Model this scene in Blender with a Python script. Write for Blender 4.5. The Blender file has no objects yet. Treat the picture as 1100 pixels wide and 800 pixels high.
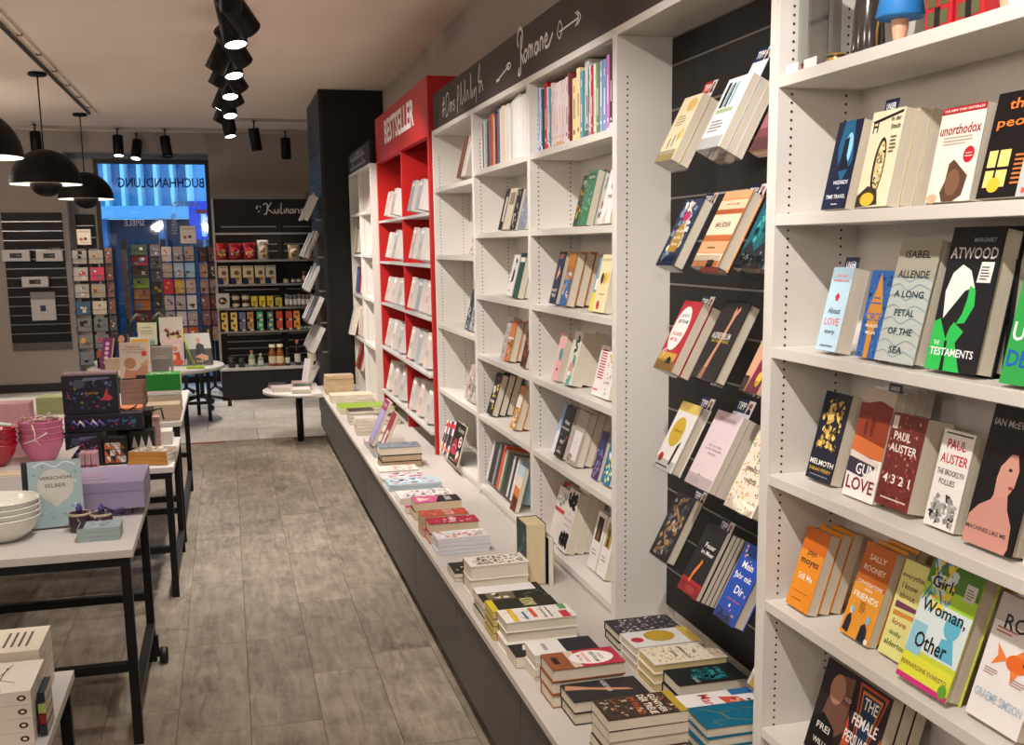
import bpy, math, random
from mathutils import Matrix, Vector
random.seed(7)
C = bpy.context.scene
COL = C.collection
R = math.radians
PI = math.pi

# ---------------------------------------------------------------- camera
cam_d = bpy.data.cameras.new('camera')
cam = bpy.data.objects.new('camera', cam_d)
COL.objects.link(cam)
rx, ry, rz = Vector((0.964, -0.055, 0.262)), Vector((-0.267, -0.157, 0.951)), Vector((-0.011, -0.986, -0.166))
# columns: picture right, picture up, backwards, written in world axes
right = Vector((rx[0], ry[0], rz[0])); up = Vector((-rx[1], -ry[1], -rz[1])); back = Vector((-rx[2], -ry[2], -rz[2]))
back.normalize(); right = (right - back * right.dot(back)).normalized(); up = back.cross(right)
M = Matrix((right, up, back)).transposed().to_4x4()
M.translation = (0, 0, 1.7)
cam.matrix_world = M
cam_d.sensor_width = 36
cam_d.lens = 1150 / 1100 * 36
cam_d.shift_x = -15 / 1100
cam_d.shift_y = 57 / 1100
cam_d.clip_start = 0.05
C.camera = cam

# ---------------------------------------------------------------- dusk outside
w = bpy.data.worlds.new('dusk'); C.world = w; w.use_nodes = True
bg = w.node_tree.nodes['Background']
bg.inputs['Color'].default_value = (0.24, 0.60, 0.92, 1)
bg.inputs['Strength'].default_value = 2.9
C.view_settings.view_transform = 'Standard'
C.view_settings.look = 'None'
C.view_settings.gamma = 1
C.view_settings.use_curve_mapping = False
C.view_settings.exposure = 0.22

LAMP_W = 95.0       # one shop spot
PEND_W = 30.0

# ---------------------------------------------------------------- colour and material helpers
def lin(c):
    return tuple((v / 255 / 12.92) if v <= 10 else ((v / 255 + 0.055) / 1.055) ** 2.4 for v in c)
def hexc(h):
    h = h.lstrip('#')
    if len(h) == 3: h = ''.join(c * 2 for c in h)
    return tuple(int(h[i:i + 2], 16) for i in (0, 2, 4))
MATS = {}
def mat(h, rough=0.55, spec=0.4, metal=0, scale=40, var=0.06, bump=0.0, coat=0, stretch=None, trans=0, emit=0):
    key = (h, rough, spec, metal, scale, var, bump, coat, stretch, trans, emit)
    if key in MATS: return MATS[key]
    m = bpy.data.materials.new('surface'); m.use_nodes = True
    nt = m.node_tree; b = nt.nodes['Principled BSDF']
    c = lin(hexc(h))
    if emit:
        b.inputs['Emission Color'].default_value = (*c, 1); b.inputs['Emission Strength'].default_value = emit
    b.inputs['Base Color'].default_value = (*c, 1)
    b.inputs['Roughness'].default_value = rough
    b.inputs['Specular IOR Level'].default_value = spec
    b.inputs['Metallic'].default_value = metal
    b.inputs['Transmission Weight'].default_value = trans
    if coat: b.inputs['Coat Weight'].default_value = coat; b.inputs['Coat Roughness'].default_value = 0.15
    if var or bump:
        tc = nt.nodes.new('ShaderNodeTexCoord'); n = nt.nodes.new('ShaderNodeTexNoise')
        n.inputs['Scale'].default_value = scale; n.inputs['Detail'].default_value = 3
        src = tc.outputs['Object']
        if stretch:
            mp = nt.nodes.new('ShaderNodeMapping'); mp.inputs['Scale'].default_value = stretch
            nt.links.new(src, mp.inputs[0]); src = mp.outputs[0]
        nt.links.new(src, n.inputs['Vector'])
        if var:
            mx = nt.nodes.new('ShaderNodeMix'); mx.data_type = 'RGBA'
            mx.inputs[6].default_value = (*[v * (1 - var * 2) for v in c], 1)
            mx.inputs[7].default_value = (*[min(1, v * (1 + var * 2)) for v in c], 1)
            nt.links.new(n.outputs['Fac'], mx.inputs[0]); nt.links.new(mx.outputs[2], b.inputs['Base Color'])
        if bump:
            bp = nt.nodes.new('ShaderNodeBump'); bp.inputs['Strength'].default_value = bump; bp.inputs['Distance'].default_value = 0.002
            nt.links.new(n.outputs['Fac'], bp.inputs['Height']); nt.links.new(bp.outputs[0], b.inputs['Normal'])
    MATS[key] = m
    return m
def flat(h): return mat(h, 0.5, 0.22, 0, 40, 0.0)
def glass_mat(tint='#ffffff', gloss=0.12, name='g'):
    key = ('glass', tint, gloss)
    if key in MATS: return MATS[key]
    m = bpy.data.materials.new('clear'); m.use_nodes = True; nt = m.node_tree; nt.nodes.clear()
    o = nt.nodes.new('ShaderNodeOutputMaterial'); t = nt.nodes.new('ShaderNodeBsdfTransparent'); g = nt.nodes.new('ShaderNodeBsdfGlossy')
    mx = nt.nodes.new('ShaderNodeMixShader'); f = nt.nodes.new('ShaderNodeLayerWeight'); f.inputs[0].default_value = .5
    pw = nt.nodes.new('ShaderNodeMath'); pw.operation = 'POWER'; pw.inputs[1].default_value = 4
    ad = nt.nodes.new('ShaderNodeMath'); ad.operation = 'MULTIPLY_ADD'; ad.inputs[1].default_value = .6; ad.inputs[2].default_value = .025 + gloss * 0.3
    t.inputs[0].default_value = (*lin(hexc(tint)), 1); g.inputs['Roughness'].default_value = 0.03
    nt.links.new(f.outputs['Facing'], pw.inputs[0]); nt.links.new(pw.outputs[0], ad.inputs[0]); nt.links.new(ad.outputs[0], mx.inputs[0])
    nt.links.new(t.outputs[0], mx.inputs[1]); nt.links.new(g.outputs[0], mx.inputs[2]); nt.links.new(mx.outputs[0], o.inputs[0])
    MATS[key] = m; return m
def page_mat(h='#cfc5b3'):
    return mat(h, 0.8, 0.1, 0, 6, 0.14, 0.3, 0, (2, 260, 2))
WHITE = mat('#d2cdc6', 0.42, 0.4, 0, 3, 0.015)
BLACKM = mat('#171515', 0.4, 0.4, 0, 30, 0.05)
SLAT = mat('#141111', 0.5, 0.25, 0, 12, 0.1)
ALU = mat('#8d8a88', 0.3, 0.6, 0.8, 20, 0.04)
RED = mat('#b31c1b', 0.4, 0.4, 0, 4, 0.03)
STEEL = mat('#c9c8c5', 0.35, 0.5, 0.2, 10, 0.02)
CLEAR = glass_mat('#f4f5f5', 0.02)

# ---------------------------------------------------------------- mesh builder
class MB:
    def __init__(s): s.v = []; s.f = []; s.m = []; s.slots = []; s.sm = []
    def slot(s, m):
        if m not in s.slots: s.slots.append(m)
        return s.slots.index(m)
    def add(s, vs, fs, m, smooth=False):
        o = len(s.v); s.v += [tuple(v) for v in vs]; k = s.slot(m)
        for f in fs: s.f.append([o + i for i in f]); s.m.append(k); s.sm.append(smooth)
        return s
    def box(s, x0, y0, z0, x1, y1, z1, m, T=None):
        vs = [(x, y, z) for z in (z0, z1) for y in (y0, y1) for x in (x0, x1)]
        if T: vs = [T @ Vector(v) for v in vs]
        return s.add(vs, [(0, 2, 3, 1), (4, 5, 7, 6), (0, 1, 5, 4), (2, 6, 7, 3), (0, 4, 6, 2), (1, 3, 7, 5)], m)
    def lathe(s, prof, m, n=20, cx=0, cy=0, cz=0, T=None, smooth=True, a0=0, a1=2 * PI):
        full = abs(a1 - a0 - 2 * PI) < 1e-6
        k = n if full else n + 1
        vs = [];
        for (r, z) in prof:
            for i in range(k):
                a = a0 + (a1 - a0) * i / n
                v = Vector((cx + r * math.cos(a), cy + r * math.sin(a), cz + z))
                vs.append(T @ v if T else v)
        fs = []
        for j in range(len(prof) - 1):
            for i in range(n):
                i2 = (i + 1) % k
                fs.append((j * k + i, j * k + i2, (j + 1) * k + i2, (j + 1) * k + i))
        return s.add(vs, fs, m, smooth)
    def tube(s, pts, r, m, n=6, close=False):
        pts = [Vector(p) for p in pts]; vs = []; fs = []
        for i, p in enumerate(pts):
            a = pts[max(0, i - 1)]; b = pts[min(len(pts) - 1, i + 1)]
            d = (b - a)
            if d.length < 1e-9: d = Vector((0, 0, 1))
            d.normalize(); q = Vector((0, 0, 1)) if abs(d.z) < 0.9 else Vector((1, 0, 0))
            e = d.cross(q).normalized(); g = d.cross(e)
            for k in range(n):
                t = 2 * PI * k / n; vs.append(p + e * (r * math.cos(t)) + g * (r * math.sin(t)))
        for i in range(len(pts) - 1):
            for k in range(n): fs.append((i * n + k, i * n + (k + 1) % n, (i + 1) * n + (k + 1) % n, (i + 1) * n + k))
        fs.append(tuple(range(n))[::-1]); fs.append(tuple(range((len(pts) - 1) * n, len(pts) * n)))
        return s.add(vs, fs, m, True)
    def mesh(s, name='mesh'):
        me = bpy.data.meshes.new(name); me.from_pydata(s.v, [], s.f)
        for m in s.slots: me.materials.append(m)
        me.polygons.foreach_set('material_index', s.m); me.polygons.foreach_set('use_smooth', s.sm)
        me.update(); return me

def link(name, data, parent=None):
    o = bpy.data.objects.new(name, data); COL.objects.link(o)
    if parent: o.parent = parent
    return o
def obj(name, mb, parent=None, bevel=0):
    o = link(name, mb.mesh(name) if isinstance(mb, MB) else mb, parent)
    if bevel:
        b = o.modifiers.new('bevel', 'BEVEL'); b.width = bevel; b.segments = 2; b.limit_method = 'ANGLE'
    return o
def tag(o, label, cat, group=None, kind=None):
    o['label'] = label; o['category'] = cat
    if group: o['group'] = group
    if kind: o['kind'] = kind
    return o
def thing(name, label, cat, loc=(0, 0, 0), rot=(0, 0, 0), group=None):
    o = bpy.data.objects.new(name, None); COL.objects.link(o); o.empty_display_size = 0.05
    o.location = loc; o.rotation_euler = rot
    return tag(o, label, cat, group)
def struct(name, mb, label=None, parent=None):
    o = obj(name, mb, parent)
    if not parent:
        o['kind'] = 'structure'
        if label: o['label'] = label; o['category'] = name.split('_')[0]
    return o
def bx(name, a, b, m, parent=None, bevel=0):
    ox, oy, oz = [(a[i] + b[i]) / 2 for i in range(3)]
    q = MB().box(a[0] - ox, a[1] - oy, a[2] - oz, b[0] - ox, b[1] - oy, b[2] - oz, m)
    o = obj(name, q, parent, bevel); o.location = (ox, oy, oz); return o

# ---------------------------------------------------------------- lettering
TCACHE = {}
def text_geo(s):
    if s in TCACHE: return TCACHE[s]
    cu = bpy.data.curves.new('t', 'FONT'); cu.body = s; cu.resolution_u = 2; cu.size = 1; cu.space_line = 0.85; cu.align_x = 'CENTER'; cu.offset = .03 if s == 'BESTSELLER' else .014
    o = bpy.data.objects.new('t', cu); COL.objects.link(o)
    bpy.context.view_layer.update()
    me = bpy.data.meshes.new_from_object(o.evaluated_get(bpy.context.evaluated_depsgraph_get()))
    vs = [tuple(v.co) for v in me.vertices]; fs = [tuple(p.vertices) for p in me.polygons]
    x0 = min(v[0] for v in vs); x1 = max(v[0] for v in vs); y0 = min(v[1] for v in vs); y1 = max(v[1] for v in vs)
    vs = [((v[0] - x0) / (x1 - x0) - .5, (v[1] - y0) / (y1 - y0) - .5) for v in vs]
    bpy.data.objects.remove(o); bpy.data.curves.remove(cu); bpy.data.meshes.remove(me)
    TCACHE[s] = (vs, fs); return TCACHE[s]
def ribbon(pts, wd):
    """a hand-drawn stroke as a flat ribbon"""
    vs = []; fs = []
    P = [Vector((p[0], p[1])) for p in pts]
    for i, p in enumerate(P):
        d = P[min(len(P) - 1, i + 1)] - P[max(0, i - 1)]
        if d.length < 1e-9: d = Vector((1, 0))
        d.normalize(); n = Vector((-d.y, d.x)) * wd / 2
        vs += [p + n, p - n]
    for i in range(len(P) - 1): fs.append((2 * i, 2 * i + 1, 2 * i + 3, 2 * i + 2))
    return vs, fs
def smooth_line(pts, k=5):
    out = []
    for i in range(len(pts) - 1):
        p0 = pts[max(0, i - 1)]; p1 = pts[i]; p2 = pts[i + 1]; p3 = pts[min(len(pts) - 1, i + 2)]
        for j in range(k):
            t = j / k
            out.append(tuple(.5 * (2 * p1[a] + (p2[a] - p0[a]) * t + (2 * p0[a] - 5 * p1[a] + 4 * p2[a] - p3[a]) * t * t + (3 * p1[a] - p0[a] - 3 * p2[a] + p3[a]) * t ** 3) for a in (0, 1)))
    return out + [pts[-1]]

# art on covers: (u,v) from the lower left corner of the printed face, 0..1
def print_mesh(art, W, H, lift=0.0004, seed=0):
    rnd = random.Random(seed); q = MB(); d = [lift]
    def put(vs, fs, h):
        d[0] += 0.00006
        q.add([(x * W, -d[0], y * H) for x, y in vs], fs, flat(h))
    for a in art:
        k = a[0]
        if k == 'r': put([(a[1], a[2]), (a[3], a[2]), (a[3], a[4]), (a[1], a[4])], [(0, 1, 2, 3)], a[5])
        elif k == 'e':
            n = 20; put([(a[1] + a[3] * math.cos(2 * PI * i / n), a[2] + a[4] * math.sin(2 * PI * i / n)) for i in range(n)], [tuple(range(n))], a[5])
        elif k == 'p': put(a[1], [tuple(range(len(a[1])))], a[2])
        elif k == 'l':
            vs, fs = ribbon(smooth_line(a[1], 4), a[2]); put(vs, fs, a[3])
        elif k == 't':   # text, cu, cv, width u, height v, colour
            vs, fs = text_geo(a[1]); put([(a[2] + x * a[4], a[3] + y * a[5]) for x, y in vs], fs, a[6])
        elif k == 'n':   # n blobs in a window
            _, n, size, cols, u0, v0, u1, v1 = a
            asp = W / H
            for c_ in cols:
                vs = []; fs = []
                for i in range(n // len(cols)):
                    cu = rnd.uniform(u0 + size, u1 - size); cv = rnd.uniform(v0 + size * asp, v1 - size * asp); b = len(vs); kk = rnd.choice((3, 4, 5, 6)); ph = rnd.random() * 6
                    for j in range(kk):
                        rr = size * rnd.uniform(.4, 1); vs.append((cu + rr * math.cos(ph + 2 * PI * j / kk), cv + rr * asp * math.sin(ph + 2 * PI * j / kk)))
                    fs.append(tuple(range(b, b + kk)))
                put(vs, fs, c_)
    return q.mesh('cover_print')
WORDS = ['DAS LICHT', 'NACHT', 'DER WEG', 'STILLE', 'SOMMER', 'WINTER', 'MEER', 'DIE STADT', 'ROMAN', 'HAUS', 'GARTEN', 'FLUSS', 'ZEIT', 'BERGE', 'REISE']
def auto_art(seed, base=None):
    r = random.Random(seed); ink = r.choice(['#f0ece2', '#1b1a1a', '#d8b13a', '#b8252b', '#e9e4da']); a = []
    k = r.randrange(5); c1 = r.choice(['#7a2f2a', '#2d4a66', '#c9a24a', '#5a7a52', '#d8d2c4', '#93564a', '#3b3333', '#b86a3a', '#7d9aa8'])
    if k == 0: a += [('r', .06, .1, .94, .55, c1)]
    elif k == 1: a += [('e', .5, .4, .32, .22, c1)]
    elif k == 2: a += [('n', 26, .1, [c1, ink], .05, .05, .95, .6)]
    elif k == 3: a += [('p', [(0.02, .02), (.98, .02), (.98, .35), (.5, .55), (.02, .3)], c1)]
    else: a += [('r', 0.02, .0, .98, .28, c1), ('e', .6, .45, .2, .12, ink)]
    a += [('t', r.choice(WORDS), .5, .82, .74, .07, ink), ('t', r.choice(WORDS), .5, .7, .45, .035, ink)]
    return a

# ---------------------------------------------------------------- books
BM = {}
def book_meshes(w, h, t, cover, spine, pages, hard):
    key = (round(w, 3), round(h, 3), round(t, 4), cover, spine, pages, hard)
    if key in BM: return BM[key]
    c = 0.0022 if hard else 0.0009
    q = MB(); cm = mat(cover, 0.48, 0.22, 0, 30, 0.03); sm = mat(spine, 0.48, 0.22, 0, 30, 0.03)
    q.box(0, 0, 0, w, c, h, cm); q.box(0, t - c, 0, w, t, h, cm); q.box(0, c, 0, c, t - c, h, sm)
    r = 0.003 if hard else 0.0004
    p = MB().box(c, c, r, w - (0.003 if hard else 0.0006), t - c, h - r, page_mat(pages))
    BM[key] = (q.mesh('cover'), p.mesh('page_block')); return BM[key]
FAR = MB()
def far_book(T, w, h, t, cover, pages):
    cm, pm = mat(cover, 0.38, 0.45, 0, 30, 0.03), page_mat(pages)
    for a, m in (((0, 0, 0, w, .0012, h), cm), ((0, t - .0012, 0, w, t, h), cm), ((0, .0012, 0, .0012, t - .0012, h), cm), ((.0012, .0012, .001, w - .001, t - .0012, h - .001), pm)):
        FAR.box(*a, m, T)
FARMODE = [False]
def book(label, T, w, h, t, cover='#cccccc', spine=None, pages='#cfc5b3', hard=False, art=None, spine_art=None, group=None, cat='book', small=False):
    """T: matrix from book axes (x right on the front cover, y into the book, z up) to the world"""
    if FARMODE[0]: far_book(T, w, h, t, cover, pages); return None
    e = thing('book', label, cat, group=group); e.matrix_world = T
    cm, pm = book_meshes(w, h, t, cover, spine or cover, pages, hard)
    link('cover', cm, e); link('page_block', pm, e)
    if art is not None:
        link('cover_print', art if isinstance(art, bpy.types.Mesh) else print_mesh(art, w, h), e)
    if spine_art is not None:
        o = link('spine_print', spine_art, e); o.matrix_local = Matrix.Rotation(-PI / 2, 4, 'Z') @ Matrix.Translation((-t, 0, 0))
    return e
def basis(x, y, z, o):
    m = Matrix((Vector(x), Vector(y), Vector(z))).transposed().to_4x4(); m.translation = o; return m
def T_face(x, y, z, lean, t, yaw=0):
    """cover towards -x, lower left front corner at (x,y), standing on z, leaning back"""
    s, c = math.sin(lean), math.cos(lean)
    m = basis((0, -1, 0), (c, 0, -s), (s, 0, c), (0, 0, t * s + 0.0008))
    return Matrix.Translation((x, y, z)) @ Matrix.Rotation(yaw, 4, 'Z') @ m
def T_flat(x, y, z, dyaw=0):
    """lying, cover up, near left corner at (x,y), far side is the spine; z is the top"""
    return Matrix.Translation((x, y, z)) @ Matrix.Rotation(dyaw, 4, 'Z')
ORD = ['topmost', 'second', 'third', 'fourth', 'fifth', 'sixth', 'seventh', 'eighth']
FR = ['front', 'second', 'third', 'fourth', 'fifth', 'sixth', 'seventh']
def pile(desc, x, y, z, n, L, D, t, cover, art=None, where='on the white ledge', pages='#cfc5b3', hard=False, jit=0.004, spine=None, yaw=0, grp=None, sub=None):
    """n books lying one on another; the cover's foot is the left (x) end, spine away from the camera"""
    r = random.Random(int(x * 1000 + y * 7919)); gr = 'pile of %s books' % desc if n > 1 else None
    am = print_mesh(art, D, L, seed=n) if art else None
    for i in range(n):
        k = n - 1 - i
        zz = z + 0.0004 + (i + 1) * (t + 0.0006)
        dx, dy = (r.uniform(-jit, jit), r.uniform(-jit, jit)) if i < n - 1 else (0, 0)
        # cover up: z(book) -> +x, x(book) -> -y, y(book) -> -z ; origin = spine side foot corner
        T = Matrix.Translation((x + dx, y + dy, zz)) @ Matrix.Rotation(yaw + r.uniform(-.015, .015), 4, 'Z') @ basis((0, -1, 0), (0, 0, -1), (1, 0, 0), (0, D, 0))
        if len((desc + ' ' + where).split()) > 8: where = 'on the ledge'
        if n == 1: lab = '%s book lying flat %s' % (desc, where)
        elif k == 0: lab = 'topmost %s book of its pile %s' % (desc, where)
        else: lab = '%s %s book from the top of pile %s' % (ORD[k], desc, where)
        book(lab, T, D, L, t, cover, spine, pages, hard, am if k == 0 else None, group=gr)
LIMX = [1.400]
def facing(desc, x, y, z, W, H, t, n, cover, art, where, lean=R(16), pages='#cfc5b3', hard=False, spine=None, gap=0.002, yaw=0):
    am = print_mesh(art, W, H, seed=int(y * 100)) if art else None
    dx = (t + 0.0006) / math.cos(lean) + gap
    lim = LIMX[0] - H * math.sin(lean) - .003
    if where != 'in the nearest bookcase' and 'stand' not in where: 
        tt = min(t * n, max(.012, (lim - x) * math.cos(lean))); n = 1 if tt < .055 else 2 if tt < .1 else 3
        if where in ('in the unit',): n = 1
        t = tt / n - (.0012 if n > 1 else 0); dx = (t + .0006) / math.cos(lean)
    while n > 1 and x + n * dx > lim: n -= 1
    if n == 1 and x + t / math.cos(lean) > lim: t = max(.01, (lim - x) * math.cos(lean))
    for i in range(n):
        T = T_face(x + i * dx, y, z, lean, t, yaw)
        lab = ('%s book, %s' % (desc, where)) if n == 1 else ('%s book, %s copy, %s' % (desc, FR[i], where))
        book(lab, T, W, H, t, cover, spine, pages, hard, am if i == 0 else None, group=('%s copies' % desc) if n > 1 else None)
def sprint(seed, t, h, ink):
    r = random.Random(seed); a = []
    v0 = r.uniform(.25, .4); v1 = v0 + r.uniform(.25, .4)
    a.append(('r', .38, v0, .62, v1, ink))
    if r.random() < .5: a.append(('r', .42, .78, .6, .88, ink))
    if r.random() < .5: a.append(('r', 0, .0, 1, r.uniform(.05, .12), ink))
    a.append(('e', .5, .16, .22, .22 * t / h, ink)); return print_mesh(a, t, h)
def spine_row(items, x, z, where, lean=0.0, depth=0.13, rowdesc='top shelf'):
    """items: (y_near, t, h, colour, ink, name); spines towards -x"""
    for i, (y, t, h, c_, ink, nm) in enumerate(items):
        s, co = math.sin(lean), math.cos(lean)
        T = Matrix.Translation((x, y, z + 0.0008)) @ basis((co, 0, -s), (0, 1, 0), (s, 0, co), (0, 0, depth * s))
        book('%s %s' % (nm, where), T, depth, h, t, c_, c_, hard=False, spine_art=sprint(i + int(y * 100), t, h, ink))

# ================================================================ THE ROOM
CEIL = 3.1
XW = 1.46            # right wall behind the bookcases
YW = 14.1            # far wall
def wood_mat(a, b, seed):
    m = bpy.data.materials.new('washed_wood'); m.use_nodes = True; nt = m.node_tree; bs = nt.nodes['Principled BSDF']
    tc = nt.nodes.new('ShaderNodeTexCoord'); oi = nt.nodes.new('ShaderNodeObjectInfo')
    sc = nt.nodes.new('ShaderNodeVectorMath'); sc.operation = 'SCALE'; sc.inputs['Scale'].default_value = 37
    cm = nt.nodes.new('ShaderNodeCombineXYZ'); nt.links.new(oi.outputs['Random'], cm.inputs[0]); nt.links.new(oi.outputs['Random'], cm.inputs[1])
    nt.links.new(cm.outputs[0], sc.inputs[0])
    ad = nt.nodes.new('ShaderNodeVectorMath'); nt.links.new(tc.outputs['Object'], ad.inputs[0]); nt.links.new(sc.outputs[0], ad.inputs[1])
    mp = nt.nodes.new('ShaderNodeMapping'); mp.inputs['Scale'].default_value = (16, 2.6, 1); nt.links.new(ad.outputs[0], mp.inputs[0])
    n1 = nt.nodes.new('ShaderNodeTexNoise'); n1.inputs['Scale'].default_value = 1.6; n1.inputs['Detail'].default_value = 9; n1.inputs['Roughness'].default_value = .62; n1.inputs['Distortion'].default_value = .8
    nt.links.new(mp.outputs[0], n1.inputs['Vector'])
    n2 = nt.nodes.new('ShaderNodeTexNoise'); n2.inputs['Scale'].default_value = 5.0; n2.inputs['Detail'].default_value = 8; n2.inputs['Roughness'].default_value = .7; nt.links.new(ad.outputs[0], n2.inputs['Vector'])
    r1 = nt.nodes.new('ShaderNodeValToRGB'); r1.color_ramp.elements[0].position = .34; r1.color_ramp.elements[1].position = .64
    r1.color_ramp.elements[0].color = (*lin(hexc(a)), 1); r1.color_ramp.elements[1].color = (*lin(hexc(b)), 1)
    mx = nt.nodes.new('ShaderNodeMix'); mx.inputs[0].default_value = .5; nt.links.new(n1.outputs[0], mx.inputs[2]); nt.links.new(n2.outputs[0], mx.inputs[3])
    nt.links.new(mx.outputs[0], r1.inputs[0])
    hs = nt.nodes.new('ShaderNodeHueSaturation'); ml = nt.nodes.new('ShaderNodeMapRange'); ml.inputs[3].default_value = .86; ml.inputs[4].default_value = 1.1
    nt.links.new(oi.outputs['Random'], ml.inputs[0]); nt.links.new(ml.outputs[0], hs.inputs['Value']); nt.links.new(r1.outputs[0], hs.inputs['Color'])
    nt.links.new(hs.outputs[0], bs.inputs['Base Color'])
    bs.inputs['Roughness'].default_value = .42; bs.inputs['Specular IOR Level'].default_value = .35
    bp = nt.nodes.new('ShaderNodeBump'); bp.inputs['Strength'].default_value = .25; bp.inputs['Distance'].default_value = .003
    nt.links.new(n1.outputs[0], bp.inputs['Height']); nt.links.new(bp.outputs[0], bs.inputs['Normal'])
    return m
WOOD = wood_mat('#5c534a', '#a19483', 1)
CONC = wood_mat('#aaa196', '#cfc8be', 2)
GROUT = mat('#4a423c', .8, .1)
WALLM = mat('#a39a92', .85, .15, 0, 60, .02, .1)
CEILM = mat('#ebddd0', .9, .1, 0, 2, .03)
DARKW = mat('#4b423e', .7, .2, 0, 5, .03)

fl = struct('floor', MB().box(-4.2, -2.5, -.2, XW + .1, 16.2, -.006, GROUT))
planks = {}
for i in range(-13, 4):
    x0 = -.258 + .2555 * i + .2555; x1 = x0 + .2535
    if x0 > .9: continue
    off = [4.655, 5.1, 4.35, 4.9, 5.3][i % 5] if i != -1 else 4.655
    y = off - .9 * 6
    while y < 9.79:
        y0 = max(y, -.6); y1 = min(y + .898, 9.79)
        if y1 - y0 > .05 and (y1 > 1.2):
            k = (round(y1 - y0, 3))
            if k not in planks: planks[k] = MB().box(-.12675, 0, -.006, .12675, k, 0, WOOD).mesh('plank')
            o = link('plank', planks[k], fl); o.location = (x0 + .12675, y0, 0)
        y += .9
tile = MB().box(0, 0, -.006, .895, .595, 0, CONC).mesh('tile')
for i in range(6):
    for j in range(8):
        o = link('tile', tile, fl); o.location = (-3.4 + .9 * i + (.45 if j % 2 else 0), 9.83 + .6 * j, -.0)
        if 9.83 + .6 * j > 14.3: o.location.z = -.001
tag(bx('floor_marking', (-.39, 9.76, .0005), (-.09, 9.80, .003), mat('#8e2433', .6), None), 'thin dark red strip on the floor where planks meet tiles', 'strip')

struct('ceiling', MB().box(-4.2, -2.5, CEIL, XW + .1, YW + .4, CEIL + .1, CEILM))
struct('wall_right', MB().box(XW, -2.5, 0, XW + .1, YW + .3, CEIL, WALLM))
struct('wall_left', MB().box(-4.3, -2.5, 0, -4.2, YW + .3, CEIL, WALLM))
struct('wall_near', MB().box(-4.2, -2.6, 0, XW + .1, -2.5, CEIL, WALLM))
q = MB().box(-4.2, YW, 0, -1.80, YW + .35, CEIL, WALLM)
q.box(-1.80, YW, 2.86, -.14, YW + .35, CEIL, WALLM)
q.box(-.14, YW, 0, XW, YW + .35, CEIL, WALLM)
struct('wall_far', q)
struct('trim_1', MB().box(.02, YW - .22, 2.28, 1.0, YW - .002, 2.40, WALLM))
struct('baseboard_far', MB().box(-4.15, YW - .025, 0, -1.82, YW - .001, .10, mat('#2a2726', .6)))
# shop window: frame, header, glass
wf = struct('window_1', MB().box(-1.80, YW + .30, 2.80, -.14, YW + .36, 2.86, mat('#6f7480', .5)))
FR_M = mat('#15171c', .4)
bx('window_frame', (-1.50, YW + .27, 0.0), (-1.45, YW + .33, 2.80), FR_M, wf)
bx('window_frame', (-.19, YW + .27, 0.0), (-.141, YW + .33, 2.80), FR_M, wf)
bx('window_frame', (-1.45, YW + .27, 2.745), (-.19, YW + .33, 2.80), FR_M, wf)
bx('window_frame', (-1.45, YW + .27, 0.0), (-.19, YW + .33, .08), FR_M, wf)
bx('pane', (-1.45, YW + .295, .08), (-.19, YW + .303, 2.745), glass_mat('#dfe9f5', .12), wf)
bx('side_panel', (-1.80, YW + .28, 0), (-1.50, YW + .33, 2.80), WALLM, wf)
def win_text(s, xc, z, wd, ht, h, rot=0):
    vs, fs = text_geo(s); q = MB()
    if rot: vs = [(y, -x) for x, y in vs]
    q.add([(xc - x * wd, 0, z + y * ht) for x, y in vs], fs, mat(h, .5, .2, 0, 10, 0))
    o = obj('window_lettering', q, wf); o.location.y = YW + .293; o['label'] = 'lettering %s on the glass, mirrored from inside' % s
win_text('BUCHHANDLUNG', -.72, 2.52, 1.02, .12, '#1b3a5c')
win_text('SPIELE', -1.07, 2.03, .24, .075, '#c8d2e2')
win_text('KARTEN', -.46, 2.26, .32, .07, '#b8c4d6')
win_text('WAREN', -.60, 2.02, .07, .26, '#aebcd0', 1)

# ---------------------------------------------------------------- the street outside (dusk)
GLASSB = mat('#8fb4cf', .25, .6, 0, 2, .12, 0, 0, (6, 6, .6))
st = struct('street', MB().box(-9, 16.3, -.35, 9, 40, -.3, mat('#5a6878', .7, .3, 0, 3, .1)))
st['label'] = 'blue-grey paved street beyond the shop window'; st['category'] = 'street'
fac = thing('glass_facade_building', 'pale blue building with tall glass fins across the street', 'building', (-3.55, 24, -.42))
a_ = R(-9)
def fbox(name, x0, y0, z0, x1, y1, z1, m, par=fac): return bx(name, (x0, y0, z0), (x1, y1, z1), m, par)
fac.rotation_euler = (0, 0, a_)
fbox('wall', -3, .3, 3.0, 3.05, 2.4, 9, mat('#8fb6d2', .4, .4, 0, 1.2, .1))
fbox('canopy', -3, -.15, 2.75, 3.06, .3, 3.0, mat('#9db8cc', .4))
fbox('ground_floor_wall', -3, .6, -.3, 3.05, 2.4, 2.75, mat('#1c2638', .5, .4, 0, 1, .2))
for i in range(5): fbox('shop_front_column', -2.4 + i * 1.15, .35, -.3, -2.28 + i * 1.15, .6, 2.75, mat('#5b7da0', .4))
finm = MB().box(-.035, -.1, 3.0, .035, .28, 9, mat('#e2eef4', .3)).mesh('facade_fin'); 
for i in range(19):
    o = link('facade_fin', finm, fac); o.location = (-2.9 + i * .325, 0, 0)
pm_ = MB().box(-.13, .24, 0, .13, .30, 1.1, mat('#3f6c96', .15, .7)).mesh('window')
for i in range(18):
    for j in range(3):
        if (i * 7 + j * 3) % 4 == 0: continue
        o = link('window', pm_, fac); o.location = (-2.74 + i * .325, 0, 3.5 + j * 1.7)
fb = thing('stone_building', 'blue-grey building with square windows at the window right side', 'building', (.35, 27.6, 0))
bx('wall', (-.35, 0, -.3), (4, 3, 9), mat('#7d8aa5', .7, .2, 0, 2, .06), fb)
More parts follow.
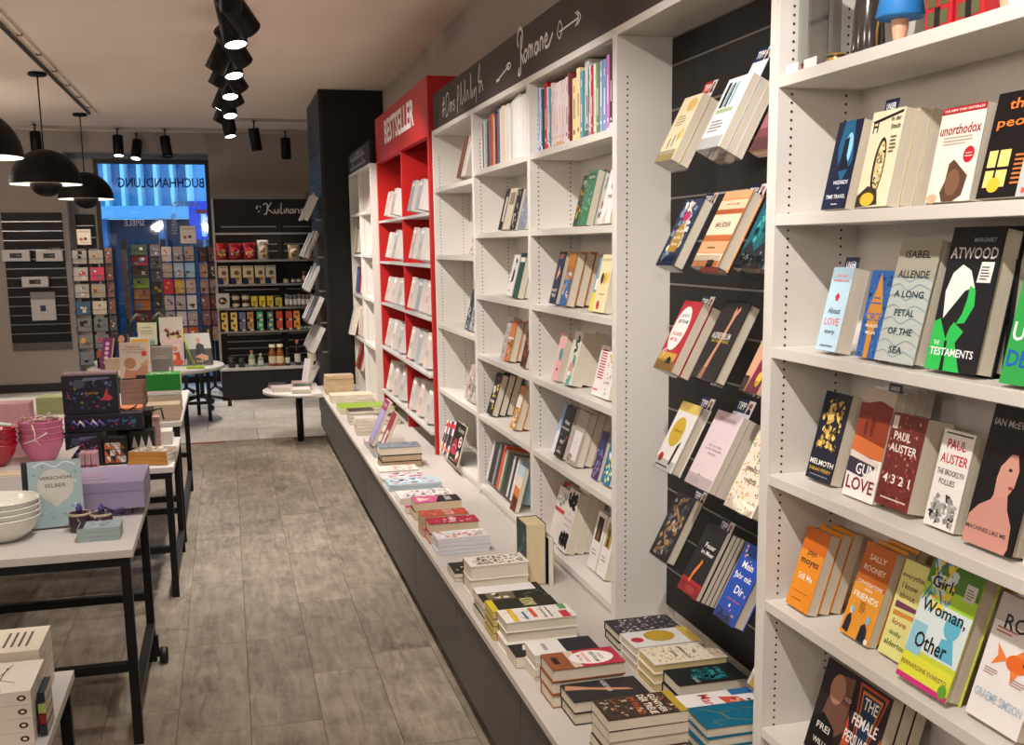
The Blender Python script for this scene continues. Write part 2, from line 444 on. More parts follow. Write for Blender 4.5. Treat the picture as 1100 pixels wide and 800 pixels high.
bx('shop_sign_band', (-.3, -.12, 2.5), (4, -.001, 3.0), mat('#46587c', .5), fb)
bx('shop_front', (-.3, -.06, .2), (2.0, -.001, 2.45), mat('#121a2c', .3, .5, 0, 3, .4), fb)
for i in range(5):
    for j in range(2):
        wq = bx('window', (-.2 + i * .62, -.06, 4.55 + j * 1.9), (.2 + i * .62, -.001, 5.6 + j * 1.9), mat('#a9cbe6', .25), fb)
        wq2 = bx('pane', (-.15 + i * .62 - (i * .62), -.03, -.42), (.15 + i * .62 - (i * .62), -.0 + .0, .42), mat('#31557c', .15, .7), wq); wq2.location = (0, -.035, 0)
sg = thing('road_sign', 'square blue road sign with red bar outside the window', 'sign', (-.30, 17.6, -.05))
sg.scale = (.86, .86, .98)
sq = MB().box(-.24, -.01, 1.93, .25, .01, 2.53, mat('#1a4fc4', .35))
obj('sign_panel', sq, sg, .004)
obj('white_mark', MB().box(-.035, -.016, 1.98, .045, -.011, 2.33, mat('#e8eef6', .4)), sg)
obj('red_bar', MB().box(-.12, -.016, 2.34, .13, -.011, 2.40, mat('#8e1f2c', .4)), sg)
obj('ribbon', MB().tube([(.0, -.03, 2.2), (.06, -.04, 2.26), (.12, -.04, 2.2), (.06, -.03, 2.08), (.15, -.03, 1.9)], .014, mat('#dfe8f2', .6)), sg)
obj('post', MB().tube([(0, .03, 0), (0, .03, 2.5)], .03, mat('#707a88', .4)), sg)

# ================================================================ BOOKCASES ALONG THE RIGHT WALL
XF, XB = 1.19, 1.41
DECK = .445
UY = [2.225, 3.243, 4.24, 5.25, 6.30]
def holes(parent, pts, m=BLACKM, r=.0032, ax='y', s=-1):
    q = MB()
    for (x, y, z) in pts:
        n = 6; vs = [(x + r * math.cos(2 * PI * i / n), y, z + r * math.sin(2 * PI * i / n)) for i in range(n)]
        q.add(vs, [tuple(range(n))[::1]], m)
    o = obj('shelf_pin_holes', q, parent); o['kind'] = 'stuff'; return o
def hole_col(parent, x, y, z0, z1, dz=.0185):
    holes(parent, [(x, y, z0 + i * dz) for i in range(int((z1 - z0) / dz))])
TOPZ = 2.355
def bookcase(label, y0, y1, zs, xf=XF, zb=DECK, top=TOPZ, back=WHITE, t=.02):
    e = thing('bookcase', label, 'bookcase', (0, 0, 0), group=None)
    e.location = (xf, y0, zb)
    def B(n, x0, ya, z0, x1, yb, z1, m, bev=.0012):
        o = bx(n, (x0 - xf, ya - y0, z0 - zb), (x1 - xf, yb - y0, z1 - zb), m, e, bev); return o
    B('side_panel', xf, y0, zb + .001, XB, y0 + t, top, WHITE); B('side_panel', xf, y1 - t, zb + .001, XB, y1, top, WHITE)
    B('top_panel', xf, y0 + t, top - .025, XB, y1 - t, top, WHITE)
    B('back_panel', XB - .008, y0 + t, zb + .001, XB, y1 - t, top - .025, back)
    for z in zs:
        B('shelf', xf + .002, y0 + t + .0005, z - .025, XB - .009, y1 - t - .0005, z, WHITE)
    for hx in ((.035,) if y0 == UY[0] else (.035, .17)):
        h = MB(); n = 6; dz = .0185
        for i in range(int((top - .1 - zb - .1) / dz)):
            z = .08 + i * dz
            vs = [(hx + .0032 * math.cos(2 * PI * k / n), (y1 - y0) - t - .0006, z + .0032 * math.sin(2 * PI * k / n)) for k in range(n)]
            h.add(vs, [tuple(range(n))], BLACKM)
        o = obj('shelf_pin_holes', h, e); o['kind'] = 'stuff'
    return e
SZ = [2.06, 1.762, 1.465, 1.168, .862]
bookcase('nearest white bookcase, holding English paperbacks, at the right picture edge', .80, UY[0], SZ + [.54], zb=.0)
bk = bookcase('white bookcase with black slatted back and acrylic book holders', UY[0], UY[1], [])
bookcase('white bookcase under the Romane lettering, right next to the slatted bay', UY[1], UY[2], SZ + [.50])
bookcase('white bookcase second left of the slatted bay', UY[2], UY[3], SZ + [.50])
bookcase('white narrow-looking bookcase touching the red bestseller unit', UY[3], UY[4], [2.03, 1.65, 1.25, .865, .50])
for (n_, y0_, y1_) in (('bookcase under the lettering', UY[1], UY[2]), ('bookcase left of it', UY[2], UY[3]), ('bookcase by the red unit', UY[3], UY[4])):
    pass
# riser fronts under the lowest boards
for a, b in ((UY[1], UY[2]), (UY[2], UY[3]), (UY[3], UY[4])):
    o = bx('riser_board', (XF + .012, a + .021, DECK + .001), (XF + .02, b - .021, .474), WHITE); tag(o, {UY[1]: 'white riser board under the lowest shelf beside the slatted bay', UY[2]: 'white riser board under the slanted row of dark spines', UY[3]: 'white riser board under the black cap book'}[a], 'board')
# black slat wall in the tip bay
sw = thing('slat_wall', 'black slatted panel with silver grooves behind the recommended books', 'slat wall', (1.39, UY[0], DECK))
z = .50; k = 0
while z < 2.3:
    z1 = min(z + .128, 2.325)
    bx('slat', (-.018, .022, z - DECK), (-.003, UY[1] - UY[0] - .022, z1 - DECK), SLAT, sw, .001)
    bx('groove_rail', (-.017, .022, z1 - DECK + .0005), (-.006, UY[1] - UY[0] - .022, z1 - DECK + .006), ALU, sw)
    z = z1 + .0065
# sign board above
sb = thing('sign_board', 'long dark brown board with chalk-white lettering above the bookcases', 'sign', (XF + .01, .80, TOPZ))
bx('board', (0, 0, .001), (.02, UY[4] - .80, .205), DARKW, sb)
def chalk(parent, strokes, y_left, z0, sy, sz, x, wd=.012, name='lettering', h='#e6e2dc'):
    """strokes in (u to the right, v up); written on a face looking towards -x"""
    q = MB(); d = .0005
    for s in strokes:
        vs, fs = ribbon(smooth_line([(p[0] * sy, p[1] * sz) for p in s], 5), wd)
        q.add([(x - d, y_left - v[0], z0 + v[1]) for v in vs], fs, flat(h)); d += .00003
    return obj(name, q, parent)
ROM = [[(.06, .05), (.02, -.14), (.10, -.1), (.11, .4), (.12, .9)], [(.03, .62), (.0, .9), (.08, 1.12), (.17, .95), (.15, .62), (.11, .45), (.15, .3), (.2, .08)],
       [(.2, .35), (.26, .1), (.32, .3), (.28, .42), (.23, .36)], [(.36, .12), (.37, .45), (.42, .42), (.43, .12)], [(.43, .35), (.48, .44), (.5, .12)],
       [(.66, .4), (.58, .4), (.56, .2), (.62, .14), (.66, .4), (.67, .14)], [(.72, .14), (.73, .44), (.79, .42), (.8, .14)], [(.84, .24), (.93, .36), (.9, .48), (.85, .35), (.88, .16), (.97, .16), (1.08, .4)]]
ly = lambda y: y - .80
lw = chalk(sb, ROM, ly(4.42), .055, .46, .14, -.0005, .013, 'lettering'); lw['label'] = 'handwritten word Romane'
arrowL = [[(0, 0), (.5, .5), (1, 1)], [(0, 0), (.05, .3)], [(0, 0), (.25, .02)], [(.8, 1.1), (.95, .6), (1.15, .9), (1.0, 1.3), (.8, 1.1)]]
ar = chalk(sb, arrowL, ly(4.78), .06, .22, .035, -.0005, .007, 'arrow')
ar = chalk(sb, [[(0, .4), (.12, .0), (.25, .5), (.12, 1.0), (0, .4)], [(.1, .4), (1, .5)], [(.85, .15), (1, .5), (.85, .9)], [(.93, .15), (1.08, .5), (.93, .9)]], ly(3.87), .075, .25, .06, -.0005, .006, 'arrow')
r_ = random.Random(3)
def scribble(n, seed, tall=.3):
    r = random.Random(seed); S = []; u = 0
    for i in range(n):
        t = r.choice((0, 0, 1)); hh = .95 if t else .45
        S.append([(u, .05), (u + .03, hh), (u + .06, hh * .6), (u + .05, .05), (u + .09, .25)]); u += 1 / n
    return S
HASH = [[(.02, .1), (.06, .9)], [(.07, .1), (.11, .9)], [(0, .6), (.14, .65)], [(0, .35), (.13, .4)]]
DAS = [[(.0, .5), (.07, .95), (.16, .7), (.1, .15), (0, .1), (.03, .9)], [(.28, .5), (.2, .4), (.21, .15), (.29, .5), (.3, .12)], [(.42, .5), (.36, .4), (.42, .25), (.36, .1)]]
chalk(sb, HASH + [[(a + .18, b) for a, b in s] for s in DAS], ly(6.02), .035, .55, .13, -.0005, .008, 'lettering')
chalk(sb, [[(.0, -.2), (.02, .9), (.08, .7), (.02, .3)], [(.12, .1), (.16, 1.0), (.18, .1), (.25, .35)], [(.28, .1), (.3, 1.0), (.32, .1)], [(.36, .1), (.4, .5), (.44, .1)], [(.5, .1), (.52, 1.1), (.55, .1), (.6, .4)],
           [(.66, .4), (.62, .1), (.7, .4), (.7, -.2)], [(.8, .1), (.84, 1.2), (.78, .6), (.9, .5)], [(.84, .1), (.88, .5), (.94, .1)]], ly(5.62), .045, .62, .12, -.0005, .008, 'lettering')
chalk(sb, [[(0, 0), (.3, 1), (.6, .2), (1, 1)], [(.2, .0), (.9, .1)]], ly(2.72), .05, .25, .08, -.0005, .008, 'lettering')

# ---------------------------------------------------------------- red bestseller unit
RX = 1.172
ru = thing('bestseller_unit', 'tall red bestseller display unit with white shelves', 'display unit', (RX, 6.32, DECK))
def rb(n, x0, y0, z0, x1, y1, z1, m=RED, bev=.002): return bx(n, (x0 - RX, y0 - 6.32, z0 - DECK), (x1 - RX, y1 - 6.32, z1 - DECK), m, ru, bev)
rb('side_panel', RX, 6.32, DECK + .001, XW - .002, 6.36, 2.67); rb('side_panel', RX, 8.52, DECK + .001, XW - .002, 8.56, 2.67)
rb('header_panel', RX, 6.36, 2.335, RX + .04, 8.52, 2.67)
rb('top_panel', RX + .04, 6.36, 2.65, XW - .002, 8.52, 2.67)
rb('back_panel', XW - .02, 6.36, DECK + .001, XW - .002, 8.52, 2.65)
rb('divider', RX + .01, 7.40, DECK + .001, XW - .02, 7.43, 2.335)
REDZ = [1.90, 1.59, 1.27, .93, .58]
for i, z in enumerate(REDZ):
    rb('shelf', RX - (.0 if i < 3 else .02), 6.362, z - .018, XW - .021, 7.398, z, STEEL); rb('shelf', RX - (.0 if i < 3 else .02), 7.432, z - .018, XW - .021, 8.518, z, STEEL)
vs, fs = text_geo('BESTSELLER')
q = MB().add([(-.0007, (7.43 - 6.32) - x * 1.28, (2.525 - DECK) + y * .17) for x, y in vs], fs, flat('#f2efec'))
o = obj('lettering', q, ru); o['label'] = 'white capital word BESTSELLER'
# ---------------------------------------------------------------- far white bookcase and its board
FX = 1.12
bookcase('farthest white bookcase between the red unit and the black column', 8.57, 9.32, [1.99, 1.64, 1.285, .90], xf=FX, top=2.345)
bookcase('last white bookcase in the row touching the black column', 9.32, 10.05, [1.99, 1.64, 1.285, .90], xf=FX, top=2.345)
fsb = thing('sign_board', 'short black board with faint chalk lettering beside the black column', 'sign', (FX, 8.57, 2.346))
bx('board', (0, 0, 0), (.02, 1.48, .17), mat('#1d1b1b', .6), fsb)
chalk(fsb, scribble(9, 5), 1.30, .09, 1.0, .06, -.0005, .008); chalk(fsb, scribble(8, 9), 1.30, .02, 1.1, .055, -.0005, .008)
# ---------------------------------------------------------------- black column
cl = thing('column', 'big black ceiling-high column clad in panels behind the bookcases', 'column', (.885, 10.08, 0))
CB = mat('#0f0e0f', .5, .3, 0, 8, .05)
bx('core', (.006, .006, 0), (XW - .887, 1.39, CEIL - .001), CB, cl)
PANEL = mat('#242428', .45, .35, 0, 6, .06)
for j in range(3):
    for i in range(12):
        z0 = .0 + i * .258
        if j == 0 or True:
            bx('cladding_panel', (-.006, .01 + j * .46, z0 + .002), (.0055, .01 + j * .46 + .456, min(z0 + .256, CEIL - .002)), PANEL, cl, .001)
bx('corner_strip', (-.008, -.004, 0), (.02, .009, CEIL - .002), mat('#1a191b', .4), cl)

# ---------------------------------------------------------------- low ledge (deck) along the aisle
DKM = mat('#bdb6ae', .35, .45, 0, 3, .02)
led = obj('ledge_top', MB().box(.748, .80, DECK - .022, 1.188, 9.95, DECK, DKM).box(1.188, UY[0] + .001, DECK - .022, XW - .003, 10.07, DECK, DKM))
tag(led, 'long pale grey ledge running along the bookcases', 'ledge')
CABM = mat('#4a4643', .45, .35, 0, 5, .03)
seams = [.82, 1.96, 2.89, 3.82, 4.745, 5.69, 6.63, 7.57, 8.5, 9.93]
place_words = ['nearest the camera, out of frame below', 'under the front book piles', 'under the piles beside the slatted bay', 'under the middle book piles', 'under the red topped books', 'below the thin magazines', 'beside the red unit', 'below the purple books', 'last before the column']
for i in range(len(seams) - 1):
    a, b = seams[i], seams[i + 1]
    c_ = thing('base_cabinet', 'grey base cabinet of the ledge, %s' % place_words[i], 'cabinet', (.77, a, 0))
    bx('carcass', (.02, .002, .075), (XF - .772, b - a - .002, DECK - .0225), CABM, c_)
    bx('front_panel', (.0, .003, .08), (.018, b - a - .003, DECK - .024), CABM, c_, .001)
    bx('toe_kick', (.075, .002, 0), (.085, b - a - .002, .075), mat('#1c1a19', .6), c_)
    hk = MB().box(-.0035, .06, DECK - .032, .0, .30, DECK - .026, mat('#2c2a28', .5)); obj('grip_edge', hk, c_)

# ================================================================ NEAREST BAY: ENGLISH PAPERBACKS
def N(desc, x, y, z, W, H, t, n, cover, art, lean=16, **k): facing(desc, x, y, z, W, H, t, n, cover, art, k.pop('where', 'in the nearest bookcase'), R(lean), **k)
def lines(u0, u1, v0, v1, n, h, seed=1):
    r = random.Random(seed); return [('r', u0, v0 + (v1 - v0) * i / n, u0 + (u1 - u0) * r.uniform(.7, 1), v0 + (v1 - v0) * (i + .45) / n, h) for i in range(n)]
z = 1.762
N('dark blue silhouette', 1.235, 2.085, z, .092, .185, .026, 1, '#131c38', [('p', [(.3, 1), (.7, 1), (.9, .55), (.6, .3), (.35, .45), (.2, .7)], '#1c5d86'), ('e', .62, .68, .16, .18, '#8fd3ea'), ('p', [(.42, .78), (.6, .82), (.62, .6), (.8, .45), (.3, .42), (.4, .6)], '#0d1730'), ('t', 'WIZARDS', .6, .3, .6, .045, '#e8ecf2'), ('t', 'of', .55, .24, .1, .03, '#c9d4e4'), ('t', 'TIME TRAVEL', .52, .14, .8, .045, '#e8ecf2'), ('r', .4, .05, .65, .06, '#c9d4e4')], lean=12)
N('cream novel with yellow vase', 1.235, 1.955, z, .108, .19, .027, 3, '#e7dcbc', [('p', [(0.05, .9), (.95, .98), (.95, .95), (.1, .87)], '#1b1812'), ('t', 'H', .17, .84, .16, .13, '#2a2218'), ('e', .5, .42, .18, .3, '#2a2218'), ('e', .52, .42, .13, .26, '#d9c489'), ('n', 40, .06, ['#8f7a3c', '#3a2d18', '#ece2c0'], .38, .18, .66, .66), ('p', [(0, .12), (.3, .22), (.6, .18), (.7, .02), (.0, .0)], '#3a3022'), ('e', .35, .08, .22, .07, '#e0b93c'), ('t', 'in der', .78, .9, .3, .05, '#3a3022'), ('t', 'Stadt', .8, .82, .3, .05, '#3a3022')] + lines(.72, .92, .55, .74, 5, '#6b5a3a'), lean=11)
N('cream book with red seal and brown hair', 1.235, 1.725, z, .12, .168, .03, 1, '#e9ddd0', [('p', [(0, .93), (1, .93), (1, 1), (0, 1)], '#a5202c'), ('t', 'THE NEW YORK BESTSELLER', .5, .965, .9, .025, '#f0e6da'), ('t', 'unorthodox', .5, .76, .92, .11, '#93322f')] + lines(.15, .85, .6, .7, 3, '#b3a494') + [('e', .8, .48, .12, .085, '#c02230'), ('r', .72, .46, .88, .468, '#f2e6da'), ('r', .73, .49, .87, .498, '#f2e6da'), ('p', [(.4, .4), (.5, .44), (.72, .33), (.86, .26), (.8, .06), (.62, 0.0), (.38, 0), (.3, .1), (.38, .22)], '#5a3f30'), ('e', .55, .2, .16, .14, '#7a5843'), ('e', .14, .04, .12, .05, '#d9a98a')], lean=10)
N('black, orange lettered lit-window', 1.225, 1.575, z, .13, .175, .03, 2, '#171314', [('t', 'those', .6, .88, .7, .1, '#e07a36'), ('t', 'people', .55, .7, .9, .12, '#e07a36'), ('r', .08, .1, .48, .45, '#e9cf7c'), ('r', .24, .1, .28, .45, '#171314'), ('r', .06, .26, .5, .29, '#171314'), ('e', .28, .12, .12, .07, '#e8b93a')] + lines(.58, .9, .12, .42, 7, '#c9763a'), lean=12)
N('silver grey yellow-window', 1.20, 1.45, z, .11, .14, .02, 1, '#b9bcc0', [('r', .2, .2, .7, .7, '#ecedee'), ('r', .3, .25, .6, .65, '#e8c26a'), ('r', .43, .25, .47, .65, '#8d9094'), ('r', .1, .04, .9, .1, '#c9572a')], lean=12)
z = 1.465
N('narrow pale blue', 1.21, 2.046, z, .078, .178, .036, 1, '#b9d8e8', [('r', .0, .86, 1, 1, '#9fb9c8'), ('t', 'About', .5, .48, .6, .07, '#2a4a5e'), ('t', 'LOVE', .5, .35, .7, .09, '#e0707a'), ('t', 'story', .5, .22, .5, .06, '#2a2f38'), ('t', 'Sarah', .5, .9, .5, .03, '#d2646c'), ('t', 'WINDOW', .5, .84, .8, .03, '#d2646c'), ('p', [(.45, .6), (.55, .6), (.6, .66), (.5, .7), (.4, .65)], '#c8343c'), ('r', .2, .05, .8, .07, '#6c8694')], lean=13)
N('blue with orange vase shape', 1.222, 1.912, z, .084, .175, .028, 1, '#2c5fa3', [('n', 60, .07, ['#3f7cc8', '#16386b'], 0, 0, 1, 1), ('p', [(.3, 0), (.5, 0), (.52, .3), (.75, .5), (.6, .75), (.42, .98), (.3, .75), (.12, .5), (.3, .3)], '#c98a3a'), ('t', 'CIRCE', .43, .47, .6, .1, '#2c5fa3'), ('t', 'MADELINE', .43, .37, .5, .035, '#f1e7d2'), ('t', 'MILLER', .43, .29, .4, .035, '#f1e7d2'), ('r', .22, .62, .62, .635, '#2c5fa3'), ('r', .3, .68, .56, .695, '#2c5fa3')], lean=11)
N('tall grey wave-lined', 1.21, 1.827, z, .122, .238, .034, 1, '#b5bdb6', [('r', 0, .68, 1, 1, '#a29d8e')] + [('l', [(0, v), (.2, v + .03), (.45, v - .02), (.7, v + .03), (1, v - .01)], .008, '#7f9ba6') for v in (.06, .15, .24, .33, .43, .52, .6, .67)] + [('t', 'ISABEL', .5, .87, .62, .06, '#22282c'), ('t', 'ALLENDE', .5, .71, .78, .06, '#22282c'), ('t', 'A LONG', .5, .55, .74, .055, '#2c3f49'), ('t', 'PETAL', .5, .4, .5, .055, '#2c3f49'), ('t', 'OF THE', .5, .25, .62, .055, '#2c3f49'), ('t', 'SEA', .5, .1, .34, .055, '#2c3f49')], lean=13, hard=True, spine='#20262a')
N('tall black and bright green cloaked-figure', 1.215, 1.675, z, .136, .255, .038, 2, '#1a1a1f', [('r', 0, .75, 1, 1, '#151416'), ('t', 'MARGARET', .66, .91, .42, .03, '#8d8d8d'), ('t', 'ATWOOD', .5, .82, .9, .08, '#c2c0be'), ('p', [(.16, .36), (.1, .55), (.18, .68), (.34, .74), (.52, .7), (.66, .58), (.6, .58), (.48, .56), (.32, .46)], '#e9e6e1'), ('p', [(.56, .6), (.68, .57), (.72, .46), (.6, .34), (.44, .33), (.52, .4), (.56, .5)], '#2dbb52'), ('p', [(0, .33), (.12, .36), (.3, .22), (.34, .3), (.4, .34), (.62, .28), (.5, .2), (.7, 0), (.0, 0)], '#2dbb52'), ('p', [(.3, .2), (.34, .2), (.38, .0), (.3, .0)], '#101012'), ('e', .32, .19, .03, .02, '#101012'), ('t', 'THE', .14, .19, .12, .03, '#f2f2f0'), ('t', 'TESTAMENTS', .47, .13, .86, .055, '#f4f4f2'), ('p', [(.66, .62), (.92, .62), (.93, .76), (.69, .76)], '#e2e0dc')] + lines(.71, .88, .64, .74, 5, '#55534f'), lean=11, hard=True)
N('bright green with blue lettering', 1.20, 1.46, z, .12, .19, .03, 2, '#2f9e48', [('t', 'UN', .3, .45, .5, .16, '#eef0ee'), ('t', 'DER', .35, .22, .6, .14, '#2456b5'), ('t', 'G', .3, .72, .3, .16, '#e8efe8')], lean=12)
N('black spined thin', 1.27, 1.56, z, .03, .2, .03, 1, '#1b1a1c', [], lean=5)
z = 1.168
N('black and gold ornamented', 1.245, 2.13, z, .105, .2, .03, 1, '#14182a', [('n', 70, .09, ['#c9a44a', '#a8843a', '#e2c46c'], .05, .32, .95, .95), ('e', .2, .82, .1, .07, '#0f1322'), ('l', [(.1, .4), (.3, .6), (.2, .8), (.5, .9), (.8, .7), (.6, .5), (.9, .38)], .03, '#14182a'), ('t', 'MELMOTH', .5, .2, .9, .06, '#f0ece2'), ('t', 'SARAH PERRY', .5, .12, .84, .04, '#c9a44a'), ('r', .15, .05, .85, .06, '#8a8a90')], lean=14)
N('red desert and white', 1.237, 1.965, z, .112, .232, .02, 4, '#efe9e4', [('r', 0, .38, 1, 1, '#8f3a22'), ('r', 0, .86, 1, 1, '#b9aa9c'), ('p', [(0, .7), (.4, .76), (1, .72), (1, .86), (.6, .9), (0, .84)], '#7c2c20'), ('p', [(0, .4), (1, .38), (1, .5), (0, .56)], '#d0703a'), ('e', .3, .64, .06, .07, '#6b2318'), ('e', .5, .66, .06, .09, '#6b2318'), ('p', [(0, .36), (.9, .3), (.95, .36), (0, .42)], '#dccfc6'), ('p', [(0, .22), (.5, .2), (.9, .32), (0, .36)], '#3a3346'), ('t', 'GUN', .58, .27, .6, .1, '#f4f2f0'), ('t', 'LOVE', .5, .13, .86, .12, '#7a2432')], lean=12)
N('thick speckled brown-red', 1.237, 1.846, z, .108, .186, .062, 1, '#6e2c28', [('n', 90, .045, ['#a5503f', '#4a1c1c', '#c98a70'], 0, 0, 1, 1), ('r', .04, .83, .2, .97, '#d8d0c4'), ('t', 'PAUL', .4, .76, .5, .09, '#f2eae4'), ('t', 'AUSTER', .5, .63, .8, .09, '#f2eae4'), ('t', '4 3 2 1', .5, .3, .8, .1, '#f2eae4'), ('r', .15, .08, .9, .095, '#d8c8bc')], lean=12)
N('white with red author lettering', 1.247, 1.70, z, .088, .183, .026, 1, '#e6e2de', [('t', 'PAUL', .5, .86, .6, .1, '#b92a34'), ('t', 'AUSTER', .52, .71, .86, .1, '#b92a34'), ('t', 'THE BROOKLYN', .5, .57, .86, .06, '#5a5656'), ('t', 'FOLLIES', .45, .47, .5, .06, '#5a5656'), ('n', 40, .12, ['#3c3a3a', '#8b8988', '#a8a6a4'], 0, 0, 1, .38), ('r', .1, .96, .95, .975, '#2d2b2b')], lean=12)
N('black with bare-shouldered man', 1.233, 1.57, z, .125, .248, .034, 1, '#131113', [('t', 'IAN McEWAN', .5, .88, .86, .05, '#a9a4a2'), ('p', [(0, .05), (.02, .2), (.16, .28), (.36, .34), (.44, .42), (.66, .4), (.72, .3), (.86, .2), (.9, .05), (.86, 0), (.02, 0)], '#c58d80'), ('p', [(.4, .36), (.38, .5), (.42, .62), (.52, .7), (.68, .68), (.76, .58), (.74, .46), (.64, .38)], '#c99383'), ('p', [(.34, .55), (.4, .72), (.56, .78), (.72, .74), (.74, .68), (.56, .68), (.44, .6)], '#1a1413'), ('e', .68, .45, .05, .012, '#8e3a3c'), ('e', .6, .57, .035, .012, '#2a1c1a'), ('t', 'MACHINES LIKE ME', .42, .12, .8, .03, '#3c2a28')], lean=13, hard=True)
N('plain white paged thick book', 1.23, 1.415, z, .09, .2, .03, 1, '#d8d2c8', [], lean=12)
z = .862
N('small plain orange', 1.22, 2.157, z, .097, .188, .026, 3, '#e08a22', [('r', 0, .72, 1, 1, '#c8661c'), ('t', 'jojo', .5, .7, .4, .09, '#40302a'), ('t', 'moyes', .5, .57, .78, .09, '#40302a'), ('t', 'Still Me', .5, .4, .62, .08, '#f6ead2'), ('r', .2, .1, .6, .115, '#b05a1c'), ('r', .15, .2, .8, .21, '#b05a1c')], lean=17)
N('orange with two small figures', 1.24, 1.959, z, .107, .205, .022, 3, '#e0962e', [('r', 0, .56, 1, 1, '#b8601f'), ('t', 'SALLY', .5, .86, .55, .06, '#ecdcc4'), ('t', 'ROONEY', .5, .74, .72, .06, '#ecdcc4'), ('t', 'CONVERSATIONS', .5, .58, .84, .04, '#f1e4cc'), ('t', 'WITH', .5, .52, .25, .03, '#f1e4cc'), ('t', 'FRIENDS', .5, .44, .82, .065, '#f8f0e0'), ('p', [(.06, .04), (.1, .18), (.2, .24), (.28, .16), (.26, .02)], '#1f2433'), ('e', .2, .27, .05, .04, '#e7e2dc'), ('e', .23, .28, .05, .04, '#7fb6d8'), ('p', [(.6, .0), (.62, .16), (.72, .2), (.84, .14), (.88, .0)], '#1f2433'), ('e', .78, .24, .06, .045, '#7fb6d8'), ('e', .9, .03, .06, .03, '#ece6da')] + lines(.4, .6, .28, .4, 5, '#7a5220'), lean=18)
N('pale yellow script-lettered', 1.25, 1.83, z, .1, .2, .025, 1, '#dcd98a', [('t', 'everything', .45, .84, .8, .07, '#7c4a34'), ('t', 'I know', .38, .74, .5, .06, '#7c4a34'), ('t', 'about', .38, .64, .5, .06, '#7c4a34'), ('p', [(.1, .5), (.9, .52), (.92, .56), (.1, .57)], '#6b3a5c'), ('p', [(.1, .42), (.9, .44), (.9, .48), (.1, .47)], '#d08a3a'), ('t', 'love', .4, .36, .45, .06, '#b0623a'), ('t', 'dolly', .36, .24, .4, .06, '#5c6a3c'), ('t', 'alderton', .45, .14, .7, .06, '#5c6a3c')], lean=17)
N('large green, white and yellow', 1.21, 1.708, z, .148, .258, .036, 1, '#c4d23a', [('r', 0, .74, 1, 1, '#4f7a2c'), ('r', 0, .62, 1, .74, '#a4d03e'), ('r', .0, .24, 1, .62, '#d4e0e0'), ('n', 44, .1, ['#6fb0cc', '#e8d24a', '#c9dbe2'], 0, .5, .6, .98), ('l', [(.02, .6), (.3, .98)], .02, '#3c6c9a'), ('l', [(.02, .95), (.4, .62)], .02, '#3c6c9a'), ('l', [(.2, .62), (.5, .96)], .02, '#e0cf48'), ('r', .02, .2, .3, .44, '#8fc4d8'), ('e', .72, .5, .15, .09, '#5fb2cc'), ('p', [(.56, .26), (.6, .4), (.8, .42), (.92, .26)], '#5fb2cc'), ('r', 0, .04, 1, .2, '#d9dc3e'), ('r', 0, 0, 1, .04, '#c9307a'), ('t', 'Girl,', .34, .76, .44, .1, '#181614'), ('t', 'Woman,', .5, .57, .86, .11, '#181614'), ('t', 'Other', .45, .32, .62, .12, '#181614'), ('t', 'BERNARDINE EVARISTO', .48, .12, .9, .035, '#8a5a34'), ('r', .74, .72, .94, .84, '#c9c6bc'), ('e', .9, .06, .08, .05, '#5f9a34')] + lines(.77, .91, .74, .82, 4, '#77746c'), lean=18, hard=True)
N('thin yellow and pink paperback', 1.30, 1.60, z, .05, .22, .012, 2, '#d8a63a', [('r', 0, 0, 1, .1, '#c9307a')], lean=16)
N('white orange-goldfish', 1.23, 1.53, z, .13, .225, .03, 2, '#e6e2e0', [('r', 0, .78, 1, 1, '#b9b2ae'), ('t', 'ROSIE', .6, .8, .8, .12, '#22262a'), ('e', .62, .52, .2, .07, '#e06a26'), ('p', [(.45, .52), (.2, .62), (.26, .53), (.18, .44)], '#e8823c'), ('p', [(.55, .58), (.7, .66), (.75, .58)], '#e8823c'), ('p', [(.55, .46), (.6, .36), (.7, .46)], '#e8823c'), ('e', .74, .54, .02, .012, '#241810'), ('t', 'GRAEME SIMSION', .5, .2, .9, .07, '#a8bcc8')] + lines(.1, .36, .36, .42, 3, '#a88') + lines(.6, .9, .36, .42, 3, '#a88') + lines(.1, .5, .7, .76, 2, '#b9706a'), lean=17)
z = .54
N('dark book with a woman in black', 1.235, 2.08, z, .13, .215, .03, 1, '#241c1c', [('p', [(.2, .3), (.4, .9), (.9, .95), (.95, .4), (.6, .2)], '#6c4a3c'), ('e', .5, .75, .22, .16, '#a87a64'), ('p', [(0, 0), (.9, 0), (.7, .35), (.3, .45), (0, .3)], '#0e0d0e'), ('t', 'FREI', .4, .3, .4, .07, '#d8d4d0'), ('t', 'WILLIG', .45, .14, .5, .06, '#d8d4d0'), ('t', 'ALLES', .84, .72, .2, .04, '#c9c2bc')], lean=16)
N('striped red and black', 1.235, 1.955, z, .125, .215, .03, 3, '#2a2026', [('p', [(.08, .97), (.92, .97), (.55, .0), (.4, .0)], '#a8432f'), ('p', [(.14, .94), (.86, .94), (.54, .0), (.42, .0)], '#2a2026'), ('p', [(.2, .91), (.8, .91), (.53, .0), (.44, .0)], '#c07838'), ('p', [(.25, .88), (.75, .88), (.52, .0), (.45, .0)], '#1d3350'), ('p', [(0, .6), (.3, .2), (.1, 0), (0, 0)], '#b8502e'), ('p', [(1, .6), (.7, .2), (.9, 0), (1, 0)], '#b8502e'), ('p', [(.05, .3), (.25, .1), (.15, 0), (.05, 0)], '#244a78'), ('t', 'THE', .52, .8, .4, .12, '#efece8'), ('t', 'FEMALE', .5, .6, .72, .12, '#efece8'), ('t', 'PERSUASION', .5, .4, .94, .12, '#efece8'), ('n', 16, .05, ['#c07838'], .1, .05, .9, .3)], lean=16)
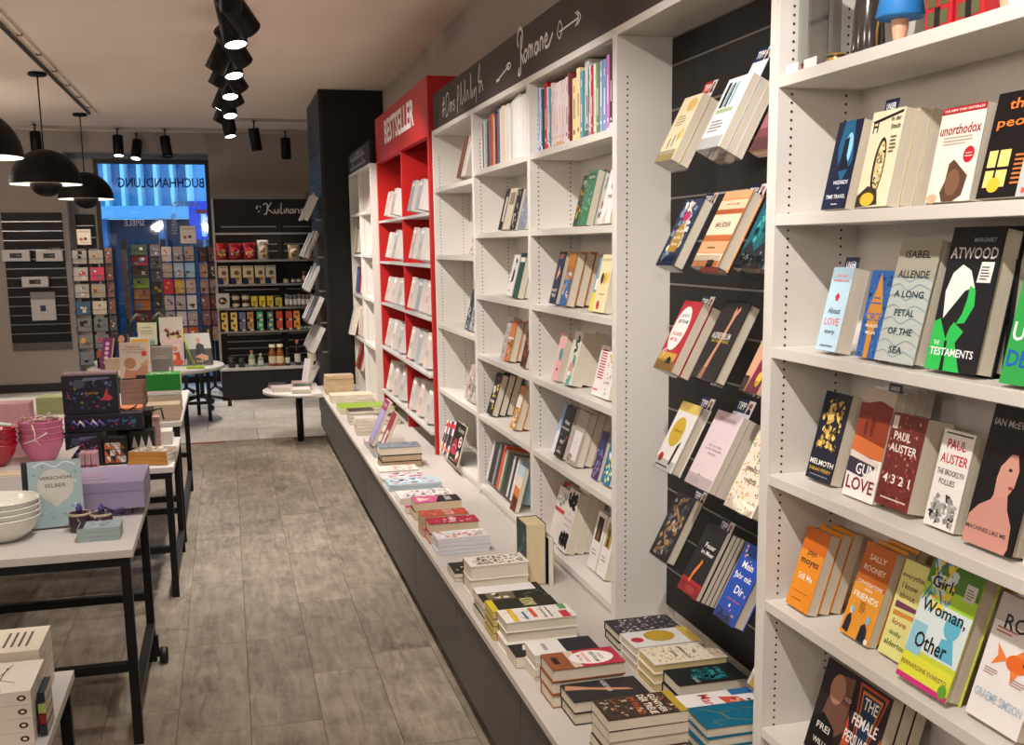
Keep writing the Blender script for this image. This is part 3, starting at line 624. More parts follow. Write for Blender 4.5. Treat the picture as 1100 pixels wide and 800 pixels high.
N('cream paperback low beside a black spine', 1.24, 1.66, z, .11, .17, .02, 2, '#d8c9b6', [('r', .2, .7, .8, .74, '#8d7a68'), ('r', .2, .5, .6, .53, '#8d7a68')], lean=14)
N('black low book with round spine', 1.24, 1.52, z, .11, .19, .03, 1, '#161518', [('e', .3, .8, .2, .1, '#3a3a40')], lean=14)
# small tip flags sticking out of books
def flag(label, x, y, z, w, h, c_, txt, lean=.2, photo=False, c2=None, body=None):
    e = thing('tip_flag', label, 'sign', group='tip flags'); e.matrix_world = T_face(x, y, z, lean, .001)
    obj('card', MB().box(0, 0, 0, w, .0009, h, mat(c_, .5)), e)
    a = []
    if body: a.append(('r', 0, 0, 1, .6, body)); 
    top = .62 if body else 0
    ls = txt.split('|')
    for i, s in enumerate(ls): a.append(('t', s, .5 if not photo else .36, 1 - (1 - top) * (i + .55) / len(ls), .7 if not photo else .5, (1 - top) * .5 / len(ls), '#f0f0f2'))
    if photo: a += [('r', .68, .66 if body else .1, .98, .98, '#d8cfc8'), ('e', .83, .84 if body else .55, .1, .07 if body else .2, '#9c6a54'), ('p', [(.7, .66), (.96, .66), (.88, .74), (.78, .74)] if body else [(.7, .1), (.96, .1), (.88, .35), (.78, .35)], '#22201f')]
    link('print', print_mesh(a, w, h), e)
NAVY = '#16264c'
flag('navy UNSER TIPP flag above the cream butterfly novel', 1.268, 1.925, 1.925, .045, .05, NAVY, 'UNSER|TIPP')
flag('navy UNSER TIPP flag above the pale blue novel', 1.262, 2.04, 1.61, .052, .058, NAVY, 'UNSER|TIPP')
flag('navy UNSER TIPP flag above the red desert novel', 1.295, 1.905, 1.378, .045, .035, '#2a3348', 'UNSER|TIPP')
# ---- gift things on the uppermost board
z = 2.06
e = thing('hanging_package', 'clear plastic package with red cord, leftmost on the top board', 'package', (1.225, 2.185, z + .001))
PL = glass_mat('#dcdedd', .5)
obj('bag', MB().box(0, -.12, .0, .002, 0, .19, PL).box(.03, -.12, .0, .032, 0, .19, PL), e); obj('red_ring', MB().tube([(.016 + .0 * math.cos(a), -.07 + .03 * math.cos(a), .165 + .008 * math.sin(a)) for a in [i * PI / 6 for i in range(13)]], .004, mat('#a3202a', .4)), e)
obj('header_card', MB().box(.012, -.12, .17, .018, 0, .21, mat('#2a2a2c', .5)), e)
for i, (yy, c_, nm) in enumerate(((2.145, '#b3202a', 'red round candy tin standing before the clear package'), (2.045, '#a8843a', 'brass round tin with black lid band on the top board'))):
    t_ = thing('tin', nm, 'tin', (1.235, yy, z + .001)); obj('body', MB().lathe([(0, 0), (.019, 0), (.02, .004), (.02, .018), (.017, .021), (0, .021)], mat(c_, .3, .6, .3), 18), t_); obj('band', MB().lathe([(.0203, .012), (.0207, .0125), (.0207, .0165), (.0203, .017)], mat('#2a221a', .4), 18), t_)
for i, (yy, nm) in enumerate(((2.18, 'small white price label before the clear package'), (2.105, 'small white price label between the two tins'))):
    t_ = tag(bx('price_label', (1.195, yy - .05, z + .0005), (1.1965, yy, z + .018), mat('#e6e2dc', .6)), nm, 'label')
e = thing('gift_bottle', 'tall dark glass bottle figure with gold wire handle on the top board', 'bottle', (1.27, 1.985, z + .001))
obj('body', MB().lathe([(0, 0), (.028, 0), (.034, .02), (.03, .1), (.02, .16), (.012, .2), (0, .2)], mat('#35302e', .15, .7, 0, 60, .2), 20), e)
obj('wire', MB().tube([(-.0, -.03, .01), (-.01, -.045, .05), (-.0, -.048, .12), (.0, -.02, .19)], .0025, mat('#b08a4a', .3, .6, .7)), e)
e = thing('doll', 'small queen figurine in blue coat with black bag on the top board', 'figurine', (1.265, 1.872, z + .001))
SK = mat('#d9a688', .5); BL = mat('#2a7ac0', .5)
obj('body', MB().lathe([(.014, .055), (.043, .058), (.046, .062), (.036, .11), (.028, .15), (.024, .17), (.012, .185), (.010, .195)], BL, 20), e)
obj('leg', MB().lathe([(.012, .006), (.011, .012), (.015, .035), (.017, .058)], SK, 12), e)
obj('shoe', MB().box(-.03, -.012, 0, .01, .012, .008, BLACKM), e, .002)
obj('head', MB().lathe([(.0, .19), (.018, .195), (.024, .215), (.018, .24), (0, .246)], SK, 16), e)
obj('hair', MB().lathe([(.026, .212), (.029, .225), (.02, .248), (0, .253)], mat('#d8d2ca', .7), 16), e)
obj('handbag', MB().box(-.05, -.05, .1, -.03, .0, .135, BLACKM), e, .003)
e = thing('doll', 'second small figurine with tan legs beside the phone box tins', 'figurine', (1.265, 1.575, z + .001))
obj('leg', MB().lathe([(.012, .006), (.011, .02), (.016, .05), (.02, .09)], SK, 12), e)
obj('shoe', MB().box(-.035, -.012, 0, .01, .012, .008, BLACKM), e, .002)
obj('body', MB().lathe([(.014, .08), (.04, .09), (.03, .15), (.012, .19)], mat('#22386b', .5), 16), e)
for i, (yy, nm) in enumerate(((1.775, 'red telephone box tin, left one'), (1.69, 'red telephone box tin, right one'))):
    e = thing('telephone_box_tin', nm + ' on the top board', 'tin', (1.25, yy, z + .001)); TR = mat('#b3202a', .35)
    obj('body', MB().box(0, -.075, 0, .06, 0, .2, TR), e, .003)
    g = MB()
    for a in range(2):
        for b in range(5): g.box(-.001, -.066 + a * .033, .02 + b * .032, .0005, -.042 + a * .033, .044 + b * .032, mat('#5a5a3a', .3))
    obj('window_pane', g, e); obj('roof_sign', MB().box(-.003, -.06, .182, -.0005, -.015, .194, mat('#ece6dc', .5)), e); obj('guard_print', MB().box(-.0015, -.045, .0, -.0005, -.03, .05, BLACKM), e)
tag(bx('gift_box', (1.23, 1.47, z + .001), (1.29, 1.53, z + .09), mat('#d7d3d0', .5)), 'small white gift box at the far right of the top board', 'box')

# ================================================================ SLATTED BAY: BOOKS IN ACRYLIC HOLDERS
def holder(label, x, y, z, W, H, t, n, cover, art, lean=27, hard=False, tip=None, pages='#cfc5b3', dpt=None):
    le = R(lean); s, c = math.sin(le), math.cos(le); D = n * (t + .0006) + .0025
    e = thing('book_holder', 'acrylic holder under the %s book' % label, 'book holder'); e.matrix_world = T_face(x, y, z, le, 0)
    q = MB(); q.box(.004, -.003, -.003, W - .004, D + .004, -.0005, CLEAR); q.box(.004, -.003, -.0005, W - .004, -.0012, .032, CLEAR); q.box(.004, D + .0025, -.0005, W - .004, D + .004, .12, CLEAR)
    obj('tray', q, e)
    h_ = MB().tube([(W * .5, D + .004, .08), (W * .5, D + .03, .10)], .004, CLEAR, 5); obj('hook', h_, e)
    am = print_mesh(art, W, H, seed=int(y * 100))
    base = T_face(x, y, z, le, 0)
    for i in range(n):
        T = base @ Matrix.Translation((0, i * (t + .0006) + (.0025 if i else 0), 0))
        lab = '%s book in an acrylic holder' % label if n == 1 else '%s book, %s copy in its acrylic holder' % (label, FR[i])
        book(lab, T, W, H, t, cover, None, pages, hard, am if i == 0 else None, group=('%s copies' % label) if n > 1 else None)
    if tip:
        f = thing('tip_flag', '%s TIPP flag with portrait behind the %s book' % ('red' if tip[0] == 'r' else 'navy', label), 'sign', group='tip flags')
        f.matrix_world = base @ Matrix.Translation((W * .30, t + .0012, H * .72))
        cc = '#b8382a' if tip[0] == 'r' else NAVY; hh = H * .28 + tip[1]; ww = W * .62
        obj('card', MB().box(0, 0, 0, ww, .0009, hh, mat('#ddd8cf' if tip[0] == 'r' else '#d4d9e2', .5)), f)
        v = 1 - .038 / hh
        a = [('r', 0, v, 1, 1, cc), ('t', 'TIPP', .34, (v + 1) / 2, .5, (1 - v) * .55, '#f2f0ee'), ('r', .66, v, 1, 1, '#d8cfc8'), ('e', .83, v + (1 - v) * .62, .1, (1 - v) * .22, '#8e5d49'), ('p', [(.7, v), (.97, v), (.9, v + (1 - v) * .4), (.76, v + (1 - v) * .4)], '#1d1b1c')]
        link('print', print_mesh(a, ww, hh), f)
XH = 1.185
holder('cream two small figures', XH, 2.90, 1.925, .125, .2, .024, 2, '#e8dcb8', [('e', .65, .85, .25, .1, '#d9b56a'), ('e', .8, .4, .15, .08, '#e2c480'), ('r', .3, .2, .34, .36, '#2a2622'), ('r', .52, .22, .56, .4, '#2a2622'), ('r', .7, .3, .73, .42, '#2a2622'), ('p', [(.0, .0), (.9, 0), (.9, .1), (0, .12)], '#d8c07c')] + lines(.2, .7, .55, .72, 4, '#b3a27c'), tip=('r', .055))
holder('white novel with blue bars', XH, 2.62, 1.935, .135, .2, .022, 3, '#e4e3e0', [('r', .12, .58, .24, .94, '#1e1e20'), ('r', .36, .58, .44, .92, '#1e1e20'), ('r', .28, .58, .34, .9, '#6fa3bd'), ('r', .5, .6, .58, .93, '#6fa3bd'), ('r', .1, .5, .8, .56, '#9db08a')] + lines(.12, .7, .24, .42, 4, '#77757a'), tip=('n', .09))
holder('pink and white topmost right', XH + .01, 2.345, 1.91, .09, .19, .02, 1, '#8d5a5e', [('r', 0, 0, 1, .3, '#6b3b40'), ('r', 0, .6, 1, 1, '#3a3f4c')])
holder('navy floral, gold flask', XH, 2.885, 1.64, .122, .205, .034, 1, '#2c3a54', [('n', 36, .13, ['#d9c6bc', '#8a9cb4', '#efe6de'], 0, 0, 1, 1), ('e', .5, .74, .16, .08, '#c22f62'), ('p', [(.38, .62), (.58, .62), (.8, .42), (.75, .2), (.3, .2), (.25, .42)], '#a8863a'), ('t', 'Der Zauber', .52, .52, .42, .05, '#f2ead8'), ('t', 'und die', .52, .42, .36, .05, '#f2ead8'), ('t', 'Ferne', .52, .32, .3, .05, '#f2ead8')], hard=True, tip=('n', .035))
holder('orange and cream striped', XH, 2.64, 1.64, .155, .215, .034, 1, '#d98f5c', [('r', 0, .9, 1, 1, '#e0a070'), ('r', 0, .76, 1, .88, '#ecc4a0'), ('r', 0, .70, 1, .755, '#a85a34'), ('r', 0, .42, 1, .69, '#ecd0b4'), ('r', 0, .34, 1, .41, '#b8683c'), ('r', 0, .18, 1, .33, '#dda27a'), ('r', 0, .08, 1, .17, '#efd6bc'), ('t', 'BRÜDER', .5, .56, .56, .08, '#33261f'), ('t', 'JACKIE', .5, .82, .5, .03, '#5c4030'), ('r', .3, .24, .6, .26, '#7a4f38'), ('r', .55, .0, .8, .09, '#3a2c2a')], hard=True, tip=('n', .035))
holder('teal mountain landscape', XH, 2.392, 1.64, .14, .205, .034, 1, '#1b5a62', [('n', 46, .11, ['#237e86', '#0f3a44', '#46a3a4'], 0, .25, 1, .95), ('p', [(0, 0), (1, 0), (1, .2), (.7, .34), (.45, .22), (.2, .36), (0, .2)], '#23282c'), ('n', 20, .06, ['#7d868a', '#111518'], 0, 0, 1, .24)], hard=True)
holder('red framed white oval', XH, 2.895, 1.345, .128, .215, .028, 2, '#b8303a', [('p', [(.0, .25), (.9, .25), (.9, .0), (0, 0)], '#c9a24a'), ('r', 0, .0, 1, .12, '#a07434'), ('e', .42, .6, .38, .32, '#f0ece8'), ('t', 'JUDY', .44, .78, .4, .05, '#22262c'), ('t', 'BERTRAM', .44, .7, .5, .05, '#22262c'), ('t', 'PLAUDEREI', .42, .52, .5, .05, '#c23a44'), ('t', 'IM TAL', .4, .44, .4, .05, '#c23a44'), ('p', [(.45, .1), (.75, .1), (.72, .17), (.6, .2), (.5, .16)], '#241c18'), ('l', [(.1, .25), (.3, .32), (.2, .2)], .02, '#f0ece8')], tip=('n', .03))
holder('dark grey novel with raised arm', XH, 2.635, 1.35, .148, .22, .032, 1, '#2a2829', [('p', [(.28, .0), (.45, .0), (.5, .3), (.56, .5), (.66, .82), (.74, .9), (.7, .95), (.62, .88), (.58, .95), (.54, .86), (.56, .8), (.48, .5), (.38, .25)], '#c78f72'), ('t', 'AUDREY BLUM', .46, .56, .7, .08, '#d8d4d0'), ('t', 'ZEIT DER STERNE', .5, .49, .66, .035, '#b7a44a')], hard=True)
holder('colourful figure cover in wood look', XH + .01, 2.37, 1.345, .1, .2, .02, 1, '#c79c7c', [('p', [(.3, .0), (.9, .0), (.95, .5), (.6, .62), (.4, .4)], '#7c2440'), ('e', .75, .5, .16, .08, '#c22f52'), ('e', .7, .18, .12, .1, '#d8b13a'), ('r', 0, 0, .25, .2, '#3a2c26'), ('n', 8, .08, ['#e2d4c4'], 0, .6, 1, 1)])
holder('white novel with gold disc', XH, 2.895, 1.055, .135, .21, .032, 1, '#e2dfda', [('r', 0, .86, 1, 1, '#d9c06a'), ('e', .42, .56, .3, .22, '#c9a832'), ('t', 'Abend', .44, .58, .4, .05, '#8a6a1c'), ('e', .2, .16, .11, .065, '#b8252b'), ('r', .1, .04, .7, .06, '#444'), ('p', [(.66, .1), (.76, .1), (.82, .45), (.7, .38)], '#2a2a2c')], hard=True, tip=('n', .035))
holder('plain pink letter', XH, 2.665, 1.055, .155, .218, .018, 4, '#dcc9ce', [('r', .2, .88, .8, .93, '#c2a9b2'), ('t', 'die briefe', .5, .55, .5, .035, '#b08a98'), ('t', 'einer freundin', .5, .5, .6, .035, '#b08a98'), ('t', 'roman', .5, .44, .3, .03, '#b08a98'), ('r', .38, .14, .42, .17, '#777'), ('r', .1, .03, .5, .11, '#cdbfc2')], tip=('n', .05))
holder('white cover speckled with colourful dots', XH, 2.42, 1.045, .15, .21, .03, 2, '#e4d8c4', [('n', 130, .035, ['#d07a3a', '#c9504a', '#6a9a7a', '#d8b13a'], 0, 0, 1, 1), ('t', 'DIE', .5, .66, .16, .04, '#33302c'), ('t', 'SEHNLICHSTE', .5, .52, .7, .05, '#33302c'), ('t', 'PAUSE', .5, .38, .36, .05, '#33302c')], hard=True)
holder('brown swirling floral', XH + .01, 2.94, .775, .125, .208, .032, 1, '#22232c', [('n', 60, .1, ['#8a6a42', '#c9c2b4', '#43506a', '#a88a5c'], 0, 0, 1, 1), ('l', [(.2, .1), (.6, .2), (.3, .4), (.7, .6), (.3, .8), (.7, .95)], .05, '#a07c4c')], hard=True, tip=('n', .03))
holder('black novel with orange tentacle', XH + .005, 2.715, .735, .125, .205, .014, 5, '#17161a', [('r', 0, 0, 1, .2, '#a8242c'), ('l', [(.35, .16), (.4, .3), (.5, .42), (.55, .5)], .08, '#e0803a'), ('t', 'Feuer', .6, .72, .5, .07, '#efece6'), ('t', 'im Meer', .6, .62, .6, .06, '#efece6'), ('e', .55, .08, .25, .05, '#c9484a')], tip=('n', .03))
holder('bright blue white-lettered', XH + .005, 2.48, .735, .115, .21, .034, 1, '#1d4aa8', [('n', 30, .06, ['#e9e2ea', '#d9a8b8'], 0, 0, 1, 1), ('r', .16, .3, .86, .8, '#1d4aa8'), ('t', 'Mein', .5, .74, .5, .09, '#f2f2f4'), ('t', 'Jahr mit', .5, .58, .76, .1, '#f2f2f4'), ('t', 'Dir', .6, .42, .4, .1, '#f2f2f4'), ('t', 'JULIA WHELAN', .55, .28, .6, .03, '#e2606c'), ('p', [(.1, 0), (.8, 0), (.7, .1), (.4, .06), (.3, .14)], '#0f2a6a')], hard=True, tip=('n', .045))
holder('white patterned strip of yellow tag', XH + .03, 2.33, .60, .07, .15, .012, 1, '#d8cfc4', [('n', 16, .12, ['#a83a3a', '#2a2a2c'], 0, .6, 1, 1), ('r', .2, 0, .9, .55, '#c9a832')])

# ================================================================ BAY RIGHT OF THE MIDDLE (under Romane)
def F(desc, x, y, z, W, H, t, n, cover, art=None, where='in the bay under Romane', lean=14, **k): facing(desc, x, y, z, W, H, t, n, cover, art, where, R(lean), **k)
rows = [(4.275, .022, .262, '#e6e3e0', '#9a9694', 'white narrow'), (4.245, .016, .27, '#c9293a', '#f0dede', 'bright red narrow'), (4.222, .02, .28, '#8fa9c6', '#e9eef2', 'pale blue'), (4.197, .018, .275, '#dfe3e4', '#3a4048', 'white with blue foot'),
        (4.173, .02, .265, '#2f5f78', '#e2e2e2', 'dark teal'), (4.128, .036, .286, '#b8202e', '#f0d8d8', 'thick deep red'), (4.095, .024, .262, '#e2dfdc', '#c04a50', 'white with red print'), (4.068, .02, .255, '#3a93b0', '#f2f2f2', 'turquoise'),
        (4.038, .025, .27, '#dec9c4', '#a05a5a', 'rose striped'), (4.005, .028, .262, '#e2d4d4', '#b59ac0', 'pale lilac left'), (3.97, .03, .26, '#e6dcdc', '#d8a23a', 'pale lilac with yellow bands, second'), (3.938, .028, .262, '#e4d8da', '#d8a23a', 'pale lilac with yellow bands, third'), (3.90, .03, .262, '#e0d2d6', '#d88a3a', 'pale lilac with yellow bands, fourth'),
        (3.858, .034, .265, '#e4d8d4', '#8a5a66', 'pale lettered'), (3.828, .022, .278, '#7d3a3c', '#e9dcc8', 'brick and cream'), (3.775, .044, .245, '#e8d9a0', '#4a4238', 'cream with red block letters'), (3.728, .04, .276, '#ead9a8', '#b8322a', 'taller cream'),
        (3.688, .032, .258, '#5d9fae', '#e9e6da', 'sea blue'), (3.635, .045, .29, '#bfc3c4', '#5a5f62', 'tall grey'), (3.60, .026, .262, '#e4dfd6', '#8a8a88', 'white with grey'), (3.572, .022, .26, '#b32538', '#f0dcdc', 'crimson'), (3.545, .022, .262, '#e2ddd4', '#9a9a98', 'off-white'),
        (3.515, .026, .262, '#5f8f4c', '#e6ecd8', 'leaf green'), (3.482, .028, .26, '#8c9cbe', '#e8ecf4', 'lavender blue'), (3.448, .028, .26, '#7f93bb', '#e8ecf4', 'second lavender blue'), (3.415, .026, .27, '#c67ab8', '#f4e6f2', 'pink violet'), (3.385, .026, .27, '#3a3436', '#e8e8e8', 'black footed'), (3.345, .034, .262, '#e6e0d8', '#c9a9a0', 'last pale'), (3.305, .034, .27, '#ddd3c4', '#a8927c', 'beige corner')]
spine_row([(y - t, t - .002, h * .9, c, i, n + ' spine') for (y, t, h, c, i, n) in rows], 1.225, 2.06, 'on the top board under Romane')
z = 1.762
F('dark green forest', 1.232, 3.80, z, .09, .185, .022, 1, '#2f4238', [('n', 30, .12, ['#4c6a4a', '#c9b43a', '#8a4a3a'], 0, 0, 1, .9), ('t', 'WALD', .5, .86, .6, .08, '#d8d4c4')])
F('green gardened novel', 1.225, 3.725, z, .1, .195, .028, 2, '#3f7a5c', [('n', 40, .08, ['#5fa07a', '#a8c9a0', '#2d5a44'], 0, 0, 1, .8), ('r', .1, .82, .9, .95, '#3a5c48'), ('t', 'GRÜN', .5, .88, .6, .06, '#e2e0d0')])
F('grey and red flower', 1.235, 3.555, z, .1, .175, .02, 1, '#bcb6b4', [('n', 20, .14, ['#c23a3a', '#e6dad6', '#5a5658'], 0, .0, 1, .6), ('n', 10, .18, ['#8a8c94'], 0, .6, 1, 1)])
F('white and red figure', 1.225, 3.49, z, .1, .185, .02, 3, '#e0dbd6', [('e', .55, .72, .14, .1, '#c22f38'), ('t', 'rot', .5, .5, .4, .08, '#5a5658'), ('p', [(.2, .0), (.6, 0), (.5, .3)], '#c9b8ae')])
z = 1.465
F('navy with orange figure', 1.215, 4.055, z, .082, .205, .04, 1, '#1f2c48', [('r', .15, .86, .85, .96, '#7a4a3a'), ('p', [(.3, .45), (.5, .5), (.8, .6), (.6, .66), (.5, .74), (.4, .6)], '#e2a06a'), ('t', 'NACHT', .5, .26, .7, .06, '#dcd8c8'), ('t', 'TANZ', .5, .16, .6, .06, '#dcd8c8')], hard=True)
F('orange and blue harbour', 1.215, 3.92, z, .085, .205, .11, 1, '#a86a30', [('r', 0, 0, 1, .5, '#2f62a0'), ('n', 30, .14, ['#e2b04a', '#d8dce2', '#3c78b8'], 0, .1, 1, .7), ('p', [(0, .75), (1, .7), (1, 1), (0, 1)], '#b8762c')], hard=True)
F('blue and yellow thin', 1.225, 3.60, z, .06, .19, .02, 1, '#6f9ab8', [('r', 0, 0, 1, .35, '#d8d04a'), ('r', .2, .4, .8, .6, '#e8e8e2')])
F('pale yellow with ovals', 1.22, 3.545, z, .115, .2, .03, 2, '#e2d6a8', [('e', .35, .58, .12, .1, '#3a2a24'), ('e', .58, .58, .12, .1, '#c9a83a'), ('e', .8, .6, .1, .1, '#e8c05a'), ('t', 'FARBEN', .5, .9, .8, .05, '#b8a878'), ('e', .38, .12, .13, .08, '#c22a3a'), ('r', .3, .3, .8, .315, '#8a8260')], lean=12)
z = 1.168
F('pink with teal oval', 1.222, 4.05, z, .088, .19, .03, 1, '#e0a9ac', [('e', .6, .55, .24, .14, '#2f9a94'), ('r', .2, .9, .9, .94, '#f2d8d8'), ('r', .4, .2, .6, .26, '#3a3436')])
F('white with dark green snake', 1.222, 3.895, z, .1, .205, .045, 2, '#dbd7ca', [('l', [(.3, .0), (.7, .12), (.3, .28), (.8, .42), (.5, .5)], .16, '#6fb0a0'), ('e', .5, .3, .2, .12, '#d89a7c'), ('l', [(.4, .62), (.75, .68), (.4, .78), (.8, .84), (.55, .9)], .07, '#24483c'), ('r', .3, .16, .6, .24, '#eeece6')], lean=15)
F('red and white striped ladder', 1.235, 3.60, z, .09, .18, .018, 1, '#e6e0dc', [('r', .2, .35 + i * .055, .85, .375 + i * .055, '#b83248') for i in range(11)] + [('r', .1, .1, .6, .14, '#d87a82')])
F('white floral', 1.23, 3.495, z, .085, .165, .02, 3, '#e2dcd8', [('n', 24, .1, ['#d88a94', '#6a9ab0', '#d8b04a'], 0, 0, 1, 1)])
z = .862
F('pale blue peaks', 1.24, 4.12, z, .075, .2, .02, 1, '#8fa9cc', [('p', [(0, 0), (1, 0), (.8, .4), (.3, .5), (0, .4)], '#d8dae2'), ('p', [(.3, .6), (.9, .5), (.9, .9), (.5, .95)], '#6d86b8')], lean=17)
F('black chalk lettered', 1.225, 4.035, z, .112, .21, .03, 1, '#1b1a1c', [('t', 'Wenn', .5, .68, .5, .08, '#e6e4de'), ('t', 'nicht jetzt', .5, .56, .8, .07, '#e6e4de'), ('t', 'wann', .45, .3, .4, .07, '#d8d6d0'), ('t', 'dann', .45, .12, .4, .07, '#d8d6d0'), ('n', 14, .06, ['#c85a48', '#4a9a94', '#d8a24a'], 0, 0, 1, .5)], lean=17, hard=True)
F('grey with white label', 1.23, 3.895, z, .125, .21, .05, 2, '#a89c98', [('p', [(.15, .08), (.85, .08), (.85, .62), (.15, .62)], '#e0dad8'), ('n', 12, .07, ['#2a2423', '#8a6a3a'], 0, 0, .5, .2), ('r', .3, .4, .6, .41, '#a09a9a'), ('t', 'ich', .5, .82, .2, .03, '#6a605e')], lean=17, hard=True)
F('violet floral night', 1.235, 3.605, z, .07, .175, .02, 1, '#32305c', [('n', 30, .14, ['#8a7ab8', '#c85a6a', '#5a8ac0'], 0, 0, 1, .7)], lean=16)
F('blue and green mosaic', 1.235, 3.50, z, .09, .15, .02, 2, '#2c6a8c', [('n', 30, .14, ['#4ab0c8', '#c8d04a', '#e8e8e4'], 0, 0, 1, .8)], lean=16)
z = .50
F('red magazine-like', 1.27, 4.20, z, .07, .22, .012, 2, '#b22a36', [('n', 14, .15, ['#e2dcd6', '#2a2426'], 0, 0, 1, 1)])
F('white with red band', 1.225, 4.115, z, .12, .225, .03, 1, '#d4cfca', [('r', 0, .55, 1, .62, '#c22f3a'), ('n', 24, .1, ['#b0aaa8', '#8a8684'], 0, .62, 1, .95)], hard=True, spine='#1d1c1e')
F('black and white scribble', 1.215, 3.975, z, .12, .245, .045, 3, '#dcd6d0', [('n', 60, .13, ['#1c1b1c'], 0, .66, 1, 1), ('n', 60, .13, ['#1c1b1c'], 0, .02, 1, .34), ('t', 'DIE', .5, .6, .3, .05, '#c9a0a0'), ('t', 'FREUNDE', .5, .5, .8, .06, '#c9a0a0'), ('t', 'ERZÄHLUNG', .5, .41, .7, .04, '#c9a0a0')], lean=15)
F('white with dark portrait strip, first', 1.25, 3.70, z, .095, .215, .03, 1, '#e0dcd8', [('r', .2, .5, .8, .92, '#2a201c'), ('p', [(.35, .52), (.6, .52), (.55, .75), (.45, .8)], '#8a5a3a'), ('r', .2, .32, .6, .34, '#8d8a88'), ('r', .2, .26, .7, .28, '#8d8a88')])
F('white with golden portrait strip, second', 1.25, 3.595, z, .095, .215, .035, 2, '#e0dcd8', [('r', .2, .5, .8, .92, '#a8904a'), ('p', [(.35, .52), (.6, .52), (.55, .8), (.45, .85)], '#4a3a28'), ('r', .2, .32, .6, .34, '#8d8a88'), ('r', .2, .26, .7, .28, '#8d8a88')])
F('blue edged low', 1.235, 3.36, z, .08, .11, .02, 1, '#3a5a9c', [('r', .2, .2, .8, .5, '#d8dcea')])
# ---------------------------------------------------------------- second bay
FARMODE[0] = True
rows = [(5.215, .03, '#dad7d2', '#5a5856', 'white', .22), (5.18, .022, '#3a3c40', '#d8d8d8', 'charcoal', .235), (5.155, .025, '#cfcac4', '#444', 'light grey', .245), (5.125, .035, '#9aa6ac', '#2c3034', 'steel grey', .25), (5.085, .03, '#2b2d31', '#c9b43a', 'black and yellow', .24), (5.05, .02, '#6a7278', '#eee', 'slate', .25), (5.025, .03, '#b9342f', '#f0e0d8', 'tomato red', .255), (4.99, .03, '#c96a2c', '#222', 'burnt orange', .262), (4.955, .022, '#d8c0a0', '#5a3a2a', 'sand', .25), (4.93, .03, '#201f22', '#cfcfcf', 'jet black', .262), (4.895, .02, '#a03028', '#f0e6e0', 'brick red', .25),
        (4.872, .03, '#2f6fae', '#eef', 'cobalt blue', .27), (4.838, .03, '#e6dcc8', '#c8a25a', 'ivory', .265), (4.803, .045, '#e8d0a4', '#b8863a', 'wide honey', .275), (4.75, .03, '#e2dfdb', '#7a7876', 'chalk white', .265), (4.715, .032, '#dcd9d4', '#c22f3c', 'white with red heart', .272), (4.68, .028, '#e6e3df', '#8a8886', 'plain white', .25), (4.645, .03, '#c8c4bf', '#4a4a4a', 'pale stone', .268), (4.61, .035, '#e4e2de', '#8fb0c0', 'white with pale blue', .275), (4.57, .04, '#e8e5e0', '#a8c0a8', 'white with pale green', .285), (4.525, .045, '#e6e4e0', '#999', 'broad white', .29), (4.475, .04, '#dedbd6', '#777', 'broad off-white', .28), (4.43, .04, '#d8d4ce', '#666', 'last broad', .28), (4.385, .04, '#e2dfda', '#8a8886', 'hidden corner white', .28), (4.34, .035, '#d0ccc6', '#777', 'hidden corner grey', .27)]
spine_row([(y - t, t - .002, h * .92, c, i, n + ' spine') for (y, t, c, i, n, h) in rows], 1.225, 2.06, 'on the top board left of Romane')
FARMODE[0] = False
W2 = 'in the second bay'
z = 1.762
F('black sided', 1.225, 4.90, z, .07, .19, .02, 2, '#1b1b1d', [('r', .5, .2, .9, .8, '#d8d4cc')], W2)
F('cream with black edge', 1.225, 4.80, z, .1, .185, .045, 1, '#c9bfac', [('r', .1, .6, .9, .9, '#8a7a6a')], W2, spine='#1b1b1d')
F('black lettered', 1.225, 4.685, z, .09, .18, .03, 2, '#222225', [('n', 20, .12, ['#c9c4ba'], 0, 0, 1, 1)], W2)
F('grey blue facade', 1.225, 4.55, z, .12, .2, .03, 2, '#7d8798', [('n', 30, .12, ['#a8b0be', '#a06a5a', '#5f6b80'], 0, 0, 1, 1)], W2)
z = 1.465
F('white with black portrait', 1.225, 4.765, z, .098, .19, .025, 2, '#e2dfdb', [('p', [(.3, .3), (.7, .35), (.8, .85), (.5, .92), (.4, .6)], '#2a2c2b'), ('e', .6, .7, .14, .1, '#cdd6d2'), ('r', .2, .1, .5, .13, '#888')], W2)
F('deep green', 1.225, 4.655, z, .09, .2, .03, 2, '#1d4a40', [('r', .1, .8, .9, .9, '#d8d4ca')], W2)
z = 1.168
F('silver photographed', 1.225, 4.895, z, .09, .2, .02, 2, '#b4b0b0', [('n', 30, .12, ['#d8d6d6', '#7a7678', '#c9a28a'], 0, 0, 1, 1)], W2)
F('orange tiger striped', 1.22, 4.80, z, .085, .185, .11, 1, '#c8743a', [('n', 40, .1, ['#2a1c18', '#e8d8c0'], 0, 0, 1, .7), ('r', 0, .55, 1, .6, '#e8e2da')], W2, hard=True)
F('brown and orange portrait', 1.225, 4.54, z, .09, .17, .03, 2, '#4a2c22', [('n', 20, .16, ['#c86a3a', '#1c1614', '#a8502c'], 0, 0, 1, 1)], W2)
z = .862
F('black yellow-stickered', 1.222, 5.185, z, .11, .21, .05, 4, '#1c1b1c', [('n', 10, .12, ['#e2cc3a'], 0, .1, 1, .8), ('e', .35, .6, .2, .1, '#b8b4b0'), ('t', 'NOIR', .5, .32, .7, .07, '#e8e6e0'), ('r', .3, .86, .8, .92, '#8a3a3a')], W2, lean=17, hard=True)
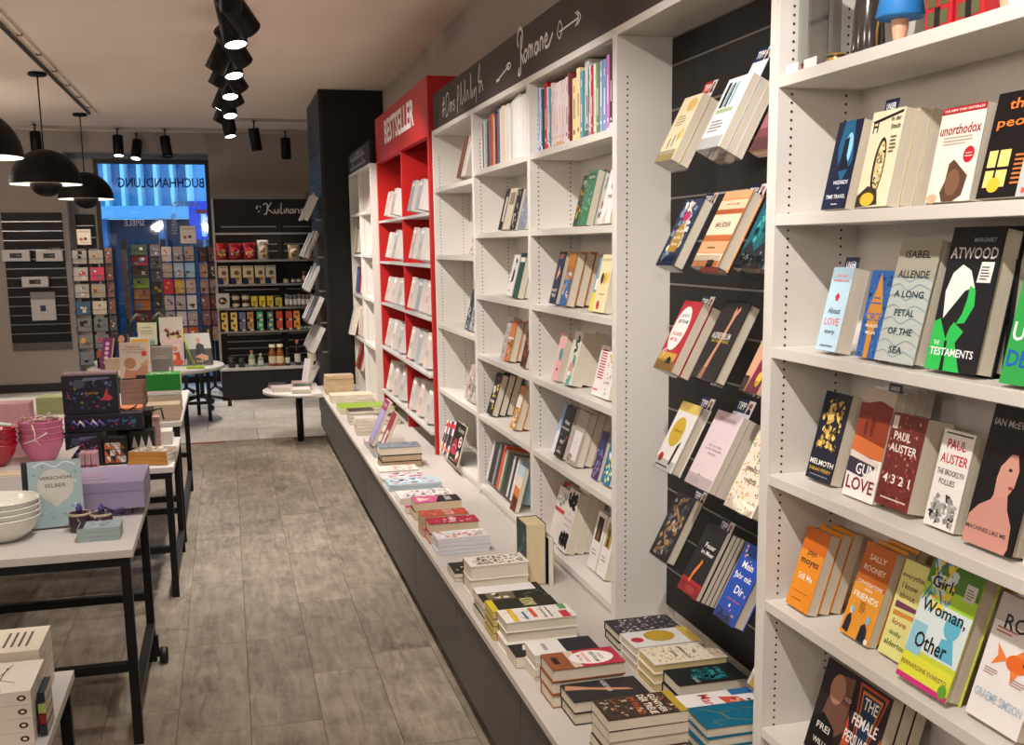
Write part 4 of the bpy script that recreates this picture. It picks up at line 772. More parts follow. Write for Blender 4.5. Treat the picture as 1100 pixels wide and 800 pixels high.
F('orange food pictured', 1.225, 4.73, z, .09, .2, .05, 3, '#c98a3c', [('n', 24, .16, ['#e8c878', '#7a3a24', '#e2e0dc'], 0, 0, 1, .7), ('r', .1, .5, .9, .8, '#e2ded8')], W2, lean=17, hard=True)
z = .50
rr = [(5.20, '#cfccc8', .2), (5.155, '#26282c', .2), (5.115, '#1c1c1f', .2), (5.075, '#8a8c90', .205), (5.03, '#2a2729', .2), (4.99, '#d8562a', .215), (4.945, '#b8b2aa', .2), (4.905, '#3d5a34', .2), (4.865, '#1e2022', .2), (4.83, '#2a2d33', .205), (4.79, '#c4c8c8', .2), (4.755, '#17181a', .2), (4.72, '#d8d4cc', .2), (4.68, '#8fb0bc', .2)]
nm = ['pale grey', 'charcoal', 'black', 'mid grey', 'brown black', 'bright orange', 'stone', 'moss green', 'soot black', 'slate black', 'silver', 'raven black', 'bone white', 'misty blue']
FARMODE[0] = True
spine_row([(y - .036, .033, h, c, '#d8d4ce' if sum(hexc(c)) < 300 else '#3a3a3a', nm[i] + ' leaning spine') for i, (y, c, h) in enumerate(rr)], 1.215, z, 'in the bottom row of the second bay', R(14))
FARMODE[0] = False
F('sunset coloured last', 1.20, 4.655, z, .09, .21, .02, 1, '#d8c8b4', [('p', [(0, .0), (1, 0), (1, .3), (0, .35)], '#6a2c20'), ('p', [(0, .35), (1, .3), (1, .5), (0, .55)], '#c8763a'), ('p', [(0, .8), (1, .75), (1, 1), (0, 1)], '#a8c4d0'), ('e', .5, .2, .2, .1, '#3a1814')], W2, lean=15)
# ---------------------------------------------------------------- third bay
W3 = 'in the third bay'
FARMODE[0] = True
spine_row([(5.78, .03, .225, '#7c3f30', '#c9a08a', 'rust brown leaning spine'), (5.74, .025, .22, '#8a5a4a', '#ddd', 'brick leaning spine'), (5.705, .022, .215, '#1c1b1d', '#ccc', 'black leaning spine'), (5.67, .028, .215, '#c9b8a4', '#a03a3a', 'cream leaning spine'), (5.635, .025, .21, '#bfb9b4', '#a83a3a', 'grey red leaning spine'), (5.60, .03, .2, '#d2cdc6', '#6a5a5a', 'pale leaning spine'), (5.565, .03, .17, '#a8a09a', '#4a4a4a', 'low grey leaning spine')], 1.225, 2.03, W3, R(14))
FARMODE[0] = False
F('red and blue small', 1.225, 5.53, 1.65, .08, .15, .02, 2, '#c9b4ac', [('n', 16, .18, ['#b83a34', '#4a6a5c', '#e2ddd6'], 0, 0, 1, 1)], W3)
F('dark streaked', 1.225, 5.68, 1.25, .1, .22, .03, 2, '#2a3038', [('n', 24, .16, ['#d8dadc', '#5a6068'], 0, 0, 1, .7)], W3)
F('silver streaked', 1.225, 5.58, 1.25, .1, .17, .02, 2, '#8a9098', [('n', 16, .16, ['#d8dadc', '#3a4048'], 0, 0, 1, .9)], W3)
F('rosy portrait', 1.225, 5.72, .865, .11, .19, .025, 2, '#b8a09a', [('n', 24, .15, ['#e2d8d0', '#6a4a44', '#8a8c90'], 0, 0, 1, 1)], W3)
F('grey portrait', 1.225, 5.6, .865, .1, .15, .02, 2, '#a09a98', [('n', 20, .15, ['#d8d4d0', '#4a4442'], 0, 0, 1, 1)], W3)
cap_art = [('r', 0, 0, 1, 1, '#1c1a1b'), ('t', 'SCAND', .62, .84, .6, .09, '#b8b4b0'), ('e', .34, .4, .25, .2, '#8e2638'), ('e', .34, .27, .3, .08, '#a83048'), ('l', [(.1, .36), (.34, .44), (.58, .36)], .02, '#d8a0a8'), ('e', .78, .58, .15, .14, '#d8d0c8'), ('e', .78, .58, .11, .1, '#a83040'), ('r', .66, .56, .9, .6, '#d8d0c8'), ('e', .8, .22, .13, .14, '#cfc8c0'), ('p', [(.66, .1), (.9, .06), (.96, .3), (.86, .2)], '#b83a3a'), ('t', 'MASCHEN', .4, .08, .5, .05, '#b8b4b0')]
F('black knitting with red caps', 1.16, 5.90, .50, .24, .225, .012, 1, '#1c1a1b', cap_art, W3, lean=16)
for i, (c, n) in enumerate((('#c8402a', 'red-orange slanted'), ('#e2e0dc', 'white slanted'), ('#6a4a78', 'plum slanted'), ('#2c3a5c', 'navy slanted'), ('#e8e6e2', 'second white slanted'), ('#a82a34', 'dark red slanted'), ('#d8d4ce', 'leftmost pale slanted'))):
    T = T_face(1.165, 5.935 + .038 * i, .50, R(16), .02)
    book('%s magazine left of the black knitting one' % n, T, .035, .21 - .004 * i, .05, c, art=[('r', 0, .8, 1, .92, '#c22f3a'), ('r', .1, .3, .9, .6, '#1c1a1b'), ('r', .2, .1, .8, .2, '#e0803a')])

# ================================================================ RED UNIT: STACKED COPIES SHOWING THEIR PAGES
rndr = random.Random(11)
sh_n = ['topmost', 'second', 'third', 'fourth', 'fifth']
for k, z in enumerate(REDZ):
    for b, (ya, yb) in enumerate(((7.33, 6.42), (8.42, 7.50))):
        nn = (2, 2, 3, 3, 3)[k]; step = (ya - yb) / 3.0
        for i in range(nn):
            y = ya - i * step - (0 if nn == 3 else .12); c = rndr.choice(['#b8b4b0', '#c9c2ba', '#c9c2ba', '#9aa4aa', '#c8b0a8', '#b8b4b0'])
            H = (.19, .2, .2, .21, .22)[k] + rndr.uniform(-.012, .012)
            facing('%s-toned bestseller, %s of %s red compartment, %s shelf,' % ({'#b8b4b0': 'grey', '#c9c2ba': 'cream', '#8a6a60': 'brown', '#9aa4aa': 'steel', '#c8b0a8': 'rose', '#77706c': 'taupe'}[c], ('first', 'second', 'third')[i], ('right', 'left')[b], sh_n[k]), RX + .01 - (0 if k < 3 else .01), y, z, .135, H, .09 if nn == 3 else .075, 1 if nn == 3 else 2, c, [('r', .1, .8, .9, .9, '#e2ded8'), ('r', .2, .3, .8, .5, '#a89c96')], 'in the unit', R(13), pages='#d8d4ce')
# ================================================================ FAR WHITE BOOKCASES
FARMODE[0] = True
WF = 'in the farthest white bookcases'
for (y, z, W, H, n, c, cols, d) in ((9.95, 1.99, .12, .17, 2, '#a8a09c', ['#d8d4d0', '#5a5450'], 'grey small'), (9.15, 1.99, .14, .22, 2, '#d8b8b4', ['#e8e2de', '#c06a6a'], 'pink banded'), (9.0, 1.99, .12, .2, 1, '#e0dad6', ['#c9a8a0'], 'white blushed')):
    F(d, 1.15, y, z, W, H, .03, n, c, [('n', 14, .2, cols, 0, 0, 1, 1)], WF)
F('bright lime green', 1.15, 9.95, 1.66, .30, .29, .02, 1, '#5fae2a', [('n', 10, .2, ['#7cc83c', '#3f7a1c'], 0, 0, 1, 1)], WF, lean=8)
for k, (z, cols, hh) in enumerate(((1.64, ['#d8d8c0', '#e2dfd6', '#c9bfa0', '#8a2c34', '#dcd8d0', '#b8b4a0', '#e2dccc', '#b8b0a0'], .23), (1.285, ['#e4e2de', '#2a2c30', '#3a7ab0', '#2a5a98', '#1c1c22', '#c22f5c', '#a82448', '#d8d4ce'], .23), (.90, ['#d8d4ce', '#b82c34', '#e2ded8', '#d8d0c4', '#c9bca8', '#dedad4', '#c9a83a', '#e2dfd8'], .26))):
    nmz = ('under the lime green book', 'on the blue and pink shelf', 'on the lowest full shelf')[k]
    spine_row([(9.96 - i * .062, .055, hh - .012 * ((i * 5 + k) % 3), c, '#7a7672', '%s spine' % ('first', 'second', 'third', 'fourth', 'fifth', 'sixth', 'seventh', 'eighth')[i]) for i, c in enumerate(cols)], 1.135, z, nmz + ' of the last white bookcase', R(6))
F('white boxed brochure with red corner', 1.06, 10.02, .90, .13, .26, .05, 1, '#d6d2ce', [('p', [(0, 0), (.9, 0), (0, .4)], '#b82c34')], WF)
for i, (y, c, cols) in enumerate(((9.9, '#b8502c', ['#1c1a1c', '#3a2420']), (9.75, '#2a2426', ['#c83a40', '#8a8684']), (9.62, '#a82c38', ['#e2dcd6', '#2a2426']))):
    F(('orange and black', 'black and grey', 'crimson')[i] + ' cookbook-sized', 1.10, y, DECK + .17, .13, .28, .03, 2, c, [('n', 16, .18, cols, 0, 0, 1, 1)], 'below the last white bookcase', lean=16)
spine_row([(9.86 - i * .06, .05, .16, c, '#8a8680', ('first', 'second', 'third', 'fourth')[i] + ' low cream spine') for i, c in enumerate(['#d8d4cc', '#cfc8bc', '#dedad2', '#c9c0b0'])], 1.10, DECK, 'standing on the far ledge')

FARMODE[0] = False
# ================================================================ PILES ON THE LEDGE
D_ = DECK
def lw_(a): return a
pile('autumn photo with brown lettering', .815, 2.25, D_, 5, .205, .125, .0275, '#3a2a22', [('n', 120, .06, ['#8a5a3a', '#5a3a2c', '#b8a48a', '#3c4438'], .0, .0, 1, .95), ('t', 'GÜNTHER', .5, .74, .86, .1, '#e0d4c8'), ('t', 'DER TREUE', .5, .6, .9, .09, '#e0d4c8'), ('t', 'IM WALD', .5, .46, .8, .09, '#b8582c'), ('r', 0, .9, 1, 1, '#a8902c')], 'nearest the camera', spine='#3a2a22', grp=1)
pile('charcoal arm', .82, 2.53, D_, 2, .215, .12, .033, '#2a2829', [('p', [(.1, .05), (.35, .0), (.45, .3), (.6, .55), (.72, .85), (.6, .8), (.5, .62), (.35, .35)], '#b98468'), ('t', 'AUDREY BLUM', .35, .55, .6, .07, '#c8c4c0')], 'on the ledge', hard=True)
pile('brown and red white-oval', .80, 2.655, D_, 3, .212, .12, .036, '#8a4f30', [('r', 0, .3, 1, 1, '#b23044'), ('r', 0, .3, 1, .42, '#cbb7a4'), ('e', .5, .62, .4, .3, '#e8e2de'), ('t', 'JUDY', .5, .74, .4, .06, '#33302e'), ('t', 'BERTRAM', .5, .66, .6, .06, '#33302e'), ('t', 'PLAUDEREI', .5, .54, .6, .05, '#c23a44'), ('t', 'IM TAL', .5, .46, .4, .05, '#c23a44'), ('r', .3, .08, .7, .16, '#2c1c16')], 'on the ledge', hard=True)
pile('plain white and black', .80, 2.835, D_, 4, .20, .11, .02, '#dcd8d2', [('r', 0, .5, 1, 1, '#2a2a2c'), ('r', .2, .2, .7, .26, '#999')], 'behind the white-oval pile')
pile('black dog photo', .775, 2.952, D_, 1, .225, .105, .035, '#1d1d1e', [('n', 14, .12, ['#a8a6a4', '#4a4a4a'], 0, .15, 1, .7), ('p', [(.1, .2), (.5, .15), (.6, .4), (.3, .5)], '#cfcac4')], 'on the ledge')
pile('white with coloured strips', .775, 3.068, D_, 3, .232, .122, .034, '#e2dcd2', [('r', .0, .12, 1, .2, '#d8b13a'), ('r', .3, .3, .9, .34, '#3a6a9c'), ('r', .1, .42, .8, .48, '#c8503a'), ('r', .15, .58, .9, .6, '#6a6862'), ('r', .1, .66, .9, .68, '#6a6862'), ('r', .5, .8, 1, .92, '#c2384a'), ('r', .0, .85, .4, .95, '#5a9a5a'), ('n', 20, .04, ['#8a8478'], 0, 0, 1, 1)], 'on the ledge', hard=True, spine='#b23a3a')
pile('black and yellow lettered', .765, 3.20, D_, 4, .225, .12, .023, '#26261f', [('t', 'KRIMI', .4, .6, .6, .2, '#d8cc8a'), ('r', 0, 0, 1, .1, '#c9b22c')], 'on the ledge', spine='#c9b22c', pages='#bfae6a')
pile('black, white and brown photographic', .765, 3.335, D_, 3, .232, .165, .027, '#1e1d1c', [('p', [(.0, .1), (1, .1), (1, .5), (0, .55)], '#6a5a44'), ('n', 20, .08, ['#cfc8ba', '#3a3228'], 0, .1, 1, .6), ('r', .0, .0, .45, .9, '#d2cdca'), ('n', 12, .06, ['#5a6a3a'], .5, .6, 1, 1)], 'on the ledge')
pile('white with brown ornaments', .795, 3.665, D_, 2, .222, .125, .053, '#e0d8cc', [('n', 90, .07, ['#5a4638', '#8a7464', '#2c2420'], .04, .04, .96, .96)], 'in the middle of the ledge', hard=True, spine='#2a2624')
pile('dark orange-flamed', .77, 3.83, D_, 2, .20, .15, .016, '#22201f', [('n', 16, .1, ['#b8622c', '#d8b48a'], 0, 0, 1, .7)], 'on the ledge')
pile('light magazine-like patterned', .775, 4.20, D_, 4, .222, .12, .0165, '#cfccca', [('n', 40, .12, ['#9aa0aa', '#c8a8a0', '#e8e6e4', '#c9584a'], 0, 0, 1, 1)], 'on the ledge', pages='#c8c8cc')
pile('crimson floral-bordered', .775, 4.38, D_, 2, .218, .112, .043, '#9c2036', [('n', 26, .09, ['#c8a8b0', '#d8c8cc', '#6a1828'], 0, .1, 1, .9), ('t', 'ROSEN', .5, .5, .8, .12, '#d8b8bc')], 'on the ledge', hard=True, pages='#c9b79c')
pile('brick red lettered', .765, 4.50, D_, 3, .21, .11, .03, '#a8422e', [('t', 'SCHATTEN', .5, .6, .9, .2, '#d8b8a4'), ('n', 18, .06, ['#d8a08a'], 0, 0, 1, 1)], 'on the ledge', pages='#b8a488')
pile('pink and black', .785, 4.80, D_, 2, .22, .13, .04, '#26181c', [('p', [(0, 0), (1, .0), (1, .45), (0, .6)], '#c85a86'), ('p', [(.2, .1), (.8, .1), (.5, .4)], '#e2c8b4'), ('t', 'LIEBE', .5, .75, .6, .12, '#e2dcd8')], 'on the ledge', pages='#c9b79c')
pile('white sketch patterned', .765, 5.13, D_, 2, .27, .17, .014, '#d8d4cf', [('n', 60, .09, ['#9a8a84', '#6a6664', '#c9a8a4'], 0, 0, 1, 1)], 'beyond the pink and black one')
pile('pink edged thin', .765, 4.93, D_, 1, .14, .05, .03, '#c23a66', None, 'beside the sketch patterned pile')
pile('pale blue magazine', .755, 5.42, D_, 3, .275, .165, .011, '#9fb4bc', [('n', 30, .14, ['#4a6a80', '#d8dde0', '#b86a72'], 0, 0, 1, .9)], 'on the ledge', pages='#b9c2c6')
pile('grey and pink magazine', .75, 5.64, D_, 2, .27, .16, .010, '#b8b0b0', [('n', 30, .14, ['#c8707a', '#e2dcd8', '#5a5a60'], 0, 0, 1, .9)], 'behind the pale blue magazines')
pile('cream ruled magazine', .76, 5.825, D_, 2, .22, .15, .012, '#cdc6bc', [('n', 20, .1, ['#8a8680', '#b8605a'], 0, 0, 1, .9)], 'on the ledge')
pile('black cloth-bound', .80, 6.02, D_, 2, .235, .16, .036, '#201e1e', None, 'under the grey hardcover', hard=True, pages='#b9a184')
pile('steel grey hardcover', .79, 6.02, D_ + .0745, 1, .24, .155, .045, '#6a727a', [('n', 20, .1, ['#8a949c', '#4a525a'], 0, 0, 1, 1)], 'on the black cloth-bound pair', hard=True)
# purple books on a small clear stand
e = thing('book_stand', 'small clear stand carrying the purple book on the ledge', 'stand', (.86, 6.60, D_))
obj('tray', MB().box(-.06, -.25, .0006, .1, .30, .004, CLEAR).box(-.06, -.25, .004, -.056, .30, .03, CLEAR), e)
pur = [('r', .0, .78, 1, 1, '#8a2a52'), ('r', .08, .1, .92, .76, '#8f86b0'), ('r', .2, .1, .3, .76, '#b0a8cc'), ('r', .5, .1, .6, .76, '#b0a8cc'), ('t', 'WINTER', .5, .88, .7, .07, '#d8b0c0')]
facing('purple picture', .83, 6.88, D_ + .006, .19, .30, .02, 1, '#a07f98', pur, 'on the clear stand', R(24))
facing('dark red winter coat', .86, 6.62, D_ + .006, .15, .25, .02, 1, '#8a2530', [('p', [(.2, 0), (.8, 0), (.7, .5), (.4, .55)], '#cfc8c6'), ('n', 12, .08, ['#a89aa0', '#e0dada'], 0, 0, 1, .6)], 'on the clear stand', R(24))
FARMODE[0] = True
pile('red and cream small', .785, 7.17, D_, 5, .16, .13, .022, '#b8b0a4', [('r', .1, .3, .9, .7, '#b23a34')], 'beyond the purple books')
pile('black and brown thick', .79, 7.62, D_, 4, .18, .16, .024, '#332c28', [('n', 16, .1, ['#8a7464'], 0, 0, 1, 1)], 'beyond the purple books')
pile('low dark', .95, 7.55, D_, 2, .2, .15, .03, '#2a2726', [('n', 16, .1, ['#8a6a54'], 0, 0, 1, 1)], 'beside the wall behind the purple books')
pile('wide lime green', .78, 8.15, D_, 2, .42, .28, .022, '#8aa832', [('n', 16, .1, ['#b8c84a', '#e2e2c0'], 0, 0, 1, .3)], 'on the far ledge')
pile('cream with red print', .77, 8.75, D_, 3, .34, .22, .02, '#cfc4ac', [('n', 20, .08, ['#b83a34', '#d8b06a'], 0, .3, 1, .9)], 'on the far ledge')
pile('cream paged tall', .775, 9.30, D_, 6, .24, .19, .026, '#b8a488', [('r', .1, .1, .9, .9, '#c9a08a')], 'beside the column', pages='#b89f7c')
pile('dark topped', .80, 9.62, D_, 4, .22, .16, .03, '#35302e', [('r', .1, .1, .9, .5, '#8a8684')], 'at the ledge end')
FARMODE[0] = False
# tall thick books standing on the ledge between two bays
for i, (y0_, xx, cc) in enumerate(((3.835, 1.015, '#2c3a3c'),)):
    T = basis((0, -1, 0), (1, 0, 0), (0, 0, 1), (xx, y0_, DECK + .0008))
    book(('tall upright book with dark teal cover standing on the ledge', 'tall upright book behind the teal one on the ledge')[i], T, .13, .235, .078, cc, art=[('n', 20, .12, ['#5a7a80', '#141a1c'], 0, 0, 1, 1)] if i == 0 else None, pages='#c9b894', hard=True)
T = basis((0, -1, 0), (1, 0, 0), (0, 0, 1), (1.098, 3.81, DECK + .0008)); book('black thin upright book at the end of the tall pair', T, .12, .18, .02, '#1d1c1e')
# ---- piles inside the slatted bay
pile('dark swirling floral', 1.118, 3.0, D_, 2, .215, .13, .026, '#2a2a30', [('n', 110, .06, ['#8a7a64', '#c4bcae', '#4a5468'], 0, 0, 1, 1)], 'in the slatted bay', hard=True)
pile('white gold-disc', 1.102, 2.815, D_, 3, .215, .125, .026, '#d8d6d4', [('r', 0, .84, 1, 1, '#c9ae52'), ('e', .42, .5, .36, .22, '#b8962c'), ('e', .55, .14, .16, .09, '#b8253a'), ('r', .2, .3, .5, .31, '#555')], 'in the slatted bay', hard=True)
pile('cream dotted', 1.105, 2.67, D_, 3, .225, .13, .027, '#e0d6c0', [('n', 130, .035, ['#d07a3a', '#c9504a', '#6a9a7a', '#d8b13a'], 0, 0, 1, 1), ('t', 'DIE', .5, .66, .16, .03, '#33302c'), ('t', 'SEHNLICHSTE', .5, .52, .7, .04, '#33302c'), ('t', 'PAUSE', .5, .38, .36, .04, '#33302c')], 'in the slatted bay', hard=True, pages='#cdb98a')
pile('black and teal', 1.125, 2.545, D_, 2, .205, .115, .034, '#1c2022', [('n', 60, .11, ['#1f6a6e', '#2d8a8c', '#174a52'], .1, .2, .95, .8), ('t', 'CAROLINE', .8, .3, .3, .06, '#a8b4b4')], 'in the slatted bay', hard=True)
pile('white with red script', 1.10, 2.40, D_, 2, .215, .12, .026, '#e2dcda', [('t', 'Marie', .5, .34, .8, .14, '#c23a34'), ('r', 0, .7, .3, 1, '#2c6a9c'), ('p', [(.3, .5), (.8, .55), (.7, .8), (.4, .75)], '#c8503c'), ('n', 10, .08, ['#3a2c28', '#d8a48a'], .2, .5, 1, .9)], 'in the slatted bay', hard=True)
pile('petrol blue with gold twig', 1.075, 2.262, D_, 3, .235, .125, .026, '#14617c', [('l', [(.1, .1), (.4, .3), (.7, .35), (.9, .6)], .012, '#8a8a4a'), ('l', [(.4, .3), (.3, .6), (.5, .8)], .01, '#8a8a4a'), ('l', [(.7, .35), (.75, .15), (.95, .2)], .01, '#8a8a4a')], 'in the slatted bay', hard=True)

# ================================================================ CEILING TRACKS, SPOTS, PENDANTS
tk = thing('light_track', 'black ceiling track carrying the dense row of spotlights', 'track', (.085, -1.8, CEIL))
bx('rail', (-.018, 0, -.022), (.018, 13.6, -.0005), BLACKM, tk)
tk2 = thing('light_track', 'thin ceiling track on the left above the pendant lamps', 'track', (-1.27, 3.0, CEIL))
bx('rail', (-.012, 0, -.02), (.012, 9.2, -.0005), BLACKM, tk2); bx('cover_strip', (.05, 0, -.012), (.07, 9.2, -.0005), CEILM, tk2)
for i in range(12): bx('clip', (.04, .4 + i * .75, -.018), (.075, .43 + i * .75, -.001), mat('#6a5f56', .5), tk2)
tk3 = thing('light_track', 'pale cross track under the ceiling by the far wall, with clips', 'track', (-2.6, 13.55, CEIL))
bx('rail', (0, -.02, -.03), (4.0, .02, -.0005), mat('#a89c90', .6), tk3)
tk4 = thing('light_track', 'short pale cross track right of the spotlight row', 'track', (.12, 12.45, CEIL))
bx('rail', (0, -.02, -.03), (1.3, .02, -.0005), mat('#a89c90', .6), tk4)
HOUS = mat('#080707', .45, .2, 0, 20, .02)
LENS = mat('#fff6ea', .3, .3, 0, 5, 0, 0, 0, None, 0, 9.0)
LENS_OFF = mat('#2a2826', .2, .6)
def spot(x, y, aim, label, on=True, power=None, lit=True, z=CEIL - .024, sc=1.0, col=(1, .94, .885), ang=62):
    e = thing('spotlight', label, 'spotlight', (x, y, z), group='ceiling spotlights')
    d = (Vector(aim) - Vector((x, y, z - .15))).normalized()
    obj('adapter', MB().box(-.015, -.06, -.012, .015, .06, -.0, HOUS).tube([(0, 0, -.012), (0, 0, -.09)], .009, HOUS), e)
    q_ = d.to_track_quat('-Z', 'Y').to_matrix().to_4x4()
    T = Matrix.Translation((0, 0, -.14)) @ q_
    r = .047 * sc; l = .19 * sc
    hd = obj('housing', MB().lathe([(0, .06), (r * .96, .06), (r, .055), (r, -l + .06), (r * .93, -l + .058), (r * .9, -l + .072)], HOUS, 22), e)
    hd.matrix_local = T
    ln = obj('lens', MB().lathe([(r * .9, -l + .068), (0, -l + .066)], LENS if lit else LENS_OFF, 22), e); ln.matrix_local = T
    if on:
        ld = bpy.data.lights.new('spot_lamp', 'SPOT'); ld.energy = power or LAMP_W; ld.color = col; ld.spot_size = R(ang); ld.spot_blend = .55; ld.shadow_soft_size = .028
        lo = bpy.data.objects.new('lamp', ld); COL.objects.link(lo); lo.parent = e; lo.matrix_local = T @ Matrix.Translation((0, 0, -l + .052))
SP = [(5.85, (1.25, 7.2, 1.5), 0, 1.35), (6.1, (.55, 5.3, 0), 1, 1.35), (6.85, (1.3, 8.3, 1.1), 1, 1.3), (7.05, (-1.1, 7.2, .7), 0, 1.3), (7.25, (.6, 6.3, 0), 0, 1.3), (7.75, (-1.2, 8.0, .5), 1, 1.25), (8.0, (1.4, 9.0, .9), 0, 1.25), (8.3, (.3, 7.2, 0), 0, 1.25), (8.7, (1.2, 9.6, .5), 1, 1.25), (9.0, (-1.1, 9.0, .4), 0, 1.25), (9.5, (.4, 8.3, 0), 0, 1.25), (9.9, (-1.1, 10.4, .4), 0, 1.25), (10.6, (.6, 11.8, 0), 1, 1.2), (11.2, (.6, 10.4, .0), 1, 1.2)]
sn = ['first', 'second', 'third', 'fourth', 'fifth', 'sixth', 'seventh', 'eighth', 'ninth', 'tenth', 'eleventh', 'twelfth', 'thirteenth', 'fourteenth']
for i, (y, aim, lit, sc) in enumerate(SP):
    spot(.085, y, aim, '%s black cylinder spotlight of the row over the aisle, counted from the camera' % sn[i], on=True, lit=True, sc=sc, power=LAMP_W * (1 if aim[0] > 0 else .75))
# the same row goes on overhead, towards and past the camera
for i, (y, aim) in enumerate(((4.9, (1.25, 6.1, 1.2)), (4.7, (-.9, 5.4, .6)), (3.9, (1.25, 5.1, 1.2)), (3.6, (-.8, 4.3, .6)), (2.9, (1.25, 4.1, 1.2)), (1.9, (1.25, 3.05, 1.2)), (.9, (1.3, 2.0, 1.3)), (2.4, (-.5, 3.2, 0)), (5.4, (.2, 6.4, 0)))):
    spot(.085, y, aim, '%s spotlight of the row overhead, out of the picture' % sn[i], sc=1.1, ang=66, power=LAMP_W * (1.35 if i == 6 else .8 if aim[0] > 0 else .75))
for i, (x, y, aim, nm) in enumerate(((-1.12, 13.5, (-1.1, 12.7, 0), 'black spotlight with lit lens above the shop window, left one'), (-.60, 13.5, (-.3, 12.9, 0), 'black spotlight above the shop window, right one'), (.38, 12.45, (.7, 12.6, 0), 'tilted black spotlight right of the spotlight row'), (.77, 13.5, (.78, 13.2, 0), 'black spotlight over the food shelves'), (-1.95, 13.2, (-1.9, 13.0, 1.2), 'black spotlight above the grey slatted wall panel'), (-.95, 14.0, (-1.2, 13.2, .9), 'white spotlight close to the window glass'))):
    spot(x, y, aim, nm, lit=i in (0, 5), power=LAMP_W * .75, sc=1.25)
DOME = mat('#0e0c0c', .6, .2, 0, 30, .03); INN = mat('#d8d2ca', .5)
for i, (x, y, nm) in enumerate(((-1.36, 6.87, 'black double-dome pendant lamp nearest the camera, cut by the left edge'), (-1.365, 9.585, 'black double-dome pendant lamp, middle one of three'), (-1.375, 12.3, 'black double-dome pendant lamp before the shop window'))):
    e = thing('pendant_lamp', nm, 'lamp', (x, y, CEIL), group='pendant lamps')
    obj('canopy', MB().lathe([(0, -.0005), (.066, -.0005), (.075, -.02), (.06, -.03), (0, -.03)], HOUS, 20), e)
    obj('cord', MB().tube([(0, 0, -.03), (0, 0, -.60)], .006, HOUS, 6), e)
    R0 = .275; zt = -.595; zr = -.868
    pr = [(0.012, zt)] + [(R0 * math.sin(a), zr + (zt - zr) * math.cos(a)) for a in [j * PI / 2 / 14 for j in range(1, 15)]]
    obj('upper_dome', MB().lathe(pr, DOME, 36), e)
    pin = [(r * .985, z - .004) for r, z in pr[::-1]]
    obj('dome_lining', MB().lathe(pin, INN, 36), e)
    rb_ = .125; zc = -.862
    obj('lower_dome', MB().lathe([(rb_ * math.sin(a), zc - .002 - .105 * math.cos(a)) for a in [j * PI / 2 / 10 for j in range(0, 11)]][::1], DOME, 30), e)
    obj('lower_dome_rim', MB().lathe([(rb_ * .99, zc), (rb_ * .3, zc + .02), (0, zc + .02)], INN, 24), e)
    obj('stem', MB().tube([(0, 0, -.60), (0, 0, -.85)], .008, HOUS), e)
    ld = bpy.data.lights.new('bulb', 'POINT'); ld.energy = PEND_W * .35; ld.color = (1, .85, .7); ld.shadow_soft_size = .04
    lo = bpy.data.objects.new('bulb', ld); COL.objects.link(lo); lo.parent = e; lo.location = (.0, .06, -.80)
# hanging globes outside the view, added for general fill light
for i, (x, y) in enumerate(((-1.6, .3), (-3.0, 3.0), (-.4, -1.4), (-3.0, 7.5), (-2.9, 10.8))):
    e = thing('fill_globe', 'added white fill-light globe hanging out of the picture, %s one' % sn[i], 'lamp', (x, y, CEIL))
    obj('cord', MB().tube([(0, 0, -.0005), (0, 0, -.5)], .005, HOUS), e)
    obj('globe', MB().lathe([(.13 * math.sin(a), -.63 - .13 * math.cos(a)) for a in [j * PI / 12 for j in range(13)]], mat('#ffe8cc', .4, .4, 0, 5, 0, 0, 0, None, 0, 4.0), 24), e)
    ld = bpy.data.lights.new('bulb', 'POINT'); ld.energy = PEND_W * 1.75; ld.color = (1, .87, .76); ld.shadow_soft_size = .14
    lo = bpy.data.objects.new('bulb', ld); COL.objects.link(lo); lo.parent = e; lo.location = (0, 0, -.80)

# ================================================================ TABLES ON THE LEFT
TOP = mat('#c4bfba', .4, .4, 0, 3, .02); IRON = mat('#131112', .45, .35, 0, 30, .03)
def table(label, x1, y0, y1, z, L=1.5, rail=.3, caster=False, lower=None):
    """right edge at x1"""
    e = thing('display_table', label, 'table', (x1 - L / 2, (y0 + y1) / 2, 0)); ox, oy = e.location.x, e.location.y
    def B(n, a, b, m=IRON, bev=.0015): return bx(n, (a[0] - ox, a[1] - oy, a[2]), (b[0] - ox, b[1] - oy, b[2]), m, e, bev)
    B('table_top', (x1 - L, y0, z - .028), (x1, y1, z), TOP)
    w = .032; a0, a1 = x1 - L + .015, x1 - .012; b0, b1 = y0 + .012, y1 - .012
    for lx in (a0, a1 - w):
        for lyy in (b0, b1 - w): B('leg', (lx, lyy, 0.0 if not caster else .0), (lx + w, lyy + w, z - .0285))
    for lyy in (b0, b1 - w):
        B('top_rail', (a0 + w, lyy, z - .0285 - w), (a1 - w, lyy + w, z - .0285))
        B('lower_rail', (a0 + w, lyy, rail - w), (a1 - w, lyy + w, rail))
    for lx in (a0, a1 - w):
        B('side_rail', (lx, b0 + w, z - .0285 - w), (lx + w, b1 - w, z - .0285)); B('side_rail', (lx, b0 + w, rail - .16), (lx + w, b1 - w, rail - .16 + w))
    if caster:
        o = obj('caster', MB().lathe([(0, -.016), (.03, -.016), (.034, -.008), (.034, .008), (.03, .016), (0, .016)], BLACKM, 18), e); o.rotation_euler = (0, PI / 2, 0); o.location = (a1 - ox + .03, b1 - oy - .05, .035)
        B('caster_fork', (a1 - .0, b1 - .06, .03), (a1 + .012, b1 - .035, .12))
    return e
table('low white-topped table with black frame at the lower left corner', -.505, 2.35, 3.30, .46, 1.2, .12)
table('white-topped table with black frame carrying the white bowls', -.355, 3.72, 4.56, .705, 1.6, .30, True)
table('white-topped table carrying the dark boxes and folded books', -.298, 5.36, 6.24, .66, 1.7, .26)
